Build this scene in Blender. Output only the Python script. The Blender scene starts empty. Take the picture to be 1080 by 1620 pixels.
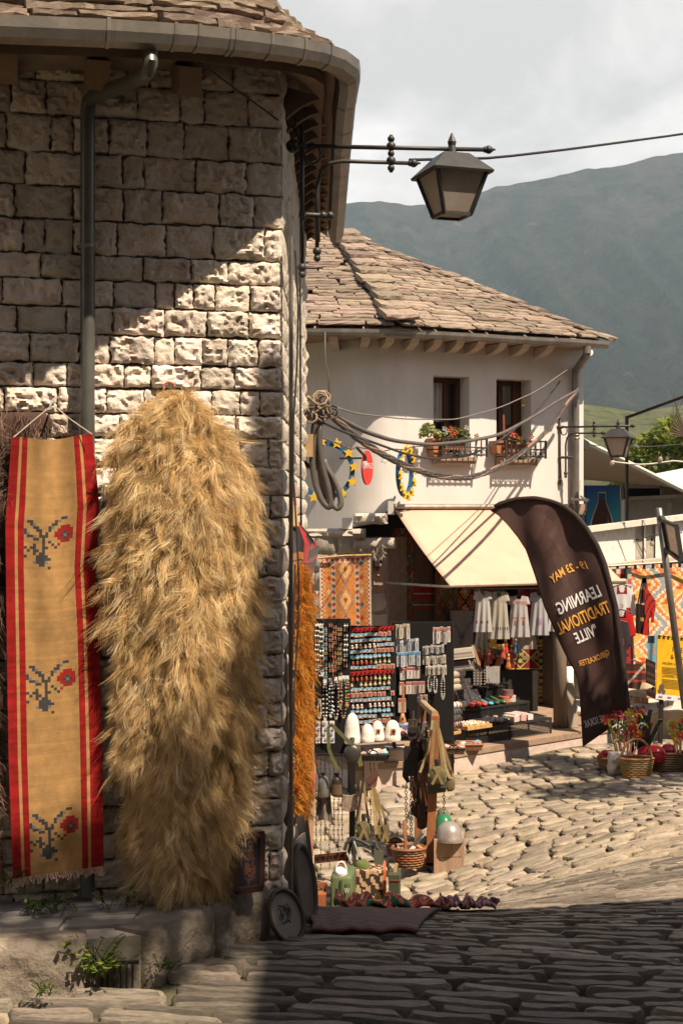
import bpy,math,random
import numpy as np
from mathutils import Vector,Matrix,Euler,noise as mnoise
SC=bpy.context.scene
COL=SC.collection
R=math.radians
F,CX,HZ=2250.0,540.0,800.0
# ---------------------------------------------------------------- camera, sky, sun, exposure
cam=bpy.data.cameras.new('camera')
cam.sensor_fit='VERTICAL'
cam.sensor_height=36.0
cam.lens=50.0
cam.shift_y=-10.0/1620.0
cam.clip_start=0.05
cam.clip_end=20000
camo=bpy.data.objects.new('camera',cam)
COL.objects.link(camo)
camo.rotation_euler=(R(90),0,0)
SC.camera=camo
SUN_EL,SUN_AZ=R(56),R(45)
SUN_DIR=Vector((math.sin(SUN_AZ)*math.cos(SUN_EL),-math.cos(SUN_AZ)*math.cos(SUN_EL),math.sin(SUN_EL)))
world=bpy.data.worlds.new('World')
SC.world=world
world.use_nodes=True
wt=world.node_tree
wt.nodes.clear()
wo=wt.nodes.new('ShaderNodeOutputWorld')
wb=wt.nodes.new('ShaderNodeBackground')
sky=wt.nodes.new('ShaderNodeTexSky')
sky.sky_type='NISHITA'
sky.sun_disc=False
sky.sun_elevation=SUN_EL
sky.sun_rotation=math.pi-SUN_AZ
sky.air_density=1.0
sky.dust_density=2.0
tc=wt.nodes.new('ShaderNodeTexCoord')
mp=wt.nodes.new('ShaderNodeMapping')
mp.inputs['Scale'].default_value=(1.0,1.0,1.8)
mp.inputs['Location'].default_value=(0.48,0.05,0.24)
n1=wt.nodes.new('ShaderNodeTexNoise')
n1.inputs['Scale'].default_value=4.6
n1.inputs['Detail'].default_value=9
n1.inputs['Roughness'].default_value=0.56
n1.inputs['Distortion'].default_value=0.35
r1=wt.nodes.new('ShaderNodeValToRGB')
r1.color_ramp.elements[0].position=0.42
r1.color_ramp.elements[0].color=(8.7,8.4,8.3,1)
r1.color_ramp.elements[1].position=0.66
r1.color_ramp.elements[1].color=(15.2,14.4,13.9,1)
n2=wt.nodes.new('ShaderNodeTexNoise')
n2.inputs['Scale'].default_value=1.3
n2.inputs['Detail'].default_value=7
r2=wt.nodes.new('ShaderNodeValToRGB')
r2.color_ramp.elements[0].position=0.36
r2.color_ramp.elements[0].color=(0.06,0.06,0.06,1)
r2.color_ramp.elements[1].position=0.52
r2.color_ramp.elements[1].color=(1,1,1,1)
mx=wt.nodes.new('ShaderNodeMix')
mx.data_type='RGBA'
L=wt.links.new
L(tc.outputs['Generated'],mp.inputs['Vector'])
L(mp.outputs['Vector'],n1.inputs['Vector'])
L(mp.outputs['Vector'],n2.inputs['Vector'])
L(n1.outputs['Fac'],r1.inputs['Fac'])
sz_=wt.nodes.new('ShaderNodeSeparateXYZ');L(tc.outputs['Generated'],sz_.inputs[0])
mz=wt.nodes.new('ShaderNodeMapRange')
mz.inputs['From Min'].default_value=0.30;mz.inputs['From Max'].default_value=0.75
mz.inputs['To Min'].default_value=0.10;mz.inputs['To Max'].default_value=-0.30
L(sz_.outputs['Z'],mz.inputs['Value'])
az_=wt.nodes.new('ShaderNodeMath');az_.operation='ADD'
L(n2.outputs['Fac'],az_.inputs[0]);L(mz.outputs['Result'],az_.inputs[1])
L(az_.outputs[0],r2.inputs['Fac'])
L(r2.outputs['Color'],mx.inputs['Factor'])
L(sky.outputs['Color'],mx.inputs['A'])
L(r1.outputs['Color'],mx.inputs['B'])
L(mx.outputs['Result'],wb.inputs['Color'])
wb.inputs['Strength'].default_value=0.05
L(wb.outputs['Background'],wo.inputs['Surface'])
sl=bpy.data.lights.new('sun','SUN')
sl.energy=5.0
sl.angle=R(0.53)
sl.color=(1.0,0.84,0.645)
so=bpy.data.objects.new('sun',sl)
COL.objects.link(so)
so.rotation_euler=(-SUN_DIR).to_track_quat('-Z','Y').to_euler()
so.location=(6,-6,20)
SC.view_settings.view_transform='Standard'
SC.view_settings.look='None'
SC.view_settings.gamma=1
SC.view_settings.use_curve_mapping=False
SC.view_settings.exposure=0.80
SC.render.engine='CYCLES'
SC.cycles.max_bounces=6
SC.cycles.diffuse_bounces=2
SC.cycles.glossy_bounces=2
SC.cycles.transmission_bounces=4
SC.cycles.transparent_max_bounces=12
SC.cycles.volume_bounces=0
SC.cycles.caustics_reflective=False
SC.cycles.caustics_refractive=False
SC.cycles.use_denoising=True
# ---------------------------------------------------------------- helpers
rnd=random.Random(11)
WL={}
def P(px,py,d):
 return Vector(((px-CX)*d/F,d,(HZ-py)*d/F))
def lerp(a,b,t):
 return a+(b-a)*t
def interp(x,xs,ys):
 return float(np.interp(x,xs,ys))
def nz(x,y=0.0,z=0.0):
 return mnoise.noise(Vector((x,y,z)))
def tag(o,label=None,cat=None,group=None,kind=None):
 if label:o['label']=label
 if cat:o['category']=cat
 if group:o['group']=group
 if kind:o['kind']=kind
 return o
def thing(name,label,cat,loc,group=None):
 o=bpy.data.objects.new(name,None)
 o.empty_display_size=0.05
 COL.objects.link(o)
 o.location=loc
 WL[o.name]=Vector(loc)
 return tag(o,label,cat,group)
class MB:
 """collects faces, with one dye colour and one material slot per face, and links them as ONE mesh object"""
 def __init__(s):
  s.v,s.f,s.c,s.m=[],[],[],[]
  s.col=(1,1,1)
  s.mi=0
 def add(s,vs,fs,col=None):
  b=len(s.v)
  s.v.extend([tuple(p)for p in vs])
  c=col or s.col
  for f in fs:
   s.f.append([b+i for i in f])
   s.c.append(c)
   s.m.append(s.mi)
  return s
 def box(s,ctr,size,rot=None,col=None,taper=1.0):
  hx,hy,hz=size[0]/2,size[1]/2,size[2]/2
  vs=[Vector((x*hx*(taper if z>0 else 1),y*hy*(taper if z>0 else 1),z*hz))for z in(-1,1)for y in(-1,1)for x in(-1,1)]
  if rot is not None:
   m=rot if isinstance(rot,Matrix)else Euler(rot).to_matrix()
   vs=[m@v for v in vs]
  vs=[v+Vector(ctr)for v in vs]
  return s.add(vs,[(0,2,3,1),(4,5,7,6),(0,1,5,4),(2,6,7,3),(0,4,6,2),(1,3,7,5)],col)
 def bar(s,a,b,w,h=None,col=None,up=Vector((0,0,1))):
  a,b=Vector(a),Vector(b)
  h=h or w
  d=(b-a)
  L_=d.length
  d.normalize()
  if abs(d.dot(up))>0.98:up=Vector((0,1,0))
  sx=d.cross(up).normalized()
  sz=sx.cross(d)
  vs=[p+sx*(i*w/2)+sz*(k*h/2)for p in(a,b)for i,k in((-1,-1),(1,-1),(1,1),(-1,1))]
  return s.add(vs,[(3,2,1,0),(4,5,6,7),(0,1,5,4),(1,2,6,5),(2,3,7,6),(3,0,4,7)],col)
 def tube(s,pts,r,n=6,col=None,r1=None,caps=True):
  pts=[Vector(p)for p in pts]
  m=len(pts)
  rs=r if isinstance(r,(list,tuple))else[lerp(r,r if r1 is None else r1,i/max(1,m-1))for i in range(m)]
  vs,fs=[],[]
  ref=None
  for i,p in enumerate(pts):
   d=(pts[min(i+1,m-1)]-pts[max(i-1,0)])
   if d.length<1e-9:d=Vector((0,0,1))
   d.normalize()
   if ref is None:
    ref=d.cross(Vector((0,0,1))if abs(d.z)<0.9 else Vector((0,1,0))).normalized()
   else:
    ref=(ref-d*ref.dot(d))
    ref=ref.normalized()if ref.length>1e-6 else d.orthogonal().normalized()
   q=d.cross(ref)
   for k in range(n):
    a=2*math.pi*k/n
    vs.append(p+(ref*math.cos(a)+q*math.sin(a))*rs[i])
  for i in range(m-1):
   for k in range(n):
    fs.append((i*n+k,i*n+(k+1)%n,(i+1)*n+(k+1)%n,(i+1)*n+k))
  if caps:
   fs.append(tuple(range(n-1,-1,-1)))
   fs.append(tuple(range((m-1)*n,m*n)))
  return s.add(vs,fs,col)
 def lathe(s,prof,ctr,n=14,col=None,axis='Z',rot=None,sx=1.0,sy=1.0,caps=True):
  """prof: (radius, height) from the bottom up"""
  vs,fs=[],[]
  for r_,h in prof:
   for k in range(n):
    a=2*math.pi*k/n
    v=Vector((math.cos(a)*r_*sx,math.sin(a)*r_*sy,h))
    if axis=='Y':v=Vector((v.x,v.z,v.y))
    if axis=='X':v=Vector((v.z,v.x,v.y))
    vs.append(v)
  m=len(prof)
  for i in range(m-1):
   for k in range(n):
    fs.append((i*n+k,i*n+(k+1)%n,(i+1)*n+(k+1)%n,(i+1)*n+k))
  if caps:
   fs.append(tuple(range(n-1,-1,-1)))
   fs.append(tuple(range((m-1)*n,m*n)))
  if rot is not None:
   mm=rot if isinstance(rot,Matrix)else Euler(rot).to_matrix()
   vs=[mm@v for v in vs]
  vs=[v+Vector(ctr)for v in vs]
  return s.add(vs,fs,col)
 def prism(s,pts,off,col=None):
  """pts: a planar outline in 3-D, swept along off"""
  off=Vector(off)
  a=[Vector(p)for p in pts]
  n=len(a)
  vs=a+[p+off for p in a]
  fs=[tuple(range(n-1,-1,-1)),tuple(range(n,2*n))]
  fs+=[(i,(i+1)%n,n+(i+1)%n,n+i)for i in range(n)]
  return s.add(vs,fs,col)
 def grid(s,fn,nu,nv,cf=None,thick=None):
  """fn(u,v) -> point; cf(u,v) -> dye of a cell"""
  vs=[Vector(fn(i/nu,j/nv))for j in range(nv+1)for i in range(nu+1)]
  b=len(s.v)
  s.v.extend([tuple(p)for p in vs])
  w=nu+1
  for j in range(nv):
   for i in range(nu):
    s.f.append([b+j*w+i,b+j*w+i+1,b+(j+1)*w+i+1,b+(j+1)*w+i])
    s.c.append(cf((i+.5)/nu,(j+.5)/nv)if cf else s.col)
    s.m.append(s.mi)
  if thick is not None:
   t=Vector(thick)
   b2=len(s.v)
   s.v.extend([tuple(p+t)for p in vs])
   for j in range(nv):
    for i in range(nu):
     s.f.append([b2+j*w+i,b2+(j+1)*w+i,b2+(j+1)*w+i+1,b2+j*w+i+1])
     s.c.append(cf((i+.5)/nu,(j+.5)/nv)if cf else s.col)
     s.m.append(s.mi)
   rim=[i for i in range(nu)],
   edge=[(i,i+1)for i in range(nu)]+[(j*w+nu,(j+1)*w+nu)for j in range(nv)]+[(nv*w+i+1,nv*w+i)for i in range(nu)]+[((j+1)*w,j*w)for j in range(nv)]
   for e0,e1 in edge:
    i0,j0=e0%w,e0//w
    s.f.append([b+e1,b+e0,b2+e0,b2+e1])
    s.c.append(cf(min(i0+.5,nu-.5)/nu,min(j0+.5,nv-.5)/nv)if cf else s.col)
    s.m.append(s.mi)
  return s
 def ball(s,ctr,r,nu=10,nv=6,col=None,sx=1,sy=1,sz=1):
  prof=[(max(1e-4,r*math.sin(math.pi*i/nv)),-r*sz*math.cos(math.pi*i/nv))for i in range(nv+1)]
  return s.lathe(prof,ctr,nu,col,sx=sx,sy=sy,caps=False)
 def build(s,name,mats,parent=None,origin=None,smooth=False,auto=None):
  if not isinstance(mats,(list,tuple)):mats=[mats]
  me=bpy.data.meshes.new(name)
  va=np.array(s.v,dtype=np.float64).reshape(-1,3)
  pw=WL[parent.name]if parent is not None else Vector((0,0,0))
  if origin is None:
   if len(va)and parent is None:
    lo,hi=va.min(0),va.max(0)
    origin=Vector(((lo[0]+hi[0])/2,(lo[1]+hi[1])/2,lo[2]))
   else:
    origin=pw
  origin=Vector(origin)
  if len(va):va=va-np.array(origin)
  me.from_pydata(va.tolist(),[],s.f)
  for m_ in mats:me.materials.append(m_)
  if len(s.f):
   me.polygons.foreach_set('material_index',s.m)
   at=me.color_attributes.new('dye','FLOAT_COLOR','CORNER')
   tot=np.array([len(f)for f in s.f])
   ca=np.ones((len(s.f),4),dtype=np.float32)
   ca[:,:3]=np.array(s.c,dtype=np.float32)[:,:3]
   at.data.foreach_set('color',np.repeat(ca,tot,axis=0).ravel())
   if smooth:
    me.polygons.foreach_set('use_smooth',[True]*len(s.f))
  me.update()
  if auto is not None:
   me.set_sharp_from_angle(angle=R(auto))
  o=bpy.data.objects.new(name,me)
  COL.objects.link(o)
  if parent is not None:o.parent=parent
  o.location=origin-pw
  WL[o.name]=origin.copy()
  return o
def copy_tree(o,parent=None):
 c=o.copy()
 COL.objects.link(c)
 if parent is not None:c.parent=parent
 for ch in list(o.children):copy_tree(ch,c)
 return c
def place(o,loc,rot=None,scale=None):
 o.location=loc
 WL[o.name]=Vector(loc)
 if rot is not None:o.rotation_euler=rot
 if scale is not None:o.scale=scale if hasattr(scale,'__len__')else(scale,)*3
 return o
def text_faces(body,font_bold=False):
 """flat outline of a word as triangles, height of capitals about 1, starting at x = 0"""
 cu=bpy.data.curves.new('lettering','FONT')
 cu.body=body
 cu.size=1.0
 cu.resolution_u=3
 if font_bold:cu.offset=0.018
 o=bpy.data.objects.new('lettering',cu)
 COL.objects.link(o)
 dg=bpy.context.evaluated_depsgraph_get()
 dg.update()
 me=o.evaluated_get(dg).to_mesh()
 vs=[v.co.copy()for v in me.vertices]
 fs=[tuple(p.vertices)for p in me.polygons]
 o.evaluated_get(dg).to_mesh_clear()
 bpy.data.objects.remove(o)
 bpy.data.curves.remove(cu)
 if vs:
  x0=min(v.x for v in vs);x1=max(v.x for v in vs)
  y0=min(v.y for v in vs);y1=max(v.y for v in vs)
  vs=[((v.x-x0)/(x1-x0),(v.y-y0)/(y1-y0))for v in vs]
 return vs,fs
# ---------------------------------------------------------------- materials
def mk(name,col=(0.5,0.5,0.5),col2=None,scale=6.0,rough=0.8,bump=0.0,bscale=40.0,rand=0.0,dye=False,metal=0.0,spec=0.35,stain=None,stain_scale=2.0,stain_amt=0.5,bdist=0.01,stretch=(1,1,1),trans=0.0,sheen=0.0,hue=0.0,musgrave=0.0):
 m=bpy.data.materials.new(name)
 m.use_nodes=True
 t=m.node_tree
 N,K=t.nodes.new,t.links.new
 b=t.nodes['Principled BSDF']
 b.inputs['Roughness'].default_value=rough
 b.inputs['Metallic'].default_value=metal
 b.inputs['Specular IOR Level'].default_value=spec
 tcn=N('ShaderNodeTexCoord')
 oi=N('ShaderNodeObjectInfo')
 ad=N('ShaderNodeVectorMath');ad.operation='MULTIPLY_ADD'
 K(oi.outputs['Random'],ad.inputs[0])
 ad.inputs[1].default_value=(37.0,51.0,29.0)
 K(tcn.outputs['Object'],ad.inputs[2])
 sc=N('ShaderNodeMapping');sc.inputs['Scale'].default_value=stretch
 K(ad.outputs[0],sc.inputs['Vector'])
 vec=sc.outputs['Vector']
 if dye:
  a=N('ShaderNodeAttribute');a.attribute_name='dye'
  cur=a.outputs['Color']
  if col2 is not None:
   pass
 else:
  rg=N('ShaderNodeRGB');rg.outputs[0].default_value=(*col,1)
  cur=rg.outputs[0]
 if col2 is not None and not dye:
  n=N('ShaderNodeTexNoise');n.inputs['Scale'].default_value=scale;n.inputs['Detail'].default_value=6;n.inputs['Roughness'].default_value=0.62
  K(vec,n.inputs['Vector'])
  rp=N('ShaderNodeValToRGB');rp.color_ramp.elements[0].position=0.36;rp.color_ramp.elements[1].position=0.64
  K(n.outputs['Fac'],rp.inputs['Fac'])
  x=N('ShaderNodeMix');x.data_type='RGBA'
  K(rp.outputs['Color'],x.inputs['Factor']);K(cur,x.inputs['A']);x.inputs['B'].default_value=(*col2,1)
  cur=x.outputs['Result']
 if dye and col2 is not None:
  n=N('ShaderNodeTexNoise');n.inputs['Scale'].default_value=scale;n.inputs['Detail'].default_value=5
  K(vec,n.inputs['Vector'])
  x=N('ShaderNodeMix');x.data_type='RGBA';x.blend_type='MULTIPLY'
  rp=N('ShaderNodeValToRGB');rp.color_ramp.elements[0].position=0.3;rp.color_ramp.elements[1].position=0.7
  rp.color_ramp.elements[0].color=(*col,1);rp.color_ramp.elements[1].color=(*col2,1)
  K(n.outputs['Fac'],rp.inputs['Fac'])
  x.inputs['Factor'].default_value=1.0
  K(cur,x.inputs['A']);K(rp.outputs['Color'],x.inputs['B'])
  cur=x.outputs['Result']
 if stain is not None:
  n=N('ShaderNodeTexNoise');n.inputs['Scale'].default_value=stain_scale;n.inputs['Detail'].default_value=8;n.inputs['Roughness'].default_value=0.7
  K(vec,n.inputs['Vector'])
  rp=N('ShaderNodeValToRGB');rp.color_ramp.elements[0].position=0.47;rp.color_ramp.elements[1].position=0.72
  rp.color_ramp.elements[1].color=(stain_amt,stain_amt,stain_amt,1)
  K(n.outputs['Fac'],rp.inputs['Fac'])
  x=N('ShaderNodeMix');x.data_type='RGBA'
  K(rp.outputs['Color'],x.inputs['Factor']);K(cur,x.inputs['A']);x.inputs['B'].default_value=(*stain,1)
  cur=x.outputs['Result']
 if rand>0 or hue>0:
  h=N('ShaderNodeHueSaturation')
  mr=N('ShaderNodeMapRange');mr.inputs['To Min'].default_value=1-rand;mr.inputs['To Max'].default_value=1+rand
  K(oi.outputs['Random'],mr.inputs['Value']);K(mr.outputs['Result'],h.inputs['Value'])
  if hue>0:
   ml=N('ShaderNodeMath');ml.operation='MULTIPLY';ml.inputs[1].default_value=7.31
   fr=N('ShaderNodeMath');fr.operation='FRACT'
   K(oi.outputs['Random'],ml.inputs[0]);K(ml.outputs[0],fr.inputs[0])
   m2=N('ShaderNodeMapRange');m2.inputs['To Min'].default_value=0.5-hue;m2.inputs['To Max'].default_value=0.5+hue
   K(fr.outputs[0],m2.inputs['Value']);K(m2.outputs['Result'],h.inputs['Hue'])
  K(cur,h.inputs['Color'])
  cur=h.outputs['Color']
 K(cur,b.inputs['Base Color'])
 if bump>0:
  n=N('ShaderNodeTexNoise');n.inputs['Scale'].default_value=bscale;n.inputs['Detail'].default_value=8;n.inputs['Roughness'].default_value=0.65
  K(vec,n.inputs['Vector'])
  bp=N('ShaderNodeBump');bp.inputs['Strength'].default_value=bump;bp.inputs['Distance'].default_value=bdist
  K(n.outputs['Fac'],bp.inputs['Height']);K(bp.outputs['Normal'],b.inputs['Normal'])
 if sheen>0:b.inputs['Sheen Weight'].default_value=sheen
 if trans>0:
  tr=N('ShaderNodeBsdfTranslucent');K(cur,tr.inputs['Color'])
  ms=N('ShaderNodeMixShader');ms.inputs[0].default_value=trans
  out=t.nodes['Material Output']
  K(b.outputs[0],ms.inputs[1]);K(tr.outputs[0],ms.inputs[2]);K(ms.outputs[0],out.inputs['Surface'])
 return m
M={}
M['limestone']=mk('rough_limestone',(0.80,0.715,0.63),(0.66,0.55,0.455),9,0.9,0.9,42,rand=0.20,hue=0.014,stain=(0.42,0.30,0.215),stain_scale=5,stain_amt=0.4,bdist=0.014,spec=0.15)
M['mortar']=mk('old_mortar',(0.26,0.195,0.145),(0.36,0.28,0.215),12,0.95,0.6,60,spec=0.1)
M['slate']=mk('roof_stone',(0.35,0.27,0.205),(0.22,0.172,0.135),9,0.9,0.8,30,rand=0.36,hue=0.02,stain=(0.10,0.085,0.065),stain_scale=6,stain_amt=0.6,bdist=0.012,spec=0.2)
M['cobble']=mk('worn_cobble',(0.20,0.17,0.135),(0.39,0.32,0.245),7,0.5,0.9,40,rand=0.48,hue=0.016,stain=(0.11,0.092,0.073),stain_scale=9,stain_amt=0.6,bdist=0.01,spec=0.5)
M['earth']=mk('joint_earth',(0.07,0.056,0.042),(0.13,0.105,0.075),20,0.95,0.6,60,spec=0.1,stain=(0.12,0.14,0.05),stain_scale=3,stain_amt=0.6)
M['plaster']=mk('white_plaster',(0.66,0.63,0.60),(0.61,0.575,0.54),1.6,0.92,0.12,50,spec=0.15,stain=(0.46,0.39,0.32),stain_scale=1.5,stain_amt=0.5,stretch=(1,1,.4))
M['zinc']=mk('zinc_gutter',(0.17,0.155,0.135),(0.24,0.215,0.185),9,0.42,0.08,70,metal=0.55,rand=0.10,stain=(0.15,0.12,0.09),stain_scale=8,stain_amt=0.5)
M['pipe']=mk('green_grey_pipe',(0.10,0.105,0.095),(0.15,0.15,0.13),5,0.38,0.05,60,metal=0.4,stain=(0.22,0.2,0.17),stain_scale=9,stain_amt=0.4)
M['iron']=mk('black_iron',(0.022,0.021,0.021),(0.04,0.036,0.032),14,0.48,0.1,90,spec=0.5)
M['iron_worn']=mk('worn_bronze_iron',(0.12,0.10,0.08),(0.05,0.045,0.04),14,0.5,0.1,90,spec=0.5,metal=0.3)
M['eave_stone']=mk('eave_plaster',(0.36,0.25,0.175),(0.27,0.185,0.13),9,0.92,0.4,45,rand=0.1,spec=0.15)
M['cloth']=mk('dyed_wool',(0.78,0.78,0.78),(1.08,1.05,1.0),30,0.95,0.5,260,dye=True,spec=0.1,bdist=0.004,sheen=0.1)
M['cotton']=mk('thin_cotton',(0.9,0.9,0.9),(1.0,1.0,1.0),12,0.9,0.12,40,dye=True,spec=0.1,trans=0.25)
M['canvas']=mk('awning_canvas',(0.86,0.86,0.86),(1.0,1.0,1.0),3,0.9,0.15,120,dye=True,spec=0.1,trans=0.06,stain=(.45,.36,.27),stain_scale=2,stain_amt=.25)
M['paint']=mk('dull_paint',(0.8,0.8,0.8),(1.06,1.04,1.02),14,0.62,0.06,60,dye=True,spec=0.35)
M['gloss']=mk('glossy_plastic',(0.9,0.9,0.9),(1.0,1.0,1.0),9,0.22,0.0,dye=True,spec=0.5)
M['wood']=mk('weathered_wood',(0.75,0.75,0.75),(1.12,1.08,1.04),9,0.75,0.3,30,dye=True,spec=0.25,stretch=(3,3,0.6))
M['metal']=mk('dull_metal',(0.75,0.75,0.75),(1.1,1.08,1.04),12,0.42,0.08,60,dye=True,spec=0.5,metal=0.6)
M['leaf']=mk('leaf',(0.72,0.75,0.7),(1.15,1.1,1.0),8,0.55,0,dye=True,spec=0.3,trans=0.3)
M['fur']=mk('long_wool',(0.84,0.82,0.78),(1.10,1.08,1.04),18,0.75,0,dye=True,spec=0.2,trans=0.42)
M['wicker']=mk('wicker',(0.70,0.68,0.64),(1.12,1.08,1.0),60,0.7,0.4,160,dye=True,spec=0.3,bdist=0.004)
M['rubber']=mk('cable_sheath',(0.8,0.8,0.8),(1.1,1.1,1.1),10,0.55,0.1,50,dye=True,spec=0.35)
def glassy(name,tint,rough=0.08,alpha=0.25):
 m=bpy.data.materials.new(name);m.use_nodes=True
 b=m.node_tree.nodes['Principled BSDF']
 b.inputs['Base Color'].default_value=(*tint,1)
 b.inputs['Roughness'].default_value=rough
 b.inputs['Alpha'].default_value=alpha
 b.inputs['Specular IOR Level'].default_value=0.6
 return m
M['pane']=glassy('window_glass',(0.02,0.022,0.025),0.05,0.55)
M['bulb']=glassy('clear_bulb',(0.8,0.78,0.72),0.05,0.35)
M['frost']=mk('frosted_lamp_glass',(0.62,0.55,0.47),(0.52,0.45,0.38),9,0.5,0,trans=0.55,spec=0.5)
# ---------------------------------------------------------------- lie of the land
_cp=[(-200,1640,4.2),(300,1640,4.25),(900,1640,4.3),(0,1575,4.6),(240,1550,4.72),(415,1482,5.25),(600,1476,5.3),(1000,1500,5.2),(600,1446,6.0),(560,1441,6.35),(700,1441,6.35),(850,1438,6.4),(1000,1438,6.0),(1000,1382,7.5),(1065,1316,9.2),(1000,1300,10),(1000,1232,12.6),(1070,1180,14.5),(800,1402,8.7),(850,1362,9.6),(800,1302,11),(900,1250,12.3),(580,1462,7.8),(600,1444,9.3),(690,1366,10.5),(560,1330,11),(620,1262,12.3),(480,1452,9.3),(480,1470,7.8),(470,1330,11),(760,1215,13.4),(900,1180,14.2),(1060,1160,15.5)]
_pts=[P(*c)for c in _cp]
_pts+=[Vector(c)for c in[(-1.2,6.35,-1.75),(-1.2,8,-2.2),(-1.5,11,-2.6),(-3,14,-2.5),(0,18,-2.4),(3,18,-2.4),(4.5,12,-2.3),(4,8,-1.95),(3.5,5,-1.6),(0,2,-1.5),(2.5,2,-1.5),(-2.5,2,-1.5),(0,-3,-1.3),(3,-3,-1.3),(-3,-3,-1.3),(-3,5,-1.6),(0,24,-2.5),(4,24,-2.5)]]
_X=np.array([(p.x,p.y)for p in _pts]);_Z=np.array([p.z for p in _pts])
def _phi(r):return r
def _fit():
 n=len(_X)
 d=np.linalg.norm(_X[:,None]-_X[None],axis=2)
 A=np.zeros((n+3,n+3))
 A[:n,:n]=_phi(np.sqrt(d*d+0.25))-np.eye(n)*0.05
 A[:n,n]=1;A[:n,n+1:n+3]=_X
 A[n:,:n]=A[:n,n:].T
 b=np.zeros(n+3);b[:n]=_Z
 return np.linalg.solve(A,b)
_W=_fit()
def gz(x,y):
 d=np.sqrt((_X[:,0]-x)**2+(_X[:,1]-y)**2+0.25)
 return float(d@_W[:len(_X)]+_W[-3]+_W[-2]*x+_W[-1]*y)
def G(px,d,dz=0.0):
 """a point on the ground at picture column px and distance d"""
 x=(px-CX)*d/F
 return Vector((x,d,gz(x,d)+dz))
m=MB()
xs=[-8,-5,-3.5]+[-2.5+.15*i for i in range(50)]+[6,8]
ys=[-6,-3,0,2,3]+[3.6+.15*i for i in range(95)]+[18.5,20,23]
m.grid(lambda u,v:(lambda x,y:(x,y,gz(min(max(x,-3.5),5),min(y,24))-0.034))(xs[round(u*(len(xs)-1))],ys[round(v*(len(ys)-1))]),len(xs)-1,len(ys)-1)
street=m.build('street',M['earth'],origin=(0,0,0),smooth=True)
tag(street,kind='structure')
m=MB()
m.grid(lambda u,v:(lambda x,y:(x,y,-3.4-0.10*max(0,y-24)*min(1,(y+8)/300)*(1 if y<260 else 260/y)-(1.5 if y>30 else 0)))(lerp(-900,900,u),lerp(-40,1900,v**1.6)),40,60)
valley=m.build('ground',mk('valley_ground',(0.10,0.12,0.05),(0.16,0.14,0.08),0.02,0.95,spec=0.1),origin=(0,0,0),smooth=True)
tag(valley,kind='structure')
# ---------------------------------------------------------------- stones
def rough_block(w,h,d,seed,nu=7,nv=5,rough=0.3,pillow=0.5,mb=None,frame=None,col=None):
 """a rock-faced block: front face at +n broken up, edges chipped. frame = (origin, right, up, out)"""
 o,rx,up,out=frame
 vs,fs=[],[]
 for j in range(nv+1):
  for i in range(nu+1):
   a,b=i/nu,j/nv
   ex=min(a,1-a)*w
   ey=min(b,1-b)*h
   e=min(1.0,min(ex,ey)/(0.14*h))
   x,y=a*w,b*h
   x+=(0.09*h*nz(seed*3.1+b*3,1.0)+.07*h*nz(seed+b*9,5.0))*(1 if i==0 else .6 if i==1 else .0)-(0.09*h*nz(seed*4.3+b*3,9.0)+.07*h*nz(seed+b*9,7.0))*(1 if i==nu else .6 if i==nu-1 else 0)
   y+=.09*h*(nz(seed*5.7+a*5*w/h*.4,1.0 if j<nv/2 else 7.0)+.5*nz(seed*5.7+a*14,1.0 if j<nv/2 else 7.0))*(1 if j in(0,nv)else .5 if j in(1,nv-1)else 0)
   dp=d*(1-pillow)+d*pillow*math.sqrt(max(0,e))+rough*d*(1.0*nz(seed+x*15,y*15,3.0)+0.9*(.45-abs(nz(seed+x*30+y*9,y*34,8.0))*2)+.45*nz(seed+x*75,y*75,2.0))*(0.35+0.65*e)
   vs.append(o+rx*(x-w/2)+up*(y-h/2)+out*max(0.004,dp))
 n=len(vs)
 for j in range(nv):
  for i in range(nu):
   k=j*(nu+1)+i
   fs.append((k,k+1,k+nu+2,k+nu+1))
 rim=[i for i in range(nu)]+[j*(nu+1)+nu for j in range(nv)]+[nv*(nu+1)+nu-i for i in range(nu)]+[(nv-j)*(nu+1)for j in range(nv)]
 for k in rim:
  p=vs[k]
  vs.append(p-out*((p-o).dot(out)+0.02))
 q=len(rim)
 for k in range(q):
  a,b=rim[k],rim[(k+1)%q]
  fs.append((b,a,n+k,n+(k+1)%q))
 mb.add(vs,fs,col)
 return mb
# ---------------------------------------------------------------- the stone corner house on the left
NC=Vector((-0.212,5.33,0))
NDIR=Vector((-0.975,-0.222,0))
NOUT=Vector((0.222,-0.975,0))
SDIR=Vector((0.004,1.0,0)).normalized()
SOUT=Vector((1.0,-0.004,0)).normalized()
UP=Vector((0,0,1))
def wallD(px):
 k=(px-CX)/F
 u=(-0.212-5.33*k)/(0.975-0.222*k)
 return 5.33-0.222*u
house=thing('stone_house','near stone house with rock-faced blocks, zinc gutter and green downpipe behind the hanging rugs','house',(-1.4,6.4,-1.6))
m=MB()
bA=NC+NDIR*3.0-NOUT*0.03
bC=NC-NOUT*0.03-SOUT*0.03
bE=NC+SDIR*2.95-SOUT*0.03
bB=bE+Vector((-3.2,0,0))
m.prism([Vector((p.x,p.y,-2.6))for p in(bA,bC,bE,bB)],(0,0,4.3))
m.build('wall_core',M['mortar'],house)
ZT,ZB=1.66,-1.44
rows=[]
z=ZT
k=0
while z>ZB:
 h=0.098 if k>5 else 0.122
 h*=rnd.uniform(0.88,1.12)
 rows.append((z-h,h));z-=h;k+=1
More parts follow.
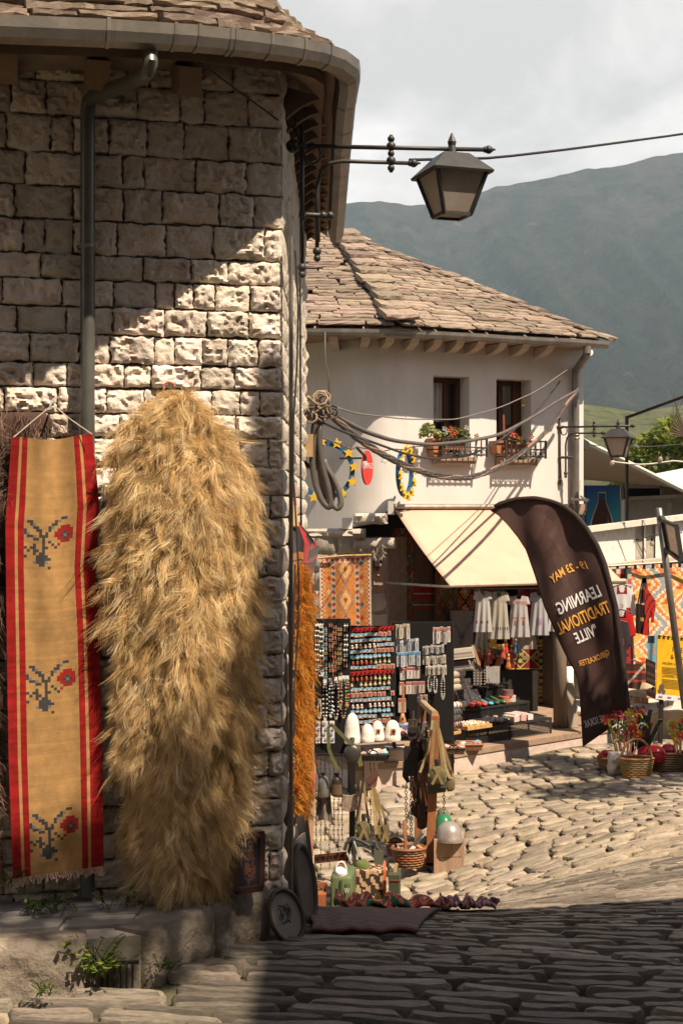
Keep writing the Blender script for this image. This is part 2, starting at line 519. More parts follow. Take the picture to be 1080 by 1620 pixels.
for ri,(z0,h)in enumerate(rows):
 u=0.008
 first=True
 while u<1.42:
  w=rnd.choice([0.075,0.10,0.13,0.15,0.17,0.19])*rnd.uniform(0.9,1.12)
  if first and ri%2:w*=0.65
  first=False
  c=NC+NDIR*(u+w/2)+UP*(z0+h/2)
  b=MB()
  rough_block(w-rnd.uniform(.003,.009),h-rnd.uniform(.004,.011),0.030*rnd.uniform(0.7,1.35),rnd.uniform(0,900),max(9,int(w*120)),12,0.46,0.35,b,(c-NOUT*0.03,-NDIR,UP,NOUT))
  b.build('stone',M['limestone'],house,origin=c,smooth=True,auto=38)
  u+=w
b=MB()
while z>-2.7:rows.append((z-.1,.1));z-=.1
for ri,(z0,h)in enumerate(rows):
 v=0.0 if ri%2 else-0.0
 while v<2.88:
  w=rnd.uniform(0.16,0.34)
  w=min(w,2.92-v)
  c=NC+SDIR*(v+w/2)+UP*(z0+h/2)
  rough_block(w-0.012,h-0.012,0.022*rnd.uniform(0.8,1.2),rnd.uniform(0,900),4,3,0.45,0.5,b,(c-SOUT*0.02,SDIR,UP,SOUT))
  v+=w
tag(b.build('side_masonry',M['limestone'],house,smooth=True,auto=38),kind='stuff')
b=MB()
cp=NC+Vector((0.024,-0.028,0))
b.tube([(cp.x,cp.y,z)for z in(-1.5,0,1.0)],0.008,8)
b.build('conduit',M['zinc'],house)
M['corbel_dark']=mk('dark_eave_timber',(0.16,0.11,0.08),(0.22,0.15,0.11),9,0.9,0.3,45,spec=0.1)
GZ=1.56
gpix=[(-330,36),(-150,42),(0,48),(180,55),(300,62),(380,70),(450,79),(500,88),(530,98)]
gzt=lambda px:interp(px,[-330,0,200,540],[1.48,1.50,1.525,1.60])
gpath=[P(px,py,F*gzt(px)/(HZ-py))for px,py in gpix]
gpath+=[P(549,112,5.21),P(551,128,5.34),Vector((0.012,5.7,1.60)),Vector((0.0,6.3,1.59)),Vector((-0.016,7.2,1.57)),Vector((-0.033,8.25,1.57))]
def resample(path,step):
 out=[path[0].copy()]
 acc=0.0
 for a,b_ in zip(path[:-1],path[1:]):
  L_=(b_-a).length
  d=step-acc
  while d<=L_:
   out.append(a.lerp(b_,d/L_));d+=step
  acc=L_-(d-step)
 out.append(path[-1].copy())
 return out
def frames(path):
 r=[]
 for i,p in enumerate(path):
  d=(path[min(i+1,len(path)-1)]-path[max(i-1,0)]).normalized()
  r.append((p,d,Vector((d.y,-d.x,0))))
 return r
gf=frames(gpath)
seg=0
b=MB()
prof=[(-0.046,0.036),(-0.044,0.0),(-0.032,-0.030),(0,-0.043),(0.032,-0.030),(0.044,0.0),(0.046,0.036),(0.041,0.036),(0.039,0),(0.028,-0.026),(0,-0.038),(-0.028,-0.026),(-0.039,0),(-0.041,0.036)]
vs=[]
for p,d,o in gf:
 for x,zz in prof:vs.append(p+o*x+UP*zz)
n=len(prof)
fs=[(i*n+k,(i+1)*n+k,(i+1)*n+(k+1)%n,i*n+(k+1)%n)for i in range(len(gf)-1)for k in range(n)]
b.add(vs,fs)
b.lathe([(0.041,0),(0.041,0.004)],gpath[-1]+Vector((0,-0.002,0)),12,axis='Y')
b.build('gutter',M['zinc'],house)
dense=resample(gpath,0.02)
df=frames(dense)
lens=np.cumsum([0]+[(dense[i+1]-dense[i]).length for i in range(len(dense)-1)])
def along(s):
 i=int(np.searchsorted(lens,s));i=min(max(i,0),len(df)-1)
 return df[i]
s_at=lambda x0:min(range(len(dense)),key=lambda i:abs(dense[i].x-x0)+(5 if dense[i].y>5.06 else 0))
seams=[lens[s_at((px-CX)*4.75/F)]for px in(185,275,310,355,362,415,470,515)]+[lens[-1]-3.0+.36*q for q in range(9)]
for s_ in seams:
 p,d,o=along(s_)
 b=MB()
 ring=[(x*1.06,zz*1.08+(0.001 if zz>0 else 0))for x,zz in prof[:7]]
 vs=[p+d*t+o*x+UP*zz for t in(-0.006,0.006)for x,zz in ring]
 b.add(vs,[(k,k+1,7+k+1,7+k)for k in range(6)])
 b.build('gutter_seam',M['zinc'],house)
ins=[p-o*0.05 for p,d,o in gf]
inner=[Vector((p.x,p.y,0))for p in(NC+NDIR*3.2-NOUT*.1,NC-NOUT*0.12-SOUT*0.12,NC+SDIR*2.9-SOUT*0.12)]
b=MB()
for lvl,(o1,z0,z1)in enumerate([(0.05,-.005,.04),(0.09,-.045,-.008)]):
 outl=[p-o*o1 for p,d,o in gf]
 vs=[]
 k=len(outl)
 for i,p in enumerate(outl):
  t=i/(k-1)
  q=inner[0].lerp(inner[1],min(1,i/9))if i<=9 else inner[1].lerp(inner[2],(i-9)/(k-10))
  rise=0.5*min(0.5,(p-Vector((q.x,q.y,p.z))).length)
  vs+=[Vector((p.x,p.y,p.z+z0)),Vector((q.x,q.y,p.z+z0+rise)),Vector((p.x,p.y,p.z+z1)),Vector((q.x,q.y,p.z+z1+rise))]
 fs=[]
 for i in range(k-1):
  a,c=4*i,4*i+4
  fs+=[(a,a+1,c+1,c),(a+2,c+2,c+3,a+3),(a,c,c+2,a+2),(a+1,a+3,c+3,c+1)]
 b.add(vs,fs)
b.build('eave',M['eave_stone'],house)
for px in(-230,-120,10,157,302):
 b=MB()
 d0=wallD(px)+0.05
 end=P(px,0,wallD(px)-0.27);st=Vector((end.x,end.y,0))-NOUT*0.35
 b.bar((st.x,st.y,1.60),(end.x,end.y,1.485),0.078,0.10)
 b.build('rafter',M['eave_stone'],house)
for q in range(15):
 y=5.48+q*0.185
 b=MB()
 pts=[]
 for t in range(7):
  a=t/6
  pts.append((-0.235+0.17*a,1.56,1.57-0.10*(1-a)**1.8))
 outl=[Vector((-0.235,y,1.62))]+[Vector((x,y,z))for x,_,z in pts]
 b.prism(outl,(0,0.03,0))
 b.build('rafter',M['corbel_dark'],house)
NR=16
PITCH_R,PITCH_H=0.060,0.047
def roof_pt(i_s,k):
 p,d,o=along(i_s)
 return p-o*(0.02+PITCH_R*k)+UP*(0.045+PITCH_H*k)
b=MB()
vs=[]
kmax=NR
cent=Vector((-1.9,7.0,GZ+1.6))
for p,d,o in gf:
 vs+=[p-o*0.045+UP*0.05,]
vs.append(cent)
b.add(vs,[(i,i+1,len(vs)-1)for i in range(len(vs)-2)])
vs=[p-o*0.05+UP*0.044 for p,d,o in gf]+[Vector((-2.6,8.3,GZ+0.044))]
b.add(vs,[(i+1,i,len(vs)-1)for i in range(len(vs)-2)])
b.build('roof',M['mortar'],house)
def slab_mesh(seed,name,w,h,t,mat):
 """thin irregular roof stone, front edge broken, lying in x (along) and y (up the roof)"""
 rs=random.Random(seed)
 nx=6
 fr=[(lerp(-.5,.5,i/nx)*w,-h*.5+rs.uniform(-.10,.10)*h*.6,rs.uniform(-.12,.12)*t)for i in range(nx+1)]
 fr[0]=(fr[0][0]+.03*w,fr[0][1]+.06*h,fr[0][2]);fr[-1]=(fr[-1][0]-.03*w,fr[-1][1]+.06*h,fr[-1][2])
 mid=[(x+rs.uniform(-.01,.01),y-rs.uniform(0,.09)*h,-t*rs.uniform(.3,.6))for x,y,z in fr]
 bot=[(x,y+rs.uniform(.0,.08)*h,-t)for x,y,z in fr]
 bk=[(x*.96,h*.5,z)for x,y,z in fr]
 bb=[(x*.96,h*.5,-t)for x,y,z in fr]
 m=MB()
 n=nx+1
 m.add(bb+bot+mid+fr+bk,[(L_*n+i,L_*n+i+1,(L_+1)*n+i+1,(L_+1)*n+i)for L_ in range(4)for i in range(nx)]+[tuple(q*n for q in(0,4,3,2,1))]+[tuple(q*n+nx for q in(0,1,2,3,4))])
 me_o=m.build(name,mat,None,origin=(0,0,0))
 me=me_o.data
 bpy.data.objects.remove(me_o)
 return me
SLABS=[slab_mesh(300+i,'slate',1.0,1.0,1.0,M['slate'])for i in range(10)]
def put_slab(parent,pos,right,upv,w,h,t,name='slate'):
 me=rnd.choice(SLABS)
 o=bpy.data.objects.new(name,me)
 COL.objects.link(o)
 o.parent=parent
 right=right.normalized();upv=(upv-right*upv.dot(right)).normalized()
 nrm=right.cross(upv)
 mt=Matrix((right,upv,nrm)).transposed()
 o.matrix_local=Matrix.LocRotScale(pos-WL[parent.name],mt.to_quaternion(),Vector((w,h,t)))
 return o
tot=lens[-1]
for k in range(11):
 s_=rnd.uniform(0,0.2)
 while s_<tot-0.1:
  w=rnd.uniform(0.13,0.34)
  p,d,o=along(s_+w/2)
  if-1.5<p.x and p.y<5.9 and not(p.y>5.2 and k>5 and False):
   inset=0.03+PITCH_R*k+rnd.uniform(-.014,.014)
   pos=p-o*(inset+0.092)+UP*(0.082+PITCH_H*k+rnd.uniform(-.006,.006))
   if not(p.y>5.06 and inset>0.75):
    sl_d=(-o*1.0+UP*0.30)
    dd=(d+UP*rnd.uniform(-.035,.035)+o*rnd.uniform(-.06,.06))
    put_slab(house,pos,dd,sl_d,(w*1.0)*(1-0.0*k),0.24,rnd.uniform(0.026,0.046))
  s_+=w*0.98
b=MB()
wp=lambda px,py,off:P(px,py,wallD(px)-off)
top=P(237,70,4.70);k1=P(238,117,4.66);k2=wp(139,157,0.062);bot=wp(139,1400,0.06)
bot=Vector((k2.x,k2.y,-1.40))
b.tube([top+UP*.03,k1+UP*.035,k1.lerp(k2,.03)+UP*.012,k1.lerp(k2,.12),k1.lerp(k2,.9),k1.lerp(k2,.98)-UP*.008,k2-UP*.04,bot],0.026,14)
dp=b.build('downpipe',M['pipe'],house,smooth=True,auto=40)
for zz in(0.93,-0.2):
 b=MB()
 b.lathe([(0.0285,-0.008),(0.0295,0),(0.0285,0.008)],(k2.x,k2.y,zz),12)
 b.box((k2.x-0.03,k2.y+0.03,zz),(0.02,0.06,0.01))
 b.build('pipe_clamp',M['zinc'],dp)
b=MB()
b.tube([P(232,40,4.62),P(290,80,4.8),wp(440,190,0.02)],0.0035,6)
b.build('eave_wire',M['iron'],house)
b=MB()
b.tube([NC+Vector((0.03,0.25+0.02*i,1.0-0.22*i+0))+Vector((0.012*math.sin(i*1.3),0,0))for i in range(12)],0.004,5)
b.tube([NC+Vector((0.03,0.9+0.03*i,1.0-0.2*i+0))for i in range(12)],0.005,5)
b.build('wall_cable',M['iron'],house)
# ---------------------------------------------------------------- pavement in front of the house
SWZ=-1.42
m=MB()
edge=[Vector((-2.6,4.45,0)),Vector((-1.45,4.56,0)),Vector((-0.66,4.74,0)),Vector((-0.30,5.26,0)),Vector((-0.215,5.36,0)),Vector((-2.6,5.0,0))]
m.prism([Vector((p.x,p.y,-1.75))for p in edge],(0,0,1.75+SWZ-0.012))
walk=m.build('pavement',mk('pavement_mortar',(0.42,0.36,0.29),(0.50,0.44,0.36),14,0.95,0.5,60,spec=0.1),origin=(-1.2,4.9,-1.6))
tag(walk,kind='structure')
M['flag']=mk('grey_flagstone',(0.20,0.19,0.175),(0.27,0.25,0.225),5,0.72,0.35,30,rand=0.14,spec=0.3,stain=(0.32,0.28,0.23),stain_scale=4,stain_amt=0.4)
rowsD=[(5.16,5.04),(5.03,4.93),(4.915,4.80),(4.785,4.66)]
for ri,(d1,d0)in enumerate(rowsD):
 x=-1.75+0.05*ri
 while x<-0.36:
  w=rnd.uniform(0.21,0.27)
  sl=0.19
  x1=x+w-0.022
  def yb(xx,dd):return dd+sl*(xx+0.9)
  lim=lambda xx,yy:yy>4.74+(xx+0.66)*1.44+.03 if xx>-0.66 else yy>4.56+(xx+1.45)*.22+.01
  quad=[(x,yb(x,d0)),(x1,yb(x1,d0)),(x1,yb(x1,d1)),(x,yb(x,d1))]
  if lim(*quad[1])and lim(*quad[0]):
   b=MB()
   tz=SWZ+rnd.uniform(-.003,.003)
   j=lambda:rnd.uniform(-.006,.006)
   q=[Vector((a+j(),c+j(),tz-0.02))for a,c in quad]
   b.prism(q,(0,0,0.02))
   b.build('paving_slab',M['flag'],walk)
  x+=w
M['kerb']=mk('dark_kerb_stone',(0.20,0.165,0.13),(0.34,0.285,0.225),7,0.9,1.0,30,spec=0.2,stain=(0.09,0.075,0.06),stain_scale=5,stain_amt=0.75,bdist=0.014)
def kerb(a,b_,name='kerb_stone',d=0.12,seed=0):
 a,b_=Vector(a),Vector(b_)
 rx=(b_-a);w=rx.length;rx.normalize()
 out=Vector((rx.y,-rx.x,0))
 b=MB()
 h=0.2
 c=(a+b_)/2+UP*(SWZ-h/2+0.004)
 nu,nv=26,10
 vs,fs=[],[]
 for jv in range(nv+5):
  for i in range(nu+1):
   x=(i/nu-.5)*w
   if jv<=nv:
    y=(jv/nv-.5)*h
    e=min(1,(nv-jv)/1.5)*min(1,min(i,nu-i)/1.2)
    p=c+rx*x+UP*y+out*(0.02*e-0.02+0.014*nz(seed+x*9,y*12)+0.009*nz(seed+x*30,y*34))
   else:
    t=(jv-nv)/4
    p=c+rx*x+UP*(h/2-0.006*t+0.004*nz(seed+x*20,t*3))-out*(0.03+t*d)
   vs.append(p)
 for jv in range(nv+4):
  for i in range(nu):
   k=jv*(nu+1)+i
   fs.append((k,k+1,k+nu+2,k+nu+1))
 n=nu+1
 for e in(0,nu):
  vs.append(c+rx*((e/nu-.5)*w)-UP*h/2-out*(0.03+d))
  ids=[jv*n+e for jv in range(nv+5)]+[len(vs)-1]
  fs.append(tuple(ids if e==0 else ids[::-1]))
 b.add(vs,fs)
 return b.build(name,M['kerb'],walk,smooth=True,auto=45)
kerb((-1.98,4.46,0),(-1.20,4.565,0),seed=4)
kerb((-1.185,4.565,0),(-0.83,4.625,0),seed=11)
kerb((-0.64,4.72,0),(-0.44,5.02,0),seed=25)
kerb((-0.435,5.03,0),(-0.255,5.30,0),seed=37)
b=MB()
for i in range(6):b.bar((-0.79+i*.02,4.70,-1.60),(-0.79+i*.02,4.71,-1.515),0.006,0.010)
b.bar((-0.80,4.71,-1.512),(-0.67,4.71,-1.512),0.010)
b.build('drain_grate',M['iron'],walk)
# ---------------------------------------------------------------- cobbles of the street
COB=[]
for i in range(10):
 rs=random.Random(70+i)
 mm=MB()
 nx,ny=8,4
 vs,fs=[],[]
 for jv in range(ny+1):
  for iu in range(nx+1):
   a,c=(-.5,-.46,-.31,-.15,.01,.16,.32,.46,.5)[iu],(-.5,-.41,-.03,.40,.5)[jv]
   rr=min(1,(.5-abs(a))/.045,(.5-abs(c))/.09)
   x=a*(1-.12*abs(nz(i*9+c*4,2.2+(a>0))));y=c*(1-.30*abs(nz(i*5.1+a*5,1.1+(c>0))))+.20*nz(i*3.7+a*2.6,5.0)+.07*nz(i*2.1+a*9,c*2)
   cr=max(0,abs(a)+abs(c)-.72)
   x*=1-cr*.35;y*=1-cr*.9
   z_=0.42*(1-(1-rr)**2)+0.24*nz(i*7.3+a*4,c*2)+.18*nz(i*3.3+a*9,c*7)
   vs.append(Vector((x,y,z_*.9-.2)))
 for jv in range(ny):
  for iu in range(nx):
   k=jv*(nx+1)+iu
   fs.append((k,k+1,k+nx+2,k+nx+1))
 n=len(vs)
 rim=[q for q in range(nx)]+[q*(nx+1)+nx for q in range(ny)]+[ny*(nx+1)+nx-q for q in range(nx)]+[(ny-q)*(nx+1)for q in range(ny)]
 for k in rim:vs.append(Vector((vs[k].x,vs[k].y,-1.0)))
 for k in range(len(rim)):fs.append((rim[(k+1)%len(rim)],rim[k],n+k,n+(k+1)%len(rim)))
 mm.add(vs,fs)
 ob=mm.build('cobblestone',M['cobble'],None,origin=(0,0,0),smooth=True,auto=50)
 COB.append(ob.data)
 bpy.data.objects.remove(ob)
def gn(x,y):
 e=0.12
 return Vector((-(gz(x+e,y)-gz(x-e,y))/(2*e),-(gz(x,y+e)-gz(x,y-e))/(2*e),1)).normalized()
cob_list=[]
def cobble(x,y,ang,w,d,h=0.055):
 cob_list.append((y,x,ang,w,d,h))
def ridge_y(x):
 return interp(x,[-1.5,-0.2,0.35,0.62,0.85,1.35,2.1,2.5,4],[6.5,6.5,6.5,6.6,7.6,8.6,9.6,10.0,11])
y=3.85
while y<10.2:
 d=rnd.uniform(0.046,0.078)
 x=-1.75+rnd.uniform(-.2,0)
 while x<3.0:
  w=rnd.uniform(0.17,0.46)
  xc=x+w/2
  f=max(0.0,min(1,(y-5.2)/3))
  yy=y+0.10*(xc-0.2)*(-1+3.4*f)+0.03*nz(xc*1.3,y*2)
  ang=math.atan(0.10*(-1+3.4*f))+rnd.uniform(-.05,.05)
  inf=-.27<xc/yy<.36
  kx=-0.66<=xc<-0.2
  okk=yy<ridge_y(xc)-.02
  if xc<-0.66:okk=okk and yy<4.56+(xc+1.45)*.22-.075
  elif xc<-0.26:okk=okk and yy<4.74+(xc+.66)*1.44-.07
  elif xc<0:okk=okk and(xc>-.14 or yy<5.3)
  if okk and inf:cobble(xc,yy,ang,w-0.012,d*rnd.uniform(.62,.84),rnd.uniform(.030,.044))
  x+=w
 y+=d
n_near=len(cob_list)
y=6.3
while y<15.2:
 d=rnd.uniform(0.12,0.19)
 x=-0.95+rnd.uniform(-.3,0)
 while x<4.8:
  w=rnd.uniform(0.14,0.29)
  xc=x+w/2
  yy=y+0.22*(xc-.5)+0.10*math.sin(xc*1.5+y*.7)
  ang=math.atan(0.22+.15*math.cos(xc*1.5+y*.7))+rnd.uniform(-.13,.13)
  if yy>ridge_y(xc)+.03 and-0.18<xc/yy<0.34 and yy<interp(xc,[-1,.6,1.2,2.2,3,4],[12.6,12.9,13.35,14.05,14.7,15.3]):
   cobble(xc,yy,ang,w-0.007,d*rnd.uniform(.88,1.0),rnd.uniform(.022,.032))
  x+=w
 y+=d*.98
cob_list.sort(key=lambda c:c[0])
def cob_matrix(c):
 yy,x,ang,w,d,h=c
 up=gn(x,yy)
 up=(up+Vector((rnd.uniform(-.03,.03),rnd.uniform(-.07,.03),0))).normalized()
 rx=Vector((math.cos(ang),math.sin(ang),0));rx=(rx-up*rx.dot(up)).normalized()
 ry=up.cross(rx)
 m4=Matrix((rx,ry,up)).transposed().to_4x4()
 return Matrix.Translation((x,yy,gz(x,yy)+rnd.uniform(-.004,.002)))@m4@Matrix.Diagonal((w,d,h,1))
vis=[c for c in cob_list if abs(c[1]/c[0])<0.25]
rest=cob_list
cnt=0
far_b=MB()
for c in cob_list:
 mt=cob_matrix(c)
 if cnt<298 and abs(c[1]/c[0])<0.25 and c[0]>4.2 and not(6.6<c[0]<8.6 and c[1]<0.5):
  o=bpy.data.objects.new('cobblestone',COB[rnd.randrange(10)])
  COL.objects.link(o);o.parent=street
  o.matrix_local=mt
  cnt+=1
 else:
  me=COB[rnd.randrange(10)]
  t=rnd.uniform(.72,1.3)
  far_b.add([mt@v.co for v in me.vertices],[tuple(p.vertices)for p in me.polygons],(t,t*rnd.uniform(.96,1.02),t*rnd.uniform(.9,1.02)))
M['cobble_dye']=mk('worn_cobble_mass',(0.255,0.212,0.163),(0.39,0.315,0.235),7,0.72,0.9,36,spec=0.3,stain=(0.085,0.072,0.055),stain_scale=5,stain_amt=0.5,bdist=0.01)
_t=M['cobble_dye'].node_tree
_a=_t.nodes.new('ShaderNodeAttribute');_a.attribute_name='dye'
_x=_t.nodes.new('ShaderNodeMix');_x.data_type='RGBA';_x.blend_type='MULTIPLY';_x.inputs['Factor'].default_value=1
_b=_t.nodes['Principled BSDF']
_s=_b.inputs['Base Color'].links[0].from_socket
_t.links.new(_s,_x.inputs['A']);_t.links.new(_a.outputs['Color'],_x.inputs['B']);_t.links.new(_x.outputs['Result'],_b.inputs['Base Color'])
fb=far_b.build('sett_paving',M['cobble_dye'],street,smooth=True,auto=50)
tag(fb,kind='stuff')
# ---------------------------------------------------------------- long wool
def wool(name,roots,normals,length,cols,per=11,seg=4,spread=0.018,width=0.0042,down=0.9,curl=0.25,stand=(.3,.7),wild=1.6,seed=5,parent=None,flow=None):
 """locks of wool: every lock is a bundle of tapering ribbons that draw together at the tip"""
 g=np.random.default_rng(seed)
 n=len(roots)
 roots=np.asarray(roots);normals=np.asarray(normals)
 ln=length*g.uniform(0.6,1.25,n)
 dirv=normals*g.uniform(*stand,(n,1))+np.array([0,0,-down])+g.normal(0,1,(n,3))*np.array([.30,.2,.35])*wild
 if flow is not None:dirv+=flow
 dirv/=np.linalg.norm(dirv,axis=1,keepdims=True)
 bend=g.normal(0,curl,(n,3))+np.array([0,0,-0.55])
 R_=np.repeat(np.arange(n),per)
 k=len(R_)
 off=g.normal(0,spread,(k,3))
 base=roots[R_]+off*np.array([1,.5,1])
 tip_off=off*0.55+g.normal(0,spread*0.55,(k,3))
 l2=ln[R_]*g.uniform(0.75,1.12,k)
 wv=g.uniform(0.6,1.3,k)*width
 ph=g.uniform(0,6.28,n)[R_]
 side=np.cross(dirv,np.array([0.0,1.0,0.0]))[R_]+g.normal(0,.4,(k,3))
 side/=np.linalg.norm(side,axis=1,keepdims=True)
 V=np.zeros((k,seg+1,2,3))
 for s_ in range(seg+1):
  t=s_/seg
  p=base*(1-t)+(roots[R_]+tip_off)*t+dirv[R_]*(l2*t)[:,None]+bend[R_]*(l2*t*t*0.55)[:,None]
  p=p+np.cross(dirv[R_],normals[R_])*(0.016*t*np.sin(t*8+ph))[:,None]+normals[R_]*(0.012*t*np.cos(t*8+ph))[:,None]
  w=wv*(1-0.8*t**2)
  V[:,s_,0]=p-side*w[:,None]/2
  V[:,s_,1]=p+side*w[:,None]/2
 verts=V.reshape(-1,3)
 q=np.arange(k)[:,None]*(seg+1)*2+np.arange(seg)[None,:]*2
 faces=np.stack([q,q+1,q+3,q+2],axis=-1).reshape(-1,4)
 c=np.asarray(cols,dtype=np.float32)
 ci=g.integers(0,len(c),n)
 base_c=c[ci]*g.uniform(0.85,1.15,(n,1)).astype(np.float32)
 lc=np.repeat(base_c[R_][:,None,:],seg,axis=1)*g.uniform(.9,1.1,(k,1,1)).astype(np.float32)
 lc=lc.reshape(-1,3)
 org=np.array(WL[parent.name])if parent is not None else verts.mean(0)
 if parent is None:org[2]=verts[:,2].min()
 me=bpy.data.meshes.new(name)
 me.vertices.add(len(verts));me.vertices.foreach_set('co',(verts-org).astype(np.float32).ravel())
 me.loops.add(faces.size);me.loops.foreach_set('vertex_index',faces.astype(np.int32).ravel())
 me.polygons.add(len(faces));me.polygons.foreach_set('loop_start',np.arange(0,faces.size,4,dtype=np.int32))
 me.materials.append(M['fur'])
 at=me.color_attributes.new('dye','FLOAT_COLOR','CORNER')
 a4=np.ones((len(faces),4),dtype=np.float32);a4[:,:3]=lc
 at.data.foreach_set('color',np.repeat(a4,4,axis=0).ravel())
 me.polygons.foreach_set('use_smooth',[True]*len(faces))
 me.update(calc_edges=True)
 me.validate()
 o=bpy.data.objects.new(name,me)
 COL.objects.link(o)
 if parent is not None:o.parent=parent
 o.location=Vector(org)-(WL[parent.name]if parent is not None else Vector((0,0,0)))
 WL[o.name]=Vector(org)
 return o
def skin(name,label,cat,left,right,ys_,bulge,cols,locks,length,seed,depth_fn,back=(0.3,0.22,0.12),ridge=None,flow_fn=None,lift=0.0,**kw):
 """a hanging hide: outline given by its left and right edge down the picture, bulging off the wall"""
 g=np.random.default_rng(seed)
 ly,lx=zip(*left);ry,rx_=zip(*right)
 y0,y1=ys_
 def surf(u,v):
  py=lerp(y0,y1,v)
  a,c=interp(py,ly,lx),interp(py,ry,rx_)
  px=lerp(a,c,u)
  t=2*u-1
  bl=bulge*math.sqrt(max(0.0,1-t*t))*min(1,.45+v*3)+0.03+lift*(1-.75*v)
  if ridge:bl+=ridge(u,v)
  bl+=0.02*nz(px*.02,py*.012,seed)
  return P(px,py,depth_fn(px)-bl)
 t_=thing(name,label,cat,surf(.5,1.0)+Vector((0,0,-.02)))
 m=MB();m.col=back
 m.grid(surf,22,60,thick=(0,0.02,0))
 m.build('hide',M['cloth'],t_,smooth=True)
 rts,nrm,fl=[],[],[]
 for _ in range(locks):
  u,v=g.uniform(0.0,1.0),g.uniform(0.0,0.985)
  p=surf(u,v);a=surf(min(1,u+.02),v)-surf(max(0,u-.02),v);c=surf(u,min(1,v+.02))-surf(u,max(0,v-.02))
  nn=a.cross(c)
  nn=-nn if nn.y>0 else nn
  nn.normalize()
  nn+=Vector(((u-.5)*.35,0,0));nn.normalize()
  rts.append(p);nrm.append(nn)
  fl.append(flow_fn(u,v)if flow_fn else(0,0,0))
 wool('wool',rts,nrm,length,cols,seed=seed,parent=t_,flow=np.array(fl),**kw)
 return t_
fur_left=[(618,266),(640,232),(665,205),(700,190),(760,182),(850,188),(900,182),(980,186),(1050,186),(1110,190),(1180,198),(1240,205),(1300,212),(1350,222),(1405,228)]
fur_right=[(618,290),(640,318),(690,352),(740,388),(800,404),(900,402),(960,394),(1040,398),(1100,392),(1150,384),(1200,384),(1250,376),(1300,366),(1340,350),(1405,346)]
tan=[(0.80,0.61,0.34),(0.84,0.67,0.40),(0.72,0.52,0.27),(0.88,0.73,0.48),(0.62,0.43,0.20)]
def fur_ridge(u,v):
 return 0.055*math.exp(-((u-0.50-.06*math.sin(v*5))/.16)**2)*min(1,v*2.2)-0.06*math.exp(-((u-0.52)/.05)**2)*max(0,v-.58)*3.2
def fur_flow(u,v):
 return((u-.5)*.5+1.25*nz(u*5,v*13,3.3)+.9*nz(u*13,v*34,6.1),-.25*max(0,nz(u*9,v*24,8.8)),.75*nz(u*6+9,v*15,1.0)+(0.35 if v<.10 else 0))
fur=skin('sheepskin_rug','long golden sheepskin rug hanging on the stone wall in the middle','sheepskin',fur_left,fur_right,(622,1402),0.10,tan,7600,0.085,3,wallD,ridge=fur_ridge,flow_fn=fur_flow,lift=.15,per=18,seg=6,width=0.0019,spread=0.0085,curl=0.45,stand=(.10,.40),wild=.8)
dl=[(650,-75),(700,-95),(1000,-95),(1380,-80)]
dr=[(645,50),(655,78),(670,86),(690,70),(800,8),(1000,-6),(1380,-8)]
brown=[(0.18,0.11,0.085),(0.24,0.155,0.12),(0.12,0.075,0.06),(0.34,0.23,0.18)]
skin('sheepskin_rug','dark brown shaggy sheepskin hanging behind the red bordered runner','sheepskin',dl,dr,(652,1380),0.02,brown,1000,0.085,8,wallD,back=(0.08,0.05,0.04),per=16,seg=4,width=0.003)
M['old_stone']=mk('old_street_stone',(.26,.215,.17),(.18,.15,.12),3,.95,.4,12,spec=.1)
# ---------------------------------------------------------------- the house and the tree across the street that shade the foreground (right of the frame)
nh=thing('plastered_house','tall plastered house across the street shading the cobbles','house',(6.7,-3,-1.6))
m=MB();m.box((6.4,-3.0,1.6),(6.2,11.6,6.6))
m.build('wall',M['limestone'],nh)
m=MB()
m.add([(2.8,3.15,4.9),(10.3,3.15,4.9),(10.3,-9.5,4.9),(2.8,-9.5,4.9),(5.6,.6,6.1),(8.0,.6,6.1),(8.0,-7,6.1),(5.6,-7,6.1)],[(0,3,2,1),(0,1,5,4),(1,2,6,5),(2,3,7,6),(3,0,4,7),(4,5,6,7)])
m.build('roof',M['slate'],nh)
for nm_,lb_,c_,s_ in(('stone_house','long unseen stone house added behind the viewer to block low sky light',(-5.0,-7.5,2.6),(16,8,9.0)),('stone_house','low unseen stone house added at the right to block low sky light',(10.2,9.5,-.6),(6.5,12,4.4))):  # two unseen houses, added to cut low sky light and deepen the shadows
 hb=thing(nm_,lb_,'house',(c_[0],c_[1],c_[2]-s_[2]/2))
 m=MB();m.box(c_,s_);m.build('wall',M['old_stone'],hb)
 m=MB();zr=c_[2]+s_[2]/2;x0,x1,y0,y1=c_[0]-s_[0]/2-.3,c_[0]+s_[0]/2+.3,c_[1]-s_[1]/2-.3,c_[1]+s_[1]/2+.3
 m.add([(x0,y0,zr),(x1,y0,zr),(x1,y1,zr),(x0,y1,zr),(x0+2,(y0+y1)/2,zr+1.2),(x1-2,(y0+y1)/2,zr+1.2)],[(3,2,1,0),(0,1,5,4),(1,2,5),(2,3,4,5),(3,0,4)])
 m.build('roof',M['slate'],hb)
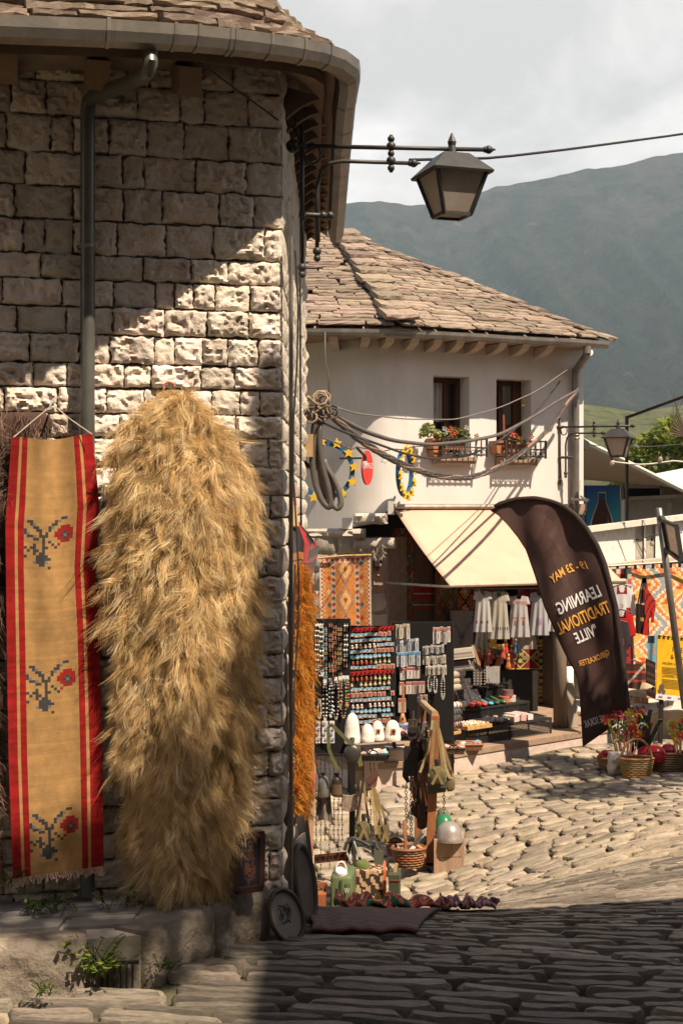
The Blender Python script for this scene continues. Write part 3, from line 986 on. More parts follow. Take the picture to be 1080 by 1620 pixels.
def leaf_cloud(mb,spots,n,size,cols,seed,flat=0.6):
 g=random.Random(seed)
 tw=[s[2]for s in spots]
 for _ in range(n):
  c,r,_w=g.choices(spots,tw)[0]
  while True:
   v=Vector((g.uniform(-1,1),g.uniform(-1,1),g.uniform(-1,1)))
   if v.length<=1:break
  p=Vector(c)+Vector((v.x*r[0],v.y*r[1],v.z*r[2]))
  s_=size*g.uniform(.6,1.35)
  a=Vector((g.uniform(-1,1),g.uniform(-1,1),g.uniform(-.6,.6))).normalized()
  b_=a.orthogonal().normalized();b_.rotate(Matrix.Rotation(g.uniform(0,6.28),3,a))
  q=g.choice(cols);k=g.uniform(.75,1.25)
  mb.add([p-a*s_*.5,p+b_*s_*.27,p+a*s_*.5,p-b_*s_*.27],[(0,1,2,3)],(q[0]*k,q[1]*k,q[2]*k))
green=[(0.08,0.14,0.03),(0.11,0.17,0.04),(0.06,0.11,0.025)]
tr=thing('street_tree','leafy street tree overhanging the pavement from across the street','tree',(2.55,2.9,-1.6))
m=MB();m.col=(0.2,0.16,0.12)
m.tube([(2.55,2.9,-1.6),(2.54,2.88,1.0),(2.4,2.75,3.0),(2.2,2.6,5.0)],0.09,8,r1=0.03)
for b_ in[(1.9,1.9,5.1),(2.0,3.05,5.0),(2.6,1.9,5.3),(2.4,2.6,5.1)]:
 m.tube([(2.4,2.76,2.9),(lerp(2.4,b_[0],.5),lerp(2.76,b_[1],.5),4.2),b_],0.035,6,r1=0.01)
m.build('trunk',M['wood'],tr,smooth=True)
m=MB()
leaf_cloud(m,[((2.25,1.85,5.0),(.55,.33,.22),5),((2.12,2.92,5.0),(.14,.14,.15),1.5),((2.36,2.70,5.0),(.14,.16,.2),2.0),((1.92,3.12,5.0),(.07,.08,.1),.6),((2.7,2.2,5.2),(.4,.4,.3),3)],1750,0.10,green,4)
m.build('crown',M['leaf'],tr)
tr=thing('street_tree','spreading street tree right of the square that dapples the far cobbles','tree',(5.9,9.2,-2.4))
m=MB();m.col=(0.2,0.16,0.12)
m.tube([(5.9,9.2,-2.5),(5.85,9.2,0.4),(5.6,9.4,2.2),(5.3,9.6,3.5)],0.13,8,r1=0.05)
for b_ in[(4.7,9.0,3.4),(5.0,10.6,3.5),(6.2,10.6,3.6),(6.3,8.6,3.7)]:
 m.tube([(5.7,9.3,1.6),(lerp(5.7,b_[0],.5),lerp(9.3,b_[1],.5),2.9),b_],0.05,6,r1=0.015)
m.build('trunk',M['wood'],tr,smooth=True)
m=MB()
leaf_cloud(m,[((4.95,9.3,3.5),(.55,.5,.3),3),((5.5,10.2,3.5),(.8,.7,.4),4),((6.3,9.6,3.6),(.8,.9,.4),4),((4.75,10.5,3.4),(.45,.4,.25),1.6)],2600,0.13,green,14)
m.build('crown',M['leaf'],tr)
# ---------------------------------------------------------------- the white house down the street
h2=thing('white_house','white plastered two storey house with stone slab roof above the shop','house',(1.2,16.5,-2.5))
W2=[Vector((-1.6,16.5,0)),Vector((-.9,15.92,0)),Vector((-.34,15.48,0)),Vector((.0,15.26,0)),Vector((.22,15.15,0)),Vector((.43,15.12,0)),Vector((.70,15.20,0))]
WD=Vector((0.905,0.425,0)).normalized();WN=Vector((0.425,-0.905,0)).normalized()
WEND=2.26
WE=W2[-1]+WD*WEND
def t2(px):
 k=(px-CX)/F
 return(W2[-1].y*k-W2[-1].x)/(WD.x-WD.y*k)
def w2(px,py=None,off=0.0,z=None):
 p=W2[-1]+WD*t2(px)
 zz=z if z is not None else(HZ-py)*p.y/F
 q=p+WN*off
 return Vector((q.x,q.y,zz))
Z2T=1.86
m=MB()
win=[]
for(pl,pr,pt,pb)in((685,742,595,723),(784.5,839.5,600,726)):
 ta,tb=t2(pl),t2(pr)
 ym=(W2[-1]+WD*(ta+tb)/2).y
 win.append((ta,tb,(HZ-pb)*ym/F,(HZ-pt)*ym/F))
zs=sorted(set([-0.06,Z2T]+[w[2]for w in win]+[w[3]for w in win]))
ts=sorted([0.0,WEND]+[w[0]for w in win]+[w[1]for w in win])
for i in range(len(ts)-1):
 for j in range(len(zs)-1):
  tm,zm=(ts[i]+ts[i+1])/2,(zs[j]+zs[j+1])/2
  if any(w[0]<tm<w[1]and w[2]<zm<w[3]for w in win):continue
  a,b_=W2[-1]+WD*ts[i],W2[-1]+WD*ts[i+1]
  m.add([(a.x,a.y,zs[j]),(b_.x,b_.y,zs[j]),(b_.x,b_.y,zs[j+1]),(a.x,a.y,zs[j+1])],[(0,1,2,3)])
RD=0.30
for ta,tb,za,zb in win:
 a,b_=W2[-1]+WD*ta,W2[-1]+WD*tb
 ai,bi=a-WN*RD,b_-WN*RD
 V=lambda p,z:(p.x,p.y,z)
 m.add([V(a,za),V(ai,za),V(ai,zb),V(a,zb)],[(3,2,1,0)])
 m.add([V(b_,za),V(bi,za),V(bi,zb),V(b_,zb)],[(0,1,2,3)])
 m.add([V(a,zb),V(b_,zb),V(bi,zb),V(ai,zb)],[(0,1,2,3)])
 m.add([V(a,za),V(b_,za),V(bi,za),V(ai,za)],[(3,2,1,0)])
lowz=[-0.40,-0.36,-0.31,-0.27,-0.16,-0.04,-0.06]
cur=[]
for i in range(len(W2)-1):
 for q in range(6):
  cur.append((i+q/6))
cur.append(len(W2)-1)
def cr(i,f):
 g_=lambda k:W2[min(max(k,0),len(W2)-1)]
 p0,p1,p2,p3=g_(i-1),g_(i),g_(i+1),g_(i+2)
 return 0.5*((2*p1)+(p2-p0)*f+(2*p0-5*p1+4*p2-p3)*f*f+(3*p1-p0-3*p2+p3)*f**3)
pl2=[]
for c in cur:
 i=min(int(c),len(W2)-2);f=c-i
 p=cr(i,f)
 zl=lerp(lowz[i],lowz[i+1],f)
 if p.x<0.44:zl=interp(p.x,[-1.6,-.34,.13,.3,.44],[-.36,-.31,-.23,-.20,-.18])
 else:zl=-0.06
 pl2.append((p,zl))
for(a,za),(b_,zb)in zip(pl2[:-1],pl2[1:]):
 m.add([(a.x,a.y,za),(b_.x,b_.y,zb),(b_.x,b_.y,Z2T),(a.x,a.y,Z2T)],[(0,1,2,3)])
e2=WE-WN*4.0
m.add([(WE.x,WE.y,-2.6),(e2.x,e2.y,-2.6),(e2.x,e2.y,Z2T),(WE.x,WE.y,Z2T)],[(0,1,2,3)])
m.add([(WE.x,WE.y,-0.06),(WE.x-.001,WE.y,-0.06),(-1.6,16.5,Z2T),(WE.x,WE.y,Z2T)],[])
m.build('wall',M['plaster'],h2)
ZG2=1.775
g2px=[(380,527),(470,526),(540,526),(600,527),(650,529),(700,531),(760,534),(820,538),(880,541),(920,543),(959,546)]
g2=[Vector(((px-CX)*ZG2/(HZ-py),F*ZG2/(HZ-py),ZG2))for px,py in g2px]
gf2=frames(g2)
b=MB()
pr2=[(x*.98,z*.98)for x,z in prof]
vs=[]
for p,d,o in gf2:
 for x,zz in pr2:vs.append(p+o*x+UP*zz)
b.add(vs,[(i*n2+k,(i+1)*n2+k,(i+1)*n2+(k+1)%n2,i*n2+(k+1)%n2)for n2 in(len(pr2),)for i in range(len(gf2)-1)for k in range(n2)])
b.add([gf2[-1][0]+gf2[-1][2]*x+UP*zz for x,zz in pr2[:7]],[tuple(range(7))])
b.build('gutter',M['zinc'],h2)
for px in(580,640,700,815,925):
 i=max(k for k in range(len(g2px))if g2px[k][0]<=px);f=(px-g2px[i][0])/(g2px[i+1][0]-g2px[i][0])
 p=g2[i].lerp(g2[i+1],f);d=gf2[i][1];o=gf2[i][2]
 b=MB()
 ring=[(x*1.06,zz*1.08+(0.001 if zz>0 else 0))for x,zz in pr2[:7]]
 vs=[p+d*t+o*x+UP*zz for t in(-0.008,0.008)for x,zz in ring]
 b.add(vs,[(k,k+1,7+k+1,7+k)for k in range(6)])
 b.build('gutter_seam',M['zinc'],h2)
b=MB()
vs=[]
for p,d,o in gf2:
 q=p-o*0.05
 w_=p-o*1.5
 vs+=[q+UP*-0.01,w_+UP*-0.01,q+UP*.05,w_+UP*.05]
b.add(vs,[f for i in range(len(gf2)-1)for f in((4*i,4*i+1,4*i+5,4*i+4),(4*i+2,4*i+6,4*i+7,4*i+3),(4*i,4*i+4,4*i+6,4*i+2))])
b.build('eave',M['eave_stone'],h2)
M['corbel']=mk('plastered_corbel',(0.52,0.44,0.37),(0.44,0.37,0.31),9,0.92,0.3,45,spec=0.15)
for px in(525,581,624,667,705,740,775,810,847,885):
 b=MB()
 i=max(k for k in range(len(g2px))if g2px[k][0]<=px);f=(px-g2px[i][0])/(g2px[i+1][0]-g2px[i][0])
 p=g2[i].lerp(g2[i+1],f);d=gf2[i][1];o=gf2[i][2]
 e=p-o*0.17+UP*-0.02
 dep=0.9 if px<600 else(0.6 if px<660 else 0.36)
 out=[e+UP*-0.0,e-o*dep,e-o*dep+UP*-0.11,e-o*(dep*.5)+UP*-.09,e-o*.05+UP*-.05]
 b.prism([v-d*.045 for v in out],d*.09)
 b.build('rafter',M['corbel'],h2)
b=MB()
st=W2[-1]+WD*-0.18
for i in range(9):
 a=W2[-1]+WD*lerp(-.18,WEND,i/9);c=W2[-1]+WD*(lerp(-.18,WEND,(i+1)/9)-.008)
 pr_=[a+WN*-.3,c+WN*-.3,c+WN*.05,a+WN*.05]
 b=MB()
 b.prism([Vector((p.x,p.y,-0.10))for p in pr_],(0,0,0.12))
 b.build('ledge_stone',M['eave_stone'],h2)
A_=Vector((0.0,17.55,3.34));Rr=Vector((2.93,15.80,1.84));K_=Vector((0.62,14.62,1.84));Lf=Vector((-2.4,14.56,1.84));Al=Vector((-2.4,17.55,3.34))
bk=Vector((2.0,19.5,1.84));bkl=Vector((-2.4,20.5,1.84))
b=MB()
dn=Vector((0,0,-0.03))
b.add([Lf+dn,K_+dn,A_+dn,Al+dn,Rr+dn,bk+dn,bkl+dn],[(0,1,2,3),(1,4,2),(4,5,2),(2,5,6,3),(0,6,5,4,1)])
b.build('roof',M['mortar'],h2)
def slab_rows(p0,p1,q0,q1,nrow,xmin,skip_edge=0.0,wr=(0.16,0.46)):
 for k in range(nrow):
  t=k/nrow
  a,c=p0.lerp(q0,t),p1.lerp(q1,t)
  L_=(c-a).length
  d=(c-a).normalized()
  upv=((q0+q1)/2-(p0+p1)/2)
  upv=(upv-d*upv.dot(d))
  run=upv.length/nrow
  upn=upv.normalized()
  nrm=d.cross(upn)
  s_=rnd.uniform(-.1,0.02)
  while s_<L_-.04:
   w=rnd.uniform(*wr)
   if k>nrow-3:w*=.7
   p=a+d*(s_+w/2)
   if p.x>xmin and s_+w/2<L_+.02:
    th=rnd.uniform(.026,.033)
    tilt=(upn*1.0-nrm*0.15+nrm*rnd.uniform(-.012,.012))
    put_slab(h2,p+upn*(run*.9)+nrm*(th+rnd.uniform(0.0,.005)),d+nrm*rnd.uniform(-.012,.012)+upn*rnd.uniform(-.02,.02),tilt,min(w,L_+.1-s_)*1.01,run*2.2,th)
   s_+=w
slab_rows(K_+Vector((.02,0,0)),Rr,A_,A_+(Rr-K_)*.02,33,-1,wr=(.18,.6))
slab_rows(Vector((-1.2,14.56,1.84)),K_,Vector((-1.2,17.55,3.34)),A_,33,-.5,wr=(.22,.62))
for k in range(11):
 t=.04+k/10.4*.93
 p=K_.lerp(A_,t)
 put_slab(h2,p+Vector((-.0,-.02,.115)),Vector((1,.25,.02)),Vector((-.22,1,.36)),rnd.uniform(.30,.42),.36,.06)
for k in range(13):
 t=k/12.5
 p=Rr.lerp(A_,t)
 put_slab(h2,p+Vector((-.04,.05,.075)),(Rr-A_)*1.0+Vector((0,0,.35)),Vector((.4,1,.1)),.33,.3,.045)
DW=(0.085,0.035,0.018)
for wi,(ta,tb,za,zb)in enumerate(win):
 c=W2[-1]+WD*(ta+tb)/2-WN*.2
 wn=MB();wn.col=DW
 pt=lambda t,z,off=-.235:Vector(((W2[-1]+WD*t+WN*off).x,(W2[-1]+WD*t+WN*off).y,z))
 fw=.055
 for a,b_ in((pt(ta,za),pt(ta,zb)),(pt(tb,za),pt(tb,zb))):
  wn.bar(a+WD*(fw/2 if a==pt(ta,za)else-fw/2),b_+WD*(fw/2 if a==pt(ta,za)else-fw/2),fw,.06,up=WN)
 wn.bar(pt(ta,za+fw/2),pt(tb,za+fw/2),.06,fw)
 wn.bar(pt(ta,zb-fw/2),pt(tb,zb-fw/2),.06,fw)
 mid=ta+(tb-ta)*(.60 if wi==0 else .40)
 wn.bar(pt(mid,za),pt(mid,zb),.06,.065,up=WN)
 if wi==1:
  zz=za+(zb-za)*.42
  wn.bar(pt(ta,zz),pt(tb,zz),.05,.05)
  wn.bar(pt(tb-.10,za,-.2),pt(tb-.10,zb,-.2),.05,.05,up=WN)
 wob=wn.build('window',M['wood'],h2)
 g_=MB();g_.add([pt(ta,za,-.26),pt(tb,za,-.26),pt(tb,zb,-.26),pt(ta,zb,-.26)],[(0,1,2,3)])
 g_.build('pane',M['pane'],wob)
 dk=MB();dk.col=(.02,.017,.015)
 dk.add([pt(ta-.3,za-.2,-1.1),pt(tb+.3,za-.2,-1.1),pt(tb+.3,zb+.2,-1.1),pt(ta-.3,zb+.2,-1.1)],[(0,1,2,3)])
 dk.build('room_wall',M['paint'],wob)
 if wi==0:
  cu=MB();cu.col=(.62,.58,.52)
  cu.grid(lambda u,v:pt(lerp(ta+.05,mid+.05,u),lerp(zb-.03,za+(zb-za)*.46,v)-(.012*abs(math.sin(u*25))if v>.99 else 0),-.245+.014*math.sin(u*30)),30,6)
  cu.build('curtain',M['cotton'],wob,smooth=True)
 sl_=MB()
 a=pt(ta-.02,za-.055,.0);b_=pt(tb+.02,za-.055,0)
 pr_=[Vector((p.x,p.y,0))for p in(a-WN*.27,b_-WN*.27,b_+WN*.10,a+WN*.10)]
 sl_.prism([Vector((p.x,p.y,za-.075))for p in pr_],(0,0,.073))
 sl_.build('sill',M['eave_stone'],wob)
 ra=MB()
 o1=.20
 zt_=za+.19
 t0,t1=ta+(.30 if wi==0 else .24),tb+(.10 if wi==0 else .06)
 t0=ta+.0
 for zz in(za+.02,za+.10,zt_):
  ra.bar(pt(t0,zz,o1),pt(t1,zz,o1),.012)
  ra.bar(pt(t1,zz,o1),pt(t1,zz,0.0),.012)
  ra.bar(pt(t0,zz,o1),pt(t0,zz,0.0),.012)
 k=8
 for q in range(k+1):
  tt=lerp(t0,t1,q/k)
  ra.bar(pt(tt,za+.0,o1),pt(tt,zt_+.01,o1),.011 if 0<q<k else .02,up=WN)
  if q<k:
   cc=pt((tt+lerp(t0,t1,(q+1)/k))/2,za+.05,o1)
   ra.tube([cc+WD*(.022*math.cos(a_))+UP*(.022*math.sin(a_))for a_ in[x*math.pi/4 for x in range(9)]],.004,4)
 ra.build('window_guard',M['iron'],wob)
b=MB()
tp=w2(905,500,.06)
zz=lambda p,z:Vector((p.x,p.y,z))
e_=g2[-2].lerp(g2[-1],.2)
b.tube([e_+UP*-.03,e_+UP*-.11],.045,10)
b.tube([e_+UP*-.09+WD*.03,zz(tp,1.52)],.045,10)
b.tube([zz(tp,1.55),zz(tp,-.32)],.042,10)
d2=b.build('downpipe',M['zinc'],h2,smooth=True,auto=40)
for z_ in(.80,.76):
 b=MB();b.lathe([(.045,-.008),(.05,0),(.045,.008)],zz(tp,z_),12);b.build('pipe_clamp',M['zinc'],d2)
b=MB();b.col=(.7,.66,.6)
q=w2(911,775,.02);b.box(q+Vector((0,0,.05)),(.07,.05,.12))
b.build('meter_box',M['paint'],h2)
b=MB();b.col=(.74,.70,.64)
q=Vector((0.07*1,15.0,0));q=P(549,828,14.98);b.box(q,(.11,.05,.12))
b.build('junction_box',M['paint'],h2)
# ---------------------------------------------------------------- hills and mountain
ridge=[(-400,360),(300,345),(500,330),(550,322),(600,320),(640,326),(700,322),(740,314),(780,298),(830,286),(880,281),(930,268),(980,262),(1020,250),(1080,240),(1200,215),(1500,260),(2000,330)]
def ridged(x,y,o=5):
 a,f,s_=1.0,1.0,0.0
 for _ in range(o):
  s_+=a*(1-abs(nz(x*f,y*f,f*3.7))*2);a*=.5;f*=2.05
 return s_
YR,YF=2300.0,900.0
m=MB()
def mtn(u,v):
 px=lerp(-500,2100,u)
 y=lerp(YF,YR,v)
 ps,zs_=zip(*ridge)
 H=(HZ-interp(px,ps,zs_))*YR/F
 x=(px-CX)/F*lerp(1400,YR,v)
 prof_=.42*v+.58*v**2.2 if v<.86 else(.42*.86+.58*.86**2.2)+(v-.86)/.14*(1-(.42*.86+.58*.86**2.2))
 z=lerp(-12,H,prof_)
 gul=ridged(x*.0075+.22*v+4.1+.25*nz(v*2.5,x*.003),v*.32+x*.001,6)-.9
 y-=gul*105*math.sin(math.pi*min(1,v*1.02))*(.35+.65*v)
 z+=(gul*30+10*nz(x*.03,v*9))*math.sin(math.pi*min(1,v))**.7
 if v>.97:z+=4*nz(x*.012,7.7)+2.5*nz(x*.05,2.2)
 return(x,y,z)
m.grid(mtn,400,150)
m.grid(lambda u,v:(lambda p:(p[0],p[1]+160*v,lerp(p[2],p[2]*.55,v)))(mtn(u,1.0)),330,2)
mm_=bpy.data.materials.new('mountain_side');mm_.use_nodes=True
t=mm_.node_tree;N=t.nodes.new;K=t.links.new
bs=t.nodes['Principled BSDF'];bs.inputs['Roughness'].default_value=1;bs.inputs['Specular IOR Level'].default_value=0
ge=N('ShaderNodeNewGeometry');se=N('ShaderNodeSeparateXYZ');K(ge.outputs['Position'],se.inputs[0])
na=N('ShaderNodeTexNoise');na.inputs['Scale'].default_value=.05;na.inputs['Detail'].default_value=10;na.inputs['Roughness'].default_value=.68
K(ge.outputs['Position'],na.inputs['Vector'])
nb=N('ShaderNodeTexNoise');nb.inputs['Scale'].default_value=.013;nb.inputs['Detail'].default_value=9;nb.inputs['Roughness'].default_value=.6;nb.inputs['Distortion'].default_value=.3
K(ge.outputs['Position'],nb.inputs['Vector'])
ra_=N('ShaderNodeValToRGB');e=ra_.color_ramp.elements
e[0].position=.36;e[0].color=(.014,.024,.020,1);e[1].position=.66;e[1].color=(.050,.068,.046,1)
K(na.outputs['Fac'],ra_.inputs['Fac'])
mh=N('ShaderNodeMapRange');mh.inputs['From Min'].default_value=120;mh.inputs['From Max'].default_value=560;mh.inputs['To Min'].default_value=-.16;mh.inputs['To Max'].default_value=.16
K(se.outputs['Z'],mh.inputs['Value'])
ab=N('ShaderNodeMath');ab.operation='ADD';K(nb.outputs['Fac'],ab.inputs[0]);K(mh.outputs[0],ab.inputs[1])
rb=N('ShaderNodeValToRGB');rb.color_ramp.elements[0].position=.56;rb.color_ramp.elements[1].position=.68
K(ab.outputs[0],rb.inputs['Fac'])
xr=N('ShaderNodeMix');xr.data_type='RGBA';K(rb.outputs['Color'],xr.inputs['Factor']);K(ra_.outputs['Color'],xr.inputs['A']);xr.inputs['B'].default_value=(.075,.071,.062,1)
nc_=N('ShaderNodeTexNoise');nc_.inputs['Scale'].default_value=.02;nc_.inputs['Detail'].default_value=8
K(ge.outputs['Position'],nc_.inputs['Vector'])
rc=N('ShaderNodeValToRGB');rc.color_ramp.elements[0].position=.66;rc.color_ramp.elements[1].position=.73
K(nc_.outputs['Fac'],rc.inputs['Fac'])
xs_=N('ShaderNodeMix');xs_.data_type='RGBA';K(rc.outputs['Color'],xs_.inputs['Factor']);K(xr.outputs['Result'],xs_.inputs['A']);xs_.inputs['B'].default_value=(.15,.13,.10,1)
K(xs_.outputs['Result'],bs.inputs['Base Color'])
mq=N('ShaderNodeMapping');mq.inputs['Scale'].default_value=(.020,.0035,.0035);mq.inputs['Rotation'].default_value=(0,.25,0)
K(ge.outputs['Position'],mq.inputs['Vector'])
nq=N('ShaderNodeTexNoise');nq.inputs['Scale'].default_value=1;nq.inputs['Detail'].default_value=10;nq.inputs['Roughness'].default_value=.66;nq.inputs['Distortion'].default_value=.4
K(mq.outputs[0],nq.inputs['Vector'])
rq=N('ShaderNodeValToRGB');rq.color_ramp.elements[0].position=.50;rq.color_ramp.elements[1].position=.74;rq.color_ramp.elements[1].color=(.7,.7,.7,1)
K(nq.outputs['Fac'],rq.inputs['Fac'])
xq=N('ShaderNodeMix');xq.data_type='RGBA';K(rq.outputs['Color'],xq.inputs['Factor']);K(xs_.outputs['Result'],xq.inputs['A']);xq.inputs['B'].default_value=(.125,.12,.088,1)
K(xq.outputs['Result'],bs.inputs['Base Color'])
nd_=N('ShaderNodeTexNoise');nd_.inputs['Scale'].default_value=.022;nd_.inputs['Detail'].default_value=12;nd_.inputs['Roughness'].default_value=.72
K(ge.outputs['Position'],nd_.inputs['Vector'])
bd_=N('ShaderNodeBump');bd_.inputs['Strength'].default_value=.9;bd_.inputs['Distance'].default_value=75
K(nd_.outputs['Fac'],bd_.inputs['Height']);K(bd_.outputs['Normal'],bs.inputs['Normal'])
mt_o=m.build('mountain',mm_,origin=(0,1500,0),smooth=True)
tag(mt_o,kind='structure')
m=MB()
hr=[(500,760),(800,715),(915,640),(960,645),(1010,655),(1080,640),(1250,600),(1500,620)]
def hill(u,v):
 px=lerp(560,1480,u)
 ps,zs_=zip(*hr)
 y=lerp(330,640,v)
 H=(HZ-interp(px,ps,zs_))*640/F
 x=(px-CX)/F*lerp(420,640,v)
 return(x,y,lerp(-25,H,v**1.15)+2.2*nz(x*.03,y*.03))
m.grid(hill,70,30)
m.grid(lambda u,v:(lambda p:(p[0],p[1]+120*v,lerp(p[2],-26,v)))(hill(u,1.0)),70,2)
hl=m.build('hill',mk('scrub_hill',(.105,.105,.045),(.035,.05,.018),.22,1,spec=0,stain=(.15,.125,.075),stain_scale=.05,stain_amt=.6),origin=(100,450,0),smooth=True)
tag(hl,kind='structure')
hz=MB();hz.box((0,1240,300),(3600,2620,760))
hm=bpy.data.materials.new('mountain_air');hm.use_nodes=True
t=hm.node_tree;t.nodes.remove(t.nodes['Principled BSDF'])
pv=t.nodes.new('ShaderNodeVolumePrincipled');pv.inputs['Color'].default_value=(.66,.84,1.0,1);pv.inputs['Density'].default_value=0.00016;pv.inputs['Anisotropy'].default_value=0.0
t.links.new(pv.outputs[0],t.nodes['Material Output'].inputs['Volume'])
hz_o=hz.build('haze',hm,origin=(0,0,0))
tag(hz_o,kind='stuff')
# ---------------------------------------------------------------- shop shell under the white house
def wq(px,py,off=0.0):
 """the point seen at (px, py) on the plane parallel to the facade, off metres in front of it"""
 k=(px-CX)/F
 b=W2[-1]+WN*off
 t=(b.y*k-b.x)/(WD.x-WD.y*k)
 p=b+WD*t
 return Vector((p.x,p.y,(HZ-py)*p.y/F))
def sl_line(px,p0,p1):
 """point of the plan line p0-p1 seen in picture column px"""
 k=(px-CX)/F
 d=p1-p0
 t=(p0.y*k-p0.x)/(d.x-d.y*k)
 return p0+d*t
FZ=-2.30
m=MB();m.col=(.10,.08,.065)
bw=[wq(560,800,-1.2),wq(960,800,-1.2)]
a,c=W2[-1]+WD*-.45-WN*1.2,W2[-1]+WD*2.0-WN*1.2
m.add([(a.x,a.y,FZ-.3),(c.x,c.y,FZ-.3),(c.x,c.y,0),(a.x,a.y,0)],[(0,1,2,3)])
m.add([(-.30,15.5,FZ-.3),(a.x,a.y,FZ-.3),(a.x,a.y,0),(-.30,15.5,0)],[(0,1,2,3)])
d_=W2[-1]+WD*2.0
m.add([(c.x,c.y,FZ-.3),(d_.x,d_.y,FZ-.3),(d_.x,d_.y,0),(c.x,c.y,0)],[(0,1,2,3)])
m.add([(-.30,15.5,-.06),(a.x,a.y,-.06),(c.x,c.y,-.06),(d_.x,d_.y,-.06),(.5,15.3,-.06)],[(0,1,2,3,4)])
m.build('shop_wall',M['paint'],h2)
PA,PB=Vector((-.75,15.62,0)),Vector((.50,15.13,0))
pd=(PB-PA).normalized();pn=Vector((pd.y,-pd.x,0))
m=MB();m.prism([Vector((p.x,p.y,-2.7))for p in(PA,PB,PB-pn*.6,PA-pn*.6)],(0,0,2.36))
m.build('pier_core',M['mortar'],h2)
m=MB();m.prism([Vector((x,y,-2.8))for x,y in((-3.2,16.9),(-.73,15.64),(-.73,16.1),(-3.2,17.4))],(0,0,2.62));m.build('lower_wall',M['old_stone'],h2)
M['pier']=mk('pale_pier_stone',(.55,.49,.42),(.44,.38,.315),5,.92,.6,24,rand=.10,spec=.15,stain=(.28,.23,.18),stain_scale=3,stain_amt=.5,bdist=.015)
pierL=(PB-PA).length
z=-.34
ri=0
while z>-2.5:
 h=rnd.uniform(.17,.24)
 x=.35+(0 if ri%2 else-.15)
 while x<pierL-.02:
  w=min(rnd.uniform(.24,.40),pierL-x)
  if w<.10:break
  cc=PA+pd*(x+w/2)+UP*(z-h/2)
  b=MB();rough_block(w-.012,h-.012,.04*rnd.uniform(.7,1.3),rnd.uniform(0,900),6,4,.35,.5,b,(cc-pn*.02,pd,UP,pn))
  b.build('stone',M['pier'],h2,origin=cc,smooth=True,auto=40)
  x+=w
 z-=h;ri+=1
for(x0,x1,py0,py1,D,dep)in((562,611,812,829,15.02,.14),(486,578,836,851,15.1,.18),(560,625,851,868,15.05,.08)):
 a,c=P(x0,(py0+py1)/2,D+.08),P(x1,(py0+py1)/2,D-.04)
 cc=(a+c)/2;rx=(c-a).normalized();ou=Vector((rx.y,-rx.x,0)).normalized()
 b=MB();rough_block((c-a).length,(py1-py0)*D/F,dep,x0*1.3,12,4,.30,.35,b,(cc-ou*.02,rx,UP,ou))
 b.build('stone',M['pier'],h2,origin=cc,smooth=True,auto=40)
PL=[Vector((.10,12.62,0)),Vector((.57,12.80,0)),Vector((1.12,13.34,0)),Vector((2.10,14.18,0)),Vector((2.75,14.75,0)),Vector((3.3,16.9,0)),Vector((-.6,16.3,0)),Vector((-.3,13.4,0))]
M['pink']=mk('pink_step_stone',(.52,.40,.34),(.60,.49,.42),8,.92,.6,30,spec=.15,stain=(.36,.28,.23),stain_scale=5,stain_amt=.5)
fl=thing('shop_platform','low stone platform with pinkish step in front of the souvenir shop','platform',(1.2,14.3,-2.6))
m=MB();m.prism([Vector((p.x,p.y,-2.75))for p in PL],(0,0,.45-.055));m.build('step',M['pink'],fl)
ctr=Vector((1.2,14.6,0))
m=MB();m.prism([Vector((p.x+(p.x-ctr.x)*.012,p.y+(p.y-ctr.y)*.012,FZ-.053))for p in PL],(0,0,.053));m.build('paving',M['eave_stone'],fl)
m=MB()
for i,(px,h)in enumerate(((575,.40),(608,.40))):
 a=P(px+1,1200,12.62+i*.12);c=P(px+33,1200,12.72+i*.12)
 m.prism([Vector((p.x,p.y,-2.62))for p in(a,c,c+Vector((0,.3,0)),a+Vector((0,.3,0)))],(0,0,.42))
m.build('plinth_block',M['pink'],fl)
m=MB();m.col=(.20,.155,.115)
pb=P(886,1140,14.75)
m.tube([(pb.x,pb.y,FZ),(pb.x-.01,pb.y,-1.5),(pb.x-.03,pb.y+.02,-.95)],.075,10,r1=.065)
m.build('post',M['wood'],h2,smooth=True)
m=MB();m.col=(.30,.25,.19)
m.bar((pb.x+.13,pb.y-.02,FZ),(pb.x+.10,pb.y+.1,-1.85),.11,.03)
tag(m.build('plank',M['wood']),'short wooden plank leaning against the post behind the feather banner','plank')
m=MB();m.col=(.78,.76,.72)
q=P(899,1070,14.9)
m.tube([q+Vector((0,0,.1)),q+Vector((.0,0,-.22)),q+Vector((.015,-.03,-.30)),q+Vector((.10,-.10,-.36))],.05,10)
tag(m.build('drain_pipe',M['paint'],smooth=True),'short white plastic drain pipe behind the lower part of the feather banner','pipe')
aw=thing('awning','cream fabric awning stretched over the souvenir shop front','awning',wq(760,860,.6))
aL0,aL1=wq(622,803,.04),wq(712,927,0)*0+P(712,927,13.98)
run=aL1-aL0
aR0=aL0+WD*2.07;aR1=aL1+WD*2.07
m=MB();m.col=(.60,.42,.315)
def awn(u,v):
 p=aL0.lerp(aR0,u).lerp(aL1.lerp(aR1,u),v)
 return p+Vector((0,0,-.03*math.sin(math.pi*v)-.008*math.sin(u*14)*v))
m.grid(awn,24,14,thick=(0,0,-.004))
m.build('canvas',M['canvas'],aw,smooth=True)
m=MB();m.col=(.60,.42,.315)
m.tube([aL1+UP*.005-WD*.02,aR1+UP*.005+WD*.02],.022,8)
m.build('front_bar',M['paint'],aw)
m=MB();m.col=(.30,.27,.24)
m.tube([aL0+WN*.03+UP*.01,aR0+WN*.03+UP*.01],.03,8);m.build('roller',M['metal'],aw)
m=MB();m.col=(.55,.53,.5)
m.box(aL0+Vector((-.03,-.05,.0)),(.06,.10,.14));m.build('bracket',M['paint'],aw)
m=MB();m.col=(.42,.36,.30)
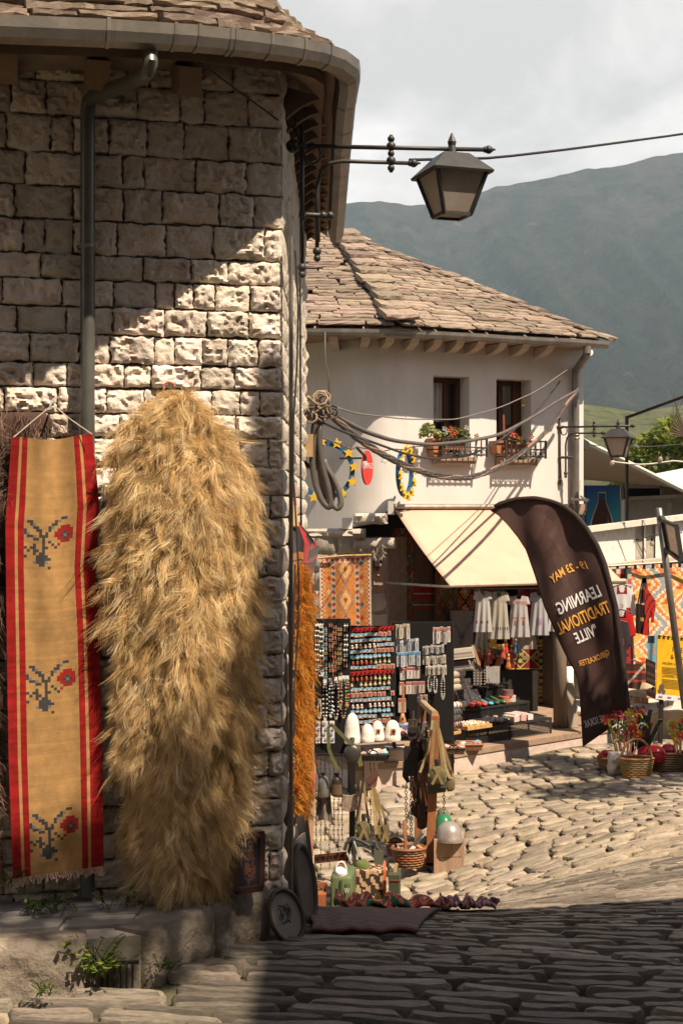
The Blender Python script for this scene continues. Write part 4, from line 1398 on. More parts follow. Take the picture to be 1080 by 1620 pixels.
m.tube([wq(612,922,.02),aL1+WD*-.0+UP*-.01],.014,8);m.build('arm',M['metal'],aw)
m=MB();m.col=(.42,.36,.30)
m.tube([aR0+UP*-.75+WN*-.02,aR1+UP*-.01],.014,8);m.build('arm',M['metal'],aw)
# ---------------------------------------------------------------- woven patterns (dye by cell)
def hsh(*a):
 return(math.sin(sum(v*w for v,w in zip(a,(12.9898,78.233,37.719))))*43758.5453)%1.0
def pat_diamond(nx,ny,pal,bg,fill=.9):
 def f(u,v):
  a,b_=u*nx,v*ny
  s_,t_=a+b_,a-b_
  i,j=math.floor(s_),math.floor(t_)
  e=max(abs(s_-i-.5),abs(t_-j-.5))*2
  c=pal[int(hsh(i*1.3,j*2.7)*len(pal))]
  if e>fill:return bg
  if e<.28:return pal[int(hsh(i*3.1,j*1.9)*len(pal))]
  if .45<e<.6:return(bg[0]*1.2+.02,bg[1]*1.2+.02,bg[2]*1.2+.02)
  return c
 return f
def pat_stripe(base,bands):
 def f(u,v):
  for a,b_,c in bands:
   if a<=v<b_:return c
  return base
 return f
ORG,RED,CRM,BLU,TEAL,GLD,BLK=(.62,.23,.06),(.42,.05,.03),(.66,.54,.38),(.08,.12,.19),(.12,.22,.24),(.62,.38,.10),(.03,.025,.022)
def pat_orange(u,v):
 if u<.03 or u>.97:return CRM
 if u<.09 or u>.91:return RED if(int(v*40)%2)^(u>.5)^(abs(u-.5)>.44)else CRM
 if v<.06:return RED if abs(((u*10)%1)-.5)*2<1-v/.06 else CRM
 if abs(u-.27)<.03 or abs(u-.73)<.03:
  t=(v*13)%1
  return(RED if int(v*13)%2 else BLU)if abs(t-.5)*2<.85-abs((u-.27 if u<.5 else u-.73))*20 else CRM
 if .33<u<.67:
  t=abs(((v*2.6+.15)%1)-.5)*2;d=abs(u-.5)/.17
  e=d+(t)*1.0
  if e<.22:return RED
  if e<.5:return GLD
  if e<.62:return CRM
  if e<.95:return ORG
  if e<1.08:return TEAL if int(v*2.6+.15)%2 else BLU
  return ORG
 t=abs(((v*6)%1)-.5)*2;d=abs((u-.18 if u<.5 else u-.82))/.09
 if t+d<.5:return(BLU,RED,CRM)[int(v*6)%3]
 return(ORG,(.68,.30,.09))[int(hsh(int(u*9),int(v*30))*2)]
def pat_zig(u,v):
 z=abs(((v*3.3)%1)-.5)*2
 d=(u*2.6+z*.55)%1.0
 j=.03*(int(v*66)%2)
 d+=j
 if d<.10:return(.32,.33,.34)
 if d<.17:return(.74,.64,.50)
 if d<.30:return ORG
 if d<.36:return(.74,.64,.50)
 if d<.66:return GLD if abs(((v*9)%1)-.5)>.22 or abs(d-.5)>.08 else(.55,.10,.05)
 if d<.72:return(.74,.64,.50)
 if d<.84:return ORG
 if d<.92:return(.74,.64,.50)
 return(.32,.33,.34)
def pat_lattice(u,v):
 a=(v*4.2)%1;b_=(u*2.2)%1
 if a<.06:return(.42,.30,.10)
 if .06<=a<.14:return BLK
 e=abs(a-.55)*2.2+abs(b_-.5)*2
 if e<.92:
  if((a*9+b_*9)%1)<.22 or((a*9-b_*9)%1)<.22:return(.42,.30,.10)
  return BLK
 if e<1.04:return(.42,.30,.10)
 return(.17,.015,.02)
def rug(name,label,cat,fn,nu,nv,pat,thick,group=None,mat='cloth',fringe=None,parent=None):
 m=MB()
 m.grid(fn,nu,nv,pat,thick)
 if fringe:
  for end in fringe:
   for i in range(int(nu*1.2)):
    u=(i+.5)/int(nu*1.2)
    p=Vector(fn(u,end));q=Vector(fn(u,end+(-.01 if end else .01)))
    d=(p-q).normalized()*rnd.uniform(.018,.032)
    m.tube([p,p+d*.5+Vector((rnd.uniform(-.003,.003),0,0)),p+d+Vector((rnd.uniform(-.006,.006),-.003,0))],.0026,3,(.50,.36,.26))
 o=m.build(name,M[mat],parent,smooth=True,auto=50)
 if parent is None:tag(o,label,cat,group)
 return o
def plane_q(x0,x1,y0,y1,off,wav=.012,k=9):
 """a hanging cloth on the facade-parallel plane, from picture corners"""
 def f(u,v):
  px=lerp(x0,x1,u);py=lerp(y0,y1,v)
  return wq(px,py,off+wav*math.sin(u*k+v*2))
 return f
def plane_d(x0,x1,y0,y1,D0,D1=None,wav=.01,k=8):
 D1=D1 if D1 is not None else D0
 def f(u,v):
  return P(lerp(x0,x1,u),lerp(y0,y1,v),lerp(D0,D1,u)+wav*math.sin(u*k+v*1.5))
 return f
DK=(0,.012,0)
palA=[(.46,.15,.06),(.22,.23,.16),(.52,.38,.20),(.14,.16,.16),(.38,.09,.06),(.46,.40,.32)]
palB=[(.34,.13,.06),(.24,.15,.07),(.32,.23,.12),(.09,.10,.11),(.26,.06,.04)]
rug('kilim','dark kilim of many small diamonds hanging beside the stone pier under the awning','rug',plane_q(620,653,836,988,-.62),26,100,pat_diamond(3,7,palA,(.05,.045,.04)),DK)
rug('blanket','brown blanket with red bands hanging between the two diamond kilims','blanket',plane_q(653.5,687,845,986,-.66),12,80,pat_stripe((.17,.115,.08),[(.52,.53,RED),(.60,.645,(.40,.03,.03)),(.66,.67,CRM),(.68,.725,(.40,.03,.03)),(.75,.76,RED),(.79,.80,CRM),(.83,.84,RED),(.87,.875,CRM)]),DK)
rug('kilim','brown diamond kilim hanging right of the red banded blanket','rug',plane_q(687.5,724,860,990,-.60),28,90,pat_diamond(3,6,palB,(.10,.055,.035)),DK)
rug('kilim','red and gold star kilim hanging at the back above the embroidered tablecloth','rug',plane_q(724.5,800,905,968,-.80),40,34,pat_diamond(3.5,2,[RED,GLD,ORG,TEAL,CRM],(.12,.02,.02),.8),DK)
rug('kilim','black and wine red kilim with gold lattice hanging by the wooden post','rug',plane_q(806,878,985,1136,-.45),44,90,pat_lattice,DK)
rug('kilim','orange kilim with central medallions hanging in sun on the stone pier','rug',lambda u,v:P(lerp(lerp(505,507,v),lerp(586,588,v),u),lerp(882-3*u+3*math.sin(u*3.1),1010,v),lerp(14.93,14.80,u)+.012*math.sin(u*11)),60,90,pat_orange,DK,fringe=(0,))
rug('kilim','small dark patterned kilim hanging left of the orange medallion kilim','rug',plane_d(486,506,935,1000,14.9),14,30,pat_diamond(2,4,palA,(.03,.03,.05)),DK)
m=MB();m.col=(.55,.36,.16)
m.tube([P(503,883,14.9),P(546,879,14.86),P(587,878,14.78)],.012,6);tag(m.build('hanging_rod',M['wood']),'wooden rod carrying the orange medallion kilim on the pier','rod')
sg=thing('shop_sign','narrow dark brown sign with pale script on the stone pier','sign',P(598,936,14.92))
m=MB();m.col=(.06,.03,.02)
c0=P(598.5,911,14.92);m.box(c0,(19*14.92/F,.02,49*14.92/F));m.build('board',M['gloss'],sg)
def letters(body,start,right,upv,width,height,col,parent=None,name='lettering',mat='paint',out=Vector((0,-.004,0))):
 vs,fs=text_faces(body)
 m=MB();m.col=col
 m.add([start+right*(x*width)+upv*(y*height)+out for x,y in vs],fs)
 return m.build(name,M[mat],parent)
X_=Vector((1,0,0))
for body,px,py,w,h in(('Soap',593,897,10,7),('-',597,910,3,1),('Boutique',591,927,14,7)):
 letters(body,P(px,py,14.905),X_,UP,w*14.9/F,h*14.9/F,(.7,.66,.6),sg,'lettering')
m=MB();m.col=(.10,.08,.07)
for i in range(40):
 a=P(rnd.uniform(586,606),rnd.uniform(862,880),14.86+rnd.uniform(-.03,.03))
 m.bar(a,a+Vector((rnd.uniform(-.05,.05),rnd.uniform(-.03,.03),rnd.uniform(-.09,-.02))),.008,col=rnd.choice([(.10,.08,.07),(.45,.36,.26),(.2,.14,.1)]))
m.bar(P(586,875,14.93),P(612,876,14.93),.012)
tag(m.build('dried_bundle',M['wood']),'bundle of dark dried herbs hanging above the brown script sign','herbs')
# ---------------------------------------------------------------- garments
def garment(name,label,cat,px0,px1,py0,py1,D,col,deco=None,neck=.32,sleeve=.18,shoulder=.82,hem=1.0,group=None,tilt=0.0,mat='cotton',top_w=.72,DZ=None,sl_len=.22):
 """a dress or shirt on a hanger: outline widens from the shoulders to the hem, folds, short sleeves"""
 nu,nv=26,44
 def half(v):
  if v<sl_len:return lerp(shoulder,shoulder+sleeve,min(1,v/sl_len*1.2))if v>.0 else shoulder
  return lerp(top_w,hem,(v-sl_len)/(1-sl_len))
 t=thing(name,label,cat,P((px0+px1)/2,py1,D),group)
 m=MB()
 cx=(px0+px1)/2;hw=(px1-px0)/2
 def fn(u,v):
  s_=2*u-1
  x=s_*half(v)
  yo=0
  if v<.25:yo=.10*(abs(s_)**1.5)*(1-v*4)*(py1-py0)*.35
  return P(cx+x*hw+tilt*v*hw,lerp(py0,py1,v)+yo,D+.018*math.sin(u*19+v*2)*v-.03*(1-s_*s_))
 def cf(u,v):
  if deco:
   c=deco(u,v)
   if c:return c
  return col
 vs={}
 w=nu+1
 P_=[fn(i/nu,j/nv)for j in range(nv+1)for i in range(nu+1)]
 m.v.extend([tuple(p)for p in P_])
 for j in range(nv):
  for i in range(nu):
   u,v=(i+.5)/nu,(j+.5)/nv
   if v<.10 and abs(u-.5)<neck*.5*(1-v*6):continue
   m.f.append([j*w+i,j*w+i+1,(j+1)*w+i+1,(j+1)*w+i]);m.c.append(cf(u,v));m.m.append(0)
 m.build('cloth',M[mat],t,smooth=True)
 h=MB();h.col=(.05,.045,.04)
 tp=P(cx,py0,D)
 h.tube([P(cx-hw*.6,py0+3,D-.01),P(cx,py0-2,D-.01),P(cx+hw*.6,py0+3,D-.01)],.008,5)
 h.tube([P(cx,py0-2,D-.01)+Vector((.018*math.sin(a),0,.02+.018*(1-math.cos(a))))for a in[x*.7 for x in range(6)]],.004,4)
 h.build('hanger',M['paint'],t)
 return t
def dd1(u,v):
 if .72<v<.80 and(int(u*13)%4 in(1,2)):return(.36,.07,.06)if int(u*13)%4==1 else(.30,.27,.25)
 if .83<v<.845:return(.45,.16,.16)
 if v<.14 and abs(u-.55)<.05:return(.4,.1,.08)
def dd2(u,v):
 if .76<v<.82 and int(u*26)%3!=1:return((.26,.14,.10),(.10,.12,.20),(.28,.26,.2))[int(u*8)%3]
 if .845<v<.86:return(.30,.36,.40)
 if .06<v<.13 and abs(u-.5)<.12:return(.2,.18,.17)
def dd3(u,v):
 if .12<v<.20 and abs(u-.5)<.4:return(.48,.28,.25)if int(v*80)%2 else(.62,.44,.40)
 for c in(.28,.72):
  if abs(u-c)<.13 and .52<v<.56:return(.42,.20,.18)
  if abs(u-c)<.06 and .60<v<.72:return(.42,.16,.08)if v<.67 else(.16,.2,.14)
def dd4(u,v):
 if(u-.5)**2/.03+(v-.68)**2/.010<1:return((.46,.15,.20),(.22,.30,.48),(.5,.42,.5))[int(hsh(int(u*30),int(v*40))*3)]
 if .86<v<.875:return(.25,.3,.42)
 if .08<v<.11:return(.3,.33,.42)
garment('dress','small white dress with a red embroidered hem, leftmost of the hanging row','dress',748,778,934,1000,14.25,(.52,.49,.47),dd1)
garment('dress','cream dress with small blue and brown embroidery on its hem','dress',771,806,935,1011,14.32,(.47,.42,.35),dd2)
garment('dress','white dress with smocked pink yoke and two embroidered pockets','dress',803,838,942,1008,14.42,(.50,.46,.445),dd3)
garment('dress','white tunic with a round blue and pink floral emblem','dress',836,868,936,1005,14.55,(.46,.45,.47),dd4)
garment('skirt','beige skirt hanging under the leftmost white dress','skirt',748,777,985,1036,14.75,(.48,.42,.35),shoulder=.6,sleeve=0,top_w=.62,neck=0)
garment('skirt','beige skirt hanging below the pocketed white dress','skirt',808,850,990,1027,14.85,(.46,.40,.33),shoulder=.7,sleeve=0,top_w=.72,neck=0)
garment('dress','white cloth dress half hidden behind the edge of the feather banner','dress',862,890,938,999,14.7,(.64,.62,.62))
garment('shirt','dark red garment on a black hanger between two white dresses','shirt',818,850,930,995,14.75,(.22,.02,.025))
def ddt(u,v):
 d=abs(v-.62+abs(u-.5)*.9)
 if d<.07 and hsh(int(u*26),int(v*30))>.4:return(.20,.24,.30)
 if abs(u-.5)<.12 and abs(v-.68)<.10 and hsh(int(u*26),int(v*30))>.35:return(.20,.24,.30)
rug('tablecloth','pale tablecloth with blue grey embroidery hanging behind the card racks','tablecloth',plane_q(712,748,966,1034,-.5),26,36,lambda u,v:ddt(u,v)or(.46,.44,.45),DK,mat='cotton')
m=MB();m.col=(.16,.14,.12)
m.tube([P(735,931,14.25),P(880,930,14.8)],.012,6)
for px in(763,790,820,852):
 m.tube([P(px,931,lerp(14.25,14.8,(px-735)/145)),P(px,938,lerp(14.25,14.8,(px-735)/145))],.004,4)
tag(m.build('clothes_rail',M['metal']),'dark rail under the awning carrying the white dresses','rail')
rug('cloth','small teal cloth pegged above the dresses at the awning edge','cloth',plane_d(785,800,924,940,14.5),6,6,lambda u,v:(.05,.22,.22),DK)
# ---------------------------------------------------------------- black display boards with jewellery and magnets
def board(name,label,x0,x1,y0,y1,D0,D1,col=(.010,.009,.009)):
 t=thing(name,label,'display board',P((x0+x1)/2,y1,(D0+D1)/2))
 m=MB();m.col=col
 m.prism([P(x0,y1,D0),P(x1,y1,D1),P(x1,y0,D1),P(x0,y0,D0)],(0,.03,0));m.build('panel',M['cloth'],t)
 for px,D in((x0,D0),(x1,D1)):
  m=MB();m.col=(.05,.05,.05)
  p=P(px,y0,D)+Vector((0,.05,0));m.bar(p,Vector((p.x,p.y,gz(p.x,p.y))),.025)
  m.build('leg',M['metal'],t)
 return t
board('jewellery_board','black display board of earrings and necklaces beside the orange hide',494,552,979,1196,12.4,12.5)
board('magnet_board','black display board covered with rows of souvenir magnets',552.5,624,990,1172,12.62,12.85)
board('card_rack','dark display rack of carded jewellery right of the magnet board',622,716,984,1172,12.95,13.15)
ORDS='first second third fourth fifth sixth seventh eighth ninth tenth eleventh twelfth thirteenth fourteenth fifteenth sixteenth seventeenth eighteenth nineteenth twentieth'.split()
def earring(col,col2,kind):
 m=MB()
 for s_ in(-1,1):
  x=s_*.011
  m.tube([(x,0,0),(x,0,-.014)],.0016,3,(.6,.55,.45))
  if kind==0:m.ball((x,0,-.022),.0085,6,4,col);m.ball((x,0,-.036),.006,6,4,col2)
  elif kind==1:m.tube([(x+.010*math.sin(a),0,-.024+.010*math.cos(a))for a in[q*.785 for q in range(9)]],.002,3,col)
  elif kind==2:m.box((x,0,-.028),(.010,.004,.026),col=col)
  else:m.add([(x,0,-.012),(x+.011,0,-.020),(x,0,-.040),(x-.011,0,-.020),(x,-.006,-.024)],[(0,1,4),(1,2,4),(2,3,4),(3,0,4)],col)
 o=m.build('earring_pair',M['gloss'],None,origin=(0,0,0))
 return o
EK=[((.75,.70,.62),(.6,.55,.5),3,'pale silver pendant earrings pinned on the black jewellery board'),((.50,.13,.07),(.62,.3,.16),0,'red and copper bead earrings pinned on the black jewellery board'),((.18,.40,.44),(.7,.66,.6),0,'turquoise bead earrings pinned on the black jewellery board'),((.66,.48,.18),(.6,.4,.1),1,'gold hoop earrings pinned on the black jewellery board'),((.52,.24,.12),(.5,.2,.1),2,'brown bar earrings pinned on the black jewellery board')]
ear=[earring(*e[:3])for e in EK]
first=[True]*5
cols_px=[(501.5,0),(508,0),(514,2),(523,1),(529,1),(537,3),(546.5,0)]
for ci,(px,main)in enumerate(cols_px):
 py=986+3*(ci%3)
 er=0
 while py<1068-(12 if ci==6 else 0):
  k=main if rnd.random()<.7 else rnd.randrange(5)
  if ci in(3,4):k=1 if rnd.random()<.75 else 4
  if rnd.random()>.08:
   o=ear[k]if first[k]else copy_tree(ear[k])
   first[k]=False
   place(o,P(px+rnd.uniform(-.7,.7),py,lerp(12.4,12.5,(px-494)/58)-.012),scale=rnd.uniform(.8,1.0))
   er+=1
   tag(o,EK[k][3].split(' pinned')[0]+', %s from the top in column %s of the board'%(ORDS[er-1],ORDS[ci]),'earrings',EK[k][3].split(' pinned')[0])
  py+=rnd.uniform(7.0,8.6)
for i,px in enumerate((500,504.5,509,501,505.5,510)):
 m=MB();m.col=(.78,.75,.7)
 c=P(px,988 if i<3 else 1062+(i%2)*3,12.38)
 for s_ in(-1,1):m.add([c,c+Vector((s_*.012,0,.012)),c+Vector((s_*.014,-.002,-.002)),c+Vector((s_*.008,0,-.014))],[(0,1,2,3)])
 tag(m.build('butterfly_pin',M['gloss']),'white butterfly pin in the %s row of the black jewellery board'%('top' if i<3 else 'middle'),'pin','butterfly pins on the %s row of the board'%('top' if i<3 else 'middle'))
def necklace(px,y0,y1,w,D,pal,label,card=True,seed=0):
 t=thing('necklace',label,'necklace',P(px,y1,D))
 g=random.Random(seed)
 m=MB()
 n=26
 for q in range(n):
  a=q/n*2*math.pi
  sx=math.sin(a);c=math.cos(a)
  p=P(px+sx*w/2,lerp((y0+y1)/2,y0 if c>0 else y1,abs(c)),D-.012)
  m.ball(p,.0085*g.uniform(.7,1.2),5,4,g.choice(pal))
 m.build('beads',M['gloss'],t)
 if card:
  m=MB();m.col=(.75,.72,.68);m.box(P(px,y0-2,D-.014),(.03,.004,.035));m.build('tag',M['paint'],t)
 return t
pals=[([(.66,.62,.55),(.5,.46,.4)],'pearl grey'),([(.10,.32,.34),(.5,.5,.45),(.7,.66,.6)],'teal and white'),([(.6,.58,.55),(.2,.2,.2)],'black and white'),([(.55,.14,.07),(.62,.35,.16),(.1,.3,.3)],'coral and amber'),([(.12,.3,.2),(.6,.35,.1),(.5,.1,.1)],'green and orange'),([(.68,.6,.48),(.4,.3,.2)],'cream and brown')]
for i,(px,y0,y1,w,pi_)in enumerate([(505,1110,1137,5,5),(514,1080,1140,6,0),(523,1078,1135,5,1),(531,1076,1138,8,2),(538,1075,1120,5,4),(543,1074,1136,9,3),(549,1074,1118,4,4)]):
 necklace(px,y0,y1,w,12.42,pals[pi_][0],['short cream bead necklace low on the left of the jewellery board','pearl grey bead necklace with white tag left on the jewellery board','teal and white bead necklace on the jewellery board','black and white bead necklace in the middle of the jewellery board','short green and orange bead strand on the jewellery board','coral and amber bead necklace with a wide loop on the jewellery board','green and orange bead strand at the right edge of the jewellery board'][i],seed=i)
for i,(px,w)in enumerate(((503,7),(514,9),(525,8))):
 t=thing('amulet_card',['narrow card of blue eye amulets at the left edge of the board','wide white card of blue eye amulets under the necklaces','white card of round blue eye amulets nearest the hanging canteen'][i],'amulet card',P(px,1176,12.4))
 m=MB();m.col=(.66,.64,.62);m.box(P(px,1158,12.4),(w*12.4/F,.006,35*12.4/F));m.build('card',M['paint'],t)
 for q in range(4):
  m=MB();c=P(px+(q%2-.5)*w*.3,1146+q*8,12.39)
  m.lathe([(.013,0),(.013,.004)],c,10,(.04,.10,.34),axis='Y');m.lathe([(.007,-.002),(.007,.002)],c,8,(.7,.7,.7),axis='Y');m.lathe([(.003,-.004),(.003,.001)],c,6,(.02,.02,.03),axis='Y')
  m.build('amulet',M['gloss'],t)
def magnet(kind):
 m=MB()
 if kind=='shield':
  m.prism([Vector((x,0,z))for x,z in((-.02,.018),(.02,.018),(.02,-.004),(.012,-.016),(0,-.024),(-.012,-.016),(-.02,-.004))],(0,-.010,0),(.50,.025,.02))
  m.prism([Vector((x,-.0105,z))for x,z in((-.010,.010),(.010,.010),(.006,-.010),(0,-.014),(-.006,-.010))],(0,-.003,0),(.03,.015,.015))
 elif kind=='view':
  m.box((0,-.005,0),(.038,.010,.030),col=(.55,.47,.38));m.box((0,-.011,.007),(.036,.003,.014),col=(.16,.40,.58));m.box((-.006,-.012,-.004),(.016,.003,.012),col=(.66,.60,.52))
  m.box((.01,-.012,-.009),(.014,.003,.006),col=(.5,.12,.07))
 elif kind=='round':
  m.lathe([(.019,0),(.019,.009),(.014,.012)],(0,-.012,0),12,(.20,.42,.58),axis='Y');m.box((0,-.013,-.005),(.024,.003,.012),col=(.6,.56,.5))
 elif kind=='figure':
  m.lathe([(.012,-.02),(.015,-.012),(.009,.004),(.011,.010),(.004,.018)],(0,-.008,0),8,(.64,.58,.50));m.box((0,-.019,-.004),(.010,.004,.012),col=(.48,.05,.04))
 elif kind=='slipper':
  m.ball((0,-.008,-.006),.013,8,5,(.50,.07,.03),sx=.9,sz=1.4);m.ball((0,-.016,.010),.006,6,4,(.62,.42,.12))
 elif kind=='plaque':
  m.box((0,-.005,0),(.032,.010,.040),col=(.58,.48,.36));m.box((0,-.011,0),(.020,.003,.028),col=(.46,.07,.06))
 else:
  m.lathe([(.010,-.022),(.016,-.010),(.008,.008),(.012,.018)],(0,-.008,0),7,(.44,.38,.22));m.box((0,-.016,-.008),(.008,.004,.010),col=(.2,.26,.12))
 return m.build('magnet',M['gloss'],None,origin=(0,0,0))
MK={'shield':'red shield magnet with dark emblem','view':'town view magnet with blue sky','round':'round blue and white plate magnet','figure':'white and red doll magnet','slipper':'red slipper magnet with yellow tip','plaque':'tan plaque magnet with red panel','vase':'olive vase shaped magnet'}
protos={k:magnet(k)for k in MK}
used=set()
rowsM=['shield','view','view','figure','view','round','slipper','view','shield','slipper','vase','view','plaque','view','figure','round','view','view','slipper']
for ri,kd in enumerate(rowsM):
 py=997+ri*8.6
 if py>1158:break
 px=557+rnd.uniform(-1,1)
 mc=0
 sect=rnd.choice([.5,.65,1.1])
 while px<621:
  kk=kd if(px-557)/64<sect else{'shield':'shield','view':'plaque','figure':'view','round':'vase','slipper':'vase','vase':'vase','plaque':'view'}[kd]
  if rnd.random()>.05:
   o=protos[kk]if kk not in used else copy_tree(protos[kk]);used.add(kk)
   place(o,P(px,py+(px-557)*-.06+rnd.uniform(-.7,.7),lerp(12.62,12.85,(px-552)/72)-.01),rot=(0,rnd.uniform(-.1,.1),0),scale=rnd.uniform(.9,1.12))
   mc+=1
   tag(o,MK[kk]+', %s from the left in the %s row'%(ORDS[mc-1],ORDS[ri]),'magnet',MK[kk].split(' magnet')[0]+' magnets')
  px+=rnd.uniform(6.6,7.6)
for k,o in protos.items():
 if k not in used:bpy.data.objects.remove(o)
def card(px,py,w,h,D,col,col2,label,group,tl=0):
 m=MB()
 m.box((0,0,-h/2),(w,.005,h),col=col)
 m.box((0,-.004,-h*.14),(w*.92,.002,h*.18),col=col2)
 m.tube([(0,-.006,-h*.32),(.004,-.007,-h*.6),(-.003,-.006,-h*.85)],.0035,4,(.4,.34,.26))
 o=m.build('jewellery_card',M['gloss'],None,origin=(0,0,0))
 place(o,P(px,py,D),rot=(rnd.uniform(-.1,.05),tl,rnd.uniform(-.25,.25)))
 tag(o,label,'card',group)
def cards(x0,x1,n,y0,y1,D,col,col2,label,tilt=.0):
 for i in range(n):
  px=lerp(x0,x1,(i+.5)/n);k=rnd.uniform(.85,1.1)
  card(px,y0+tilt*(px-x0)+rnd.uniform(-1,1),(x1-x0)/n*.94*D/F,(y1-y0)*D/F*rnd.uniform(.93,1.03),D-.015-.02*(i%2),tuple(c*k for c in col),col2,label+(', %s from the left'%ORDS[i]if n>1 else ''),label if n>1 else None)
wh,gy,kb=(.50,.46,.42),(.40,.39,.39),(.38,.30,.20)
cards(625,648,4,989,1012,12.95,(.48,.43,.36),kb,'beige jewellery card in the top row of the dark rack',-.1)
cards(684,712,5,992,1018,13.1,wh,(.42,.16,.14),'white striped bracelet card at the top right of the rack')
cards(626,662,6,1012,1034,12.96,(.36,.38,.44),(.5,.5,.52),'bluish packet card in the second row of the rack',-.08)
cards(627,665,6,1033,1056,12.9,(.40,.42,.45),(.10,.26,.40),'silver and blue packet card in the third row of the rack',-.08)
cards(668,702,8,1022,1036,13.05,gy,wh,'small grey bracelet card in the upper right row of the rack',-.08)
cards(668,705,7,1038,1052,13.05,(.42,.37,.32),wh,'small tan bracelet card in the right middle row of the rack',-.05)
cards(673,706,9,1053,1069,13.0,(.52,.47,.41),(.6,.55,.5),'white bracelet card in the long right row of the rack',-.05)
cards(632,664,3,1056,1075,12.9,(.48,.42,.40),(.40,.07,.06),'white card with red header in the fourth row of the rack')
cards(631,672,4,1078,1098,12.9,(.46,.38,.34),(.40,.10,.08),'pale jewellery card in the fifth row of the rack')
cards(660,676,4,1098,1112,12.9,(.30,.25,.34),(.5,.3,.1),'coloured bookmark card low on the right of the rack')
cards(629,642,1,1104,1128,12.88,(.40,.33,.27),(.4,.08,.06),'lowest pale card with red pattern behind the wooden lute')
for i,px in enumerate((679,688,700)):
 necklace(px,1070,(1094,1096,1106)[i],5,13.0,[(.5,.48,.44),(.36,.33,.3)],['short grey bead necklace, first of three under the white cards','thick grey bead necklace between two others under the white cards','longest grey bead necklace under the white cards'][i],card=False,seed=40+i)
lu=thing('lute','small wooden long-necked lute hanging in front of the card rack','lute',P(637,1146,12.75))
m=MB();m.col=(.40,.17,.07)
m.bar(P(637.5,1128,12.74),P(638,1082,12.74),.02,.016);m.build('neck',M['gloss'],lu)
m=MB();m.col=(.46,.21,.08)
m.lathe([(.004,-.055),(.028,-.048),(.034,-.030),(.024,.0),(.010,.045)],P(636.5,1135,12.74),10,sy=.5);m.build('body',M['gloss'],lu,smooth=True)
m=MB();m.col=(.03,.02,.02);m.lathe([(.010,0),(.010,.004)],P(636.5,1137.5,12.72),8,axis='Y');m.build('sound_hole',M['paint'],lu)
ct=thing('counter','narrow black counter with a red patterned cloth under the felt caps','counter',P(600,1200,12.4))
m=MB();m.col=(.02,.018,.018)
m.prism([P(553,1172,12.28),P(652,1164,12.62),P(652,1164,12.62)+Vector((-.05,.30,0)),P(553,1172,12.28)+Vector((-.05,.30,0))],(0,0,-.03));m.build('top',M['paint'],ct)
for px,D in((556,12.3),(650,12.62)):
 m=MB();m.col=(.03,.03,.03)
 p=P(px,1175,D);m.bar(p,Vector((p.x,p.y,gz(p.x,p.y))),.025)
 m.build('leg',M['metal'],ct)
m=MB()
m.grid(lambda u,v:P(lerp(553,640,u),lerp(1170.5,1163,u)+3.5*max(0,v-.8)*5,lerp(12.26,12.56,u))+Vector((0,.24*(1-min(1,v/.8)),.005)),40,10,pat_diamond(8,2,[RED,ORG,BLU,BLK],(.2,.03,.03)))
m.build('cloth',M['cloth'],ct)
def cap(px,py,w,h,D,label,patch,tall=1.0):
 t=thing('felt_hat',label,'cap',P(px,py,D))
 m=MB();m.col=(.76,.71,.65)
 r_=w/2*D/F;H=h*D/F
 m.lathe([(r_*.97,0),(r_,H*.04),(r_*1.02,H*.22),(r_*1.0,H*.24),(r_*.98,H*.26),(r_*.92,H*.5),(r_*.78,H*.75),(r_*.5,H*.93),(r_*.2,H*.99),(.002,H)],P(px,py,D),20)
 m.build('felt',M['cloth'],t,smooth=True)
 if patch:
  m=MB();m.col=(.55,.12,.04)
  c=P(px+w*.05,py-h*.52,D)+Vector((0,-r_*.93,0))
  m.box(c,(r_*.55,.012,r_*.55),rot=(-.25,0,0));m.build('patch',M['cloth'],t)
  m=MB();m.col=(.03,.02,.02);m.box(c+Vector((0,-.008,0)),(r_*.3,.008,r_*.3),rot=(-.25,0,0));m.build('emblem',M['cloth'],t)
 return t
cap(581,1174,22,29,12.28,'white felt cap without a patch, in front between two others',False)
cap(597,1171,21,31,12.36,'white felt cap with red patch directly beside the plain felt cap',True)
cap(620.5,1172,26,33,12.40,'largest white felt cap with red patch, at the right end of the counter',True)
cap(557,1176,25,48,12.1,'tall stack-like white felt cap behind the hanging round canteen',False)
m=MB();m.col=(.50,.52,.55)
m.box(P(645,1150,12.75),(.16,.20,.05),rot=(0,0,.3));m.box(P(645,1150,12.66)+Vector((0,-.02,-.0)),(.15,.02,.04),rot=(0,0,.3),col=(.10,.14,.30))
tag(m.build('gift_box',M['gloss']),'white and blue flat gift box behind the right felt cap','box')
m=MB()
m.grid(lambda u,v:P(lerp(628,656,u),lerp(1158,1163,v),12.58-.1*v)+UP*(.02*math.sin(u*9+v*5)+.02),10,6,lambda u,v:((.55,.44,.40),(.30,.18,.22),(.5,.3,.2))[int(hsh(int(u*5),int(v*3))*3)])
tag(m.build('scarf',M['cloth'],smooth=True),'folded pinkish scarf at the right end of the counter','scarf')
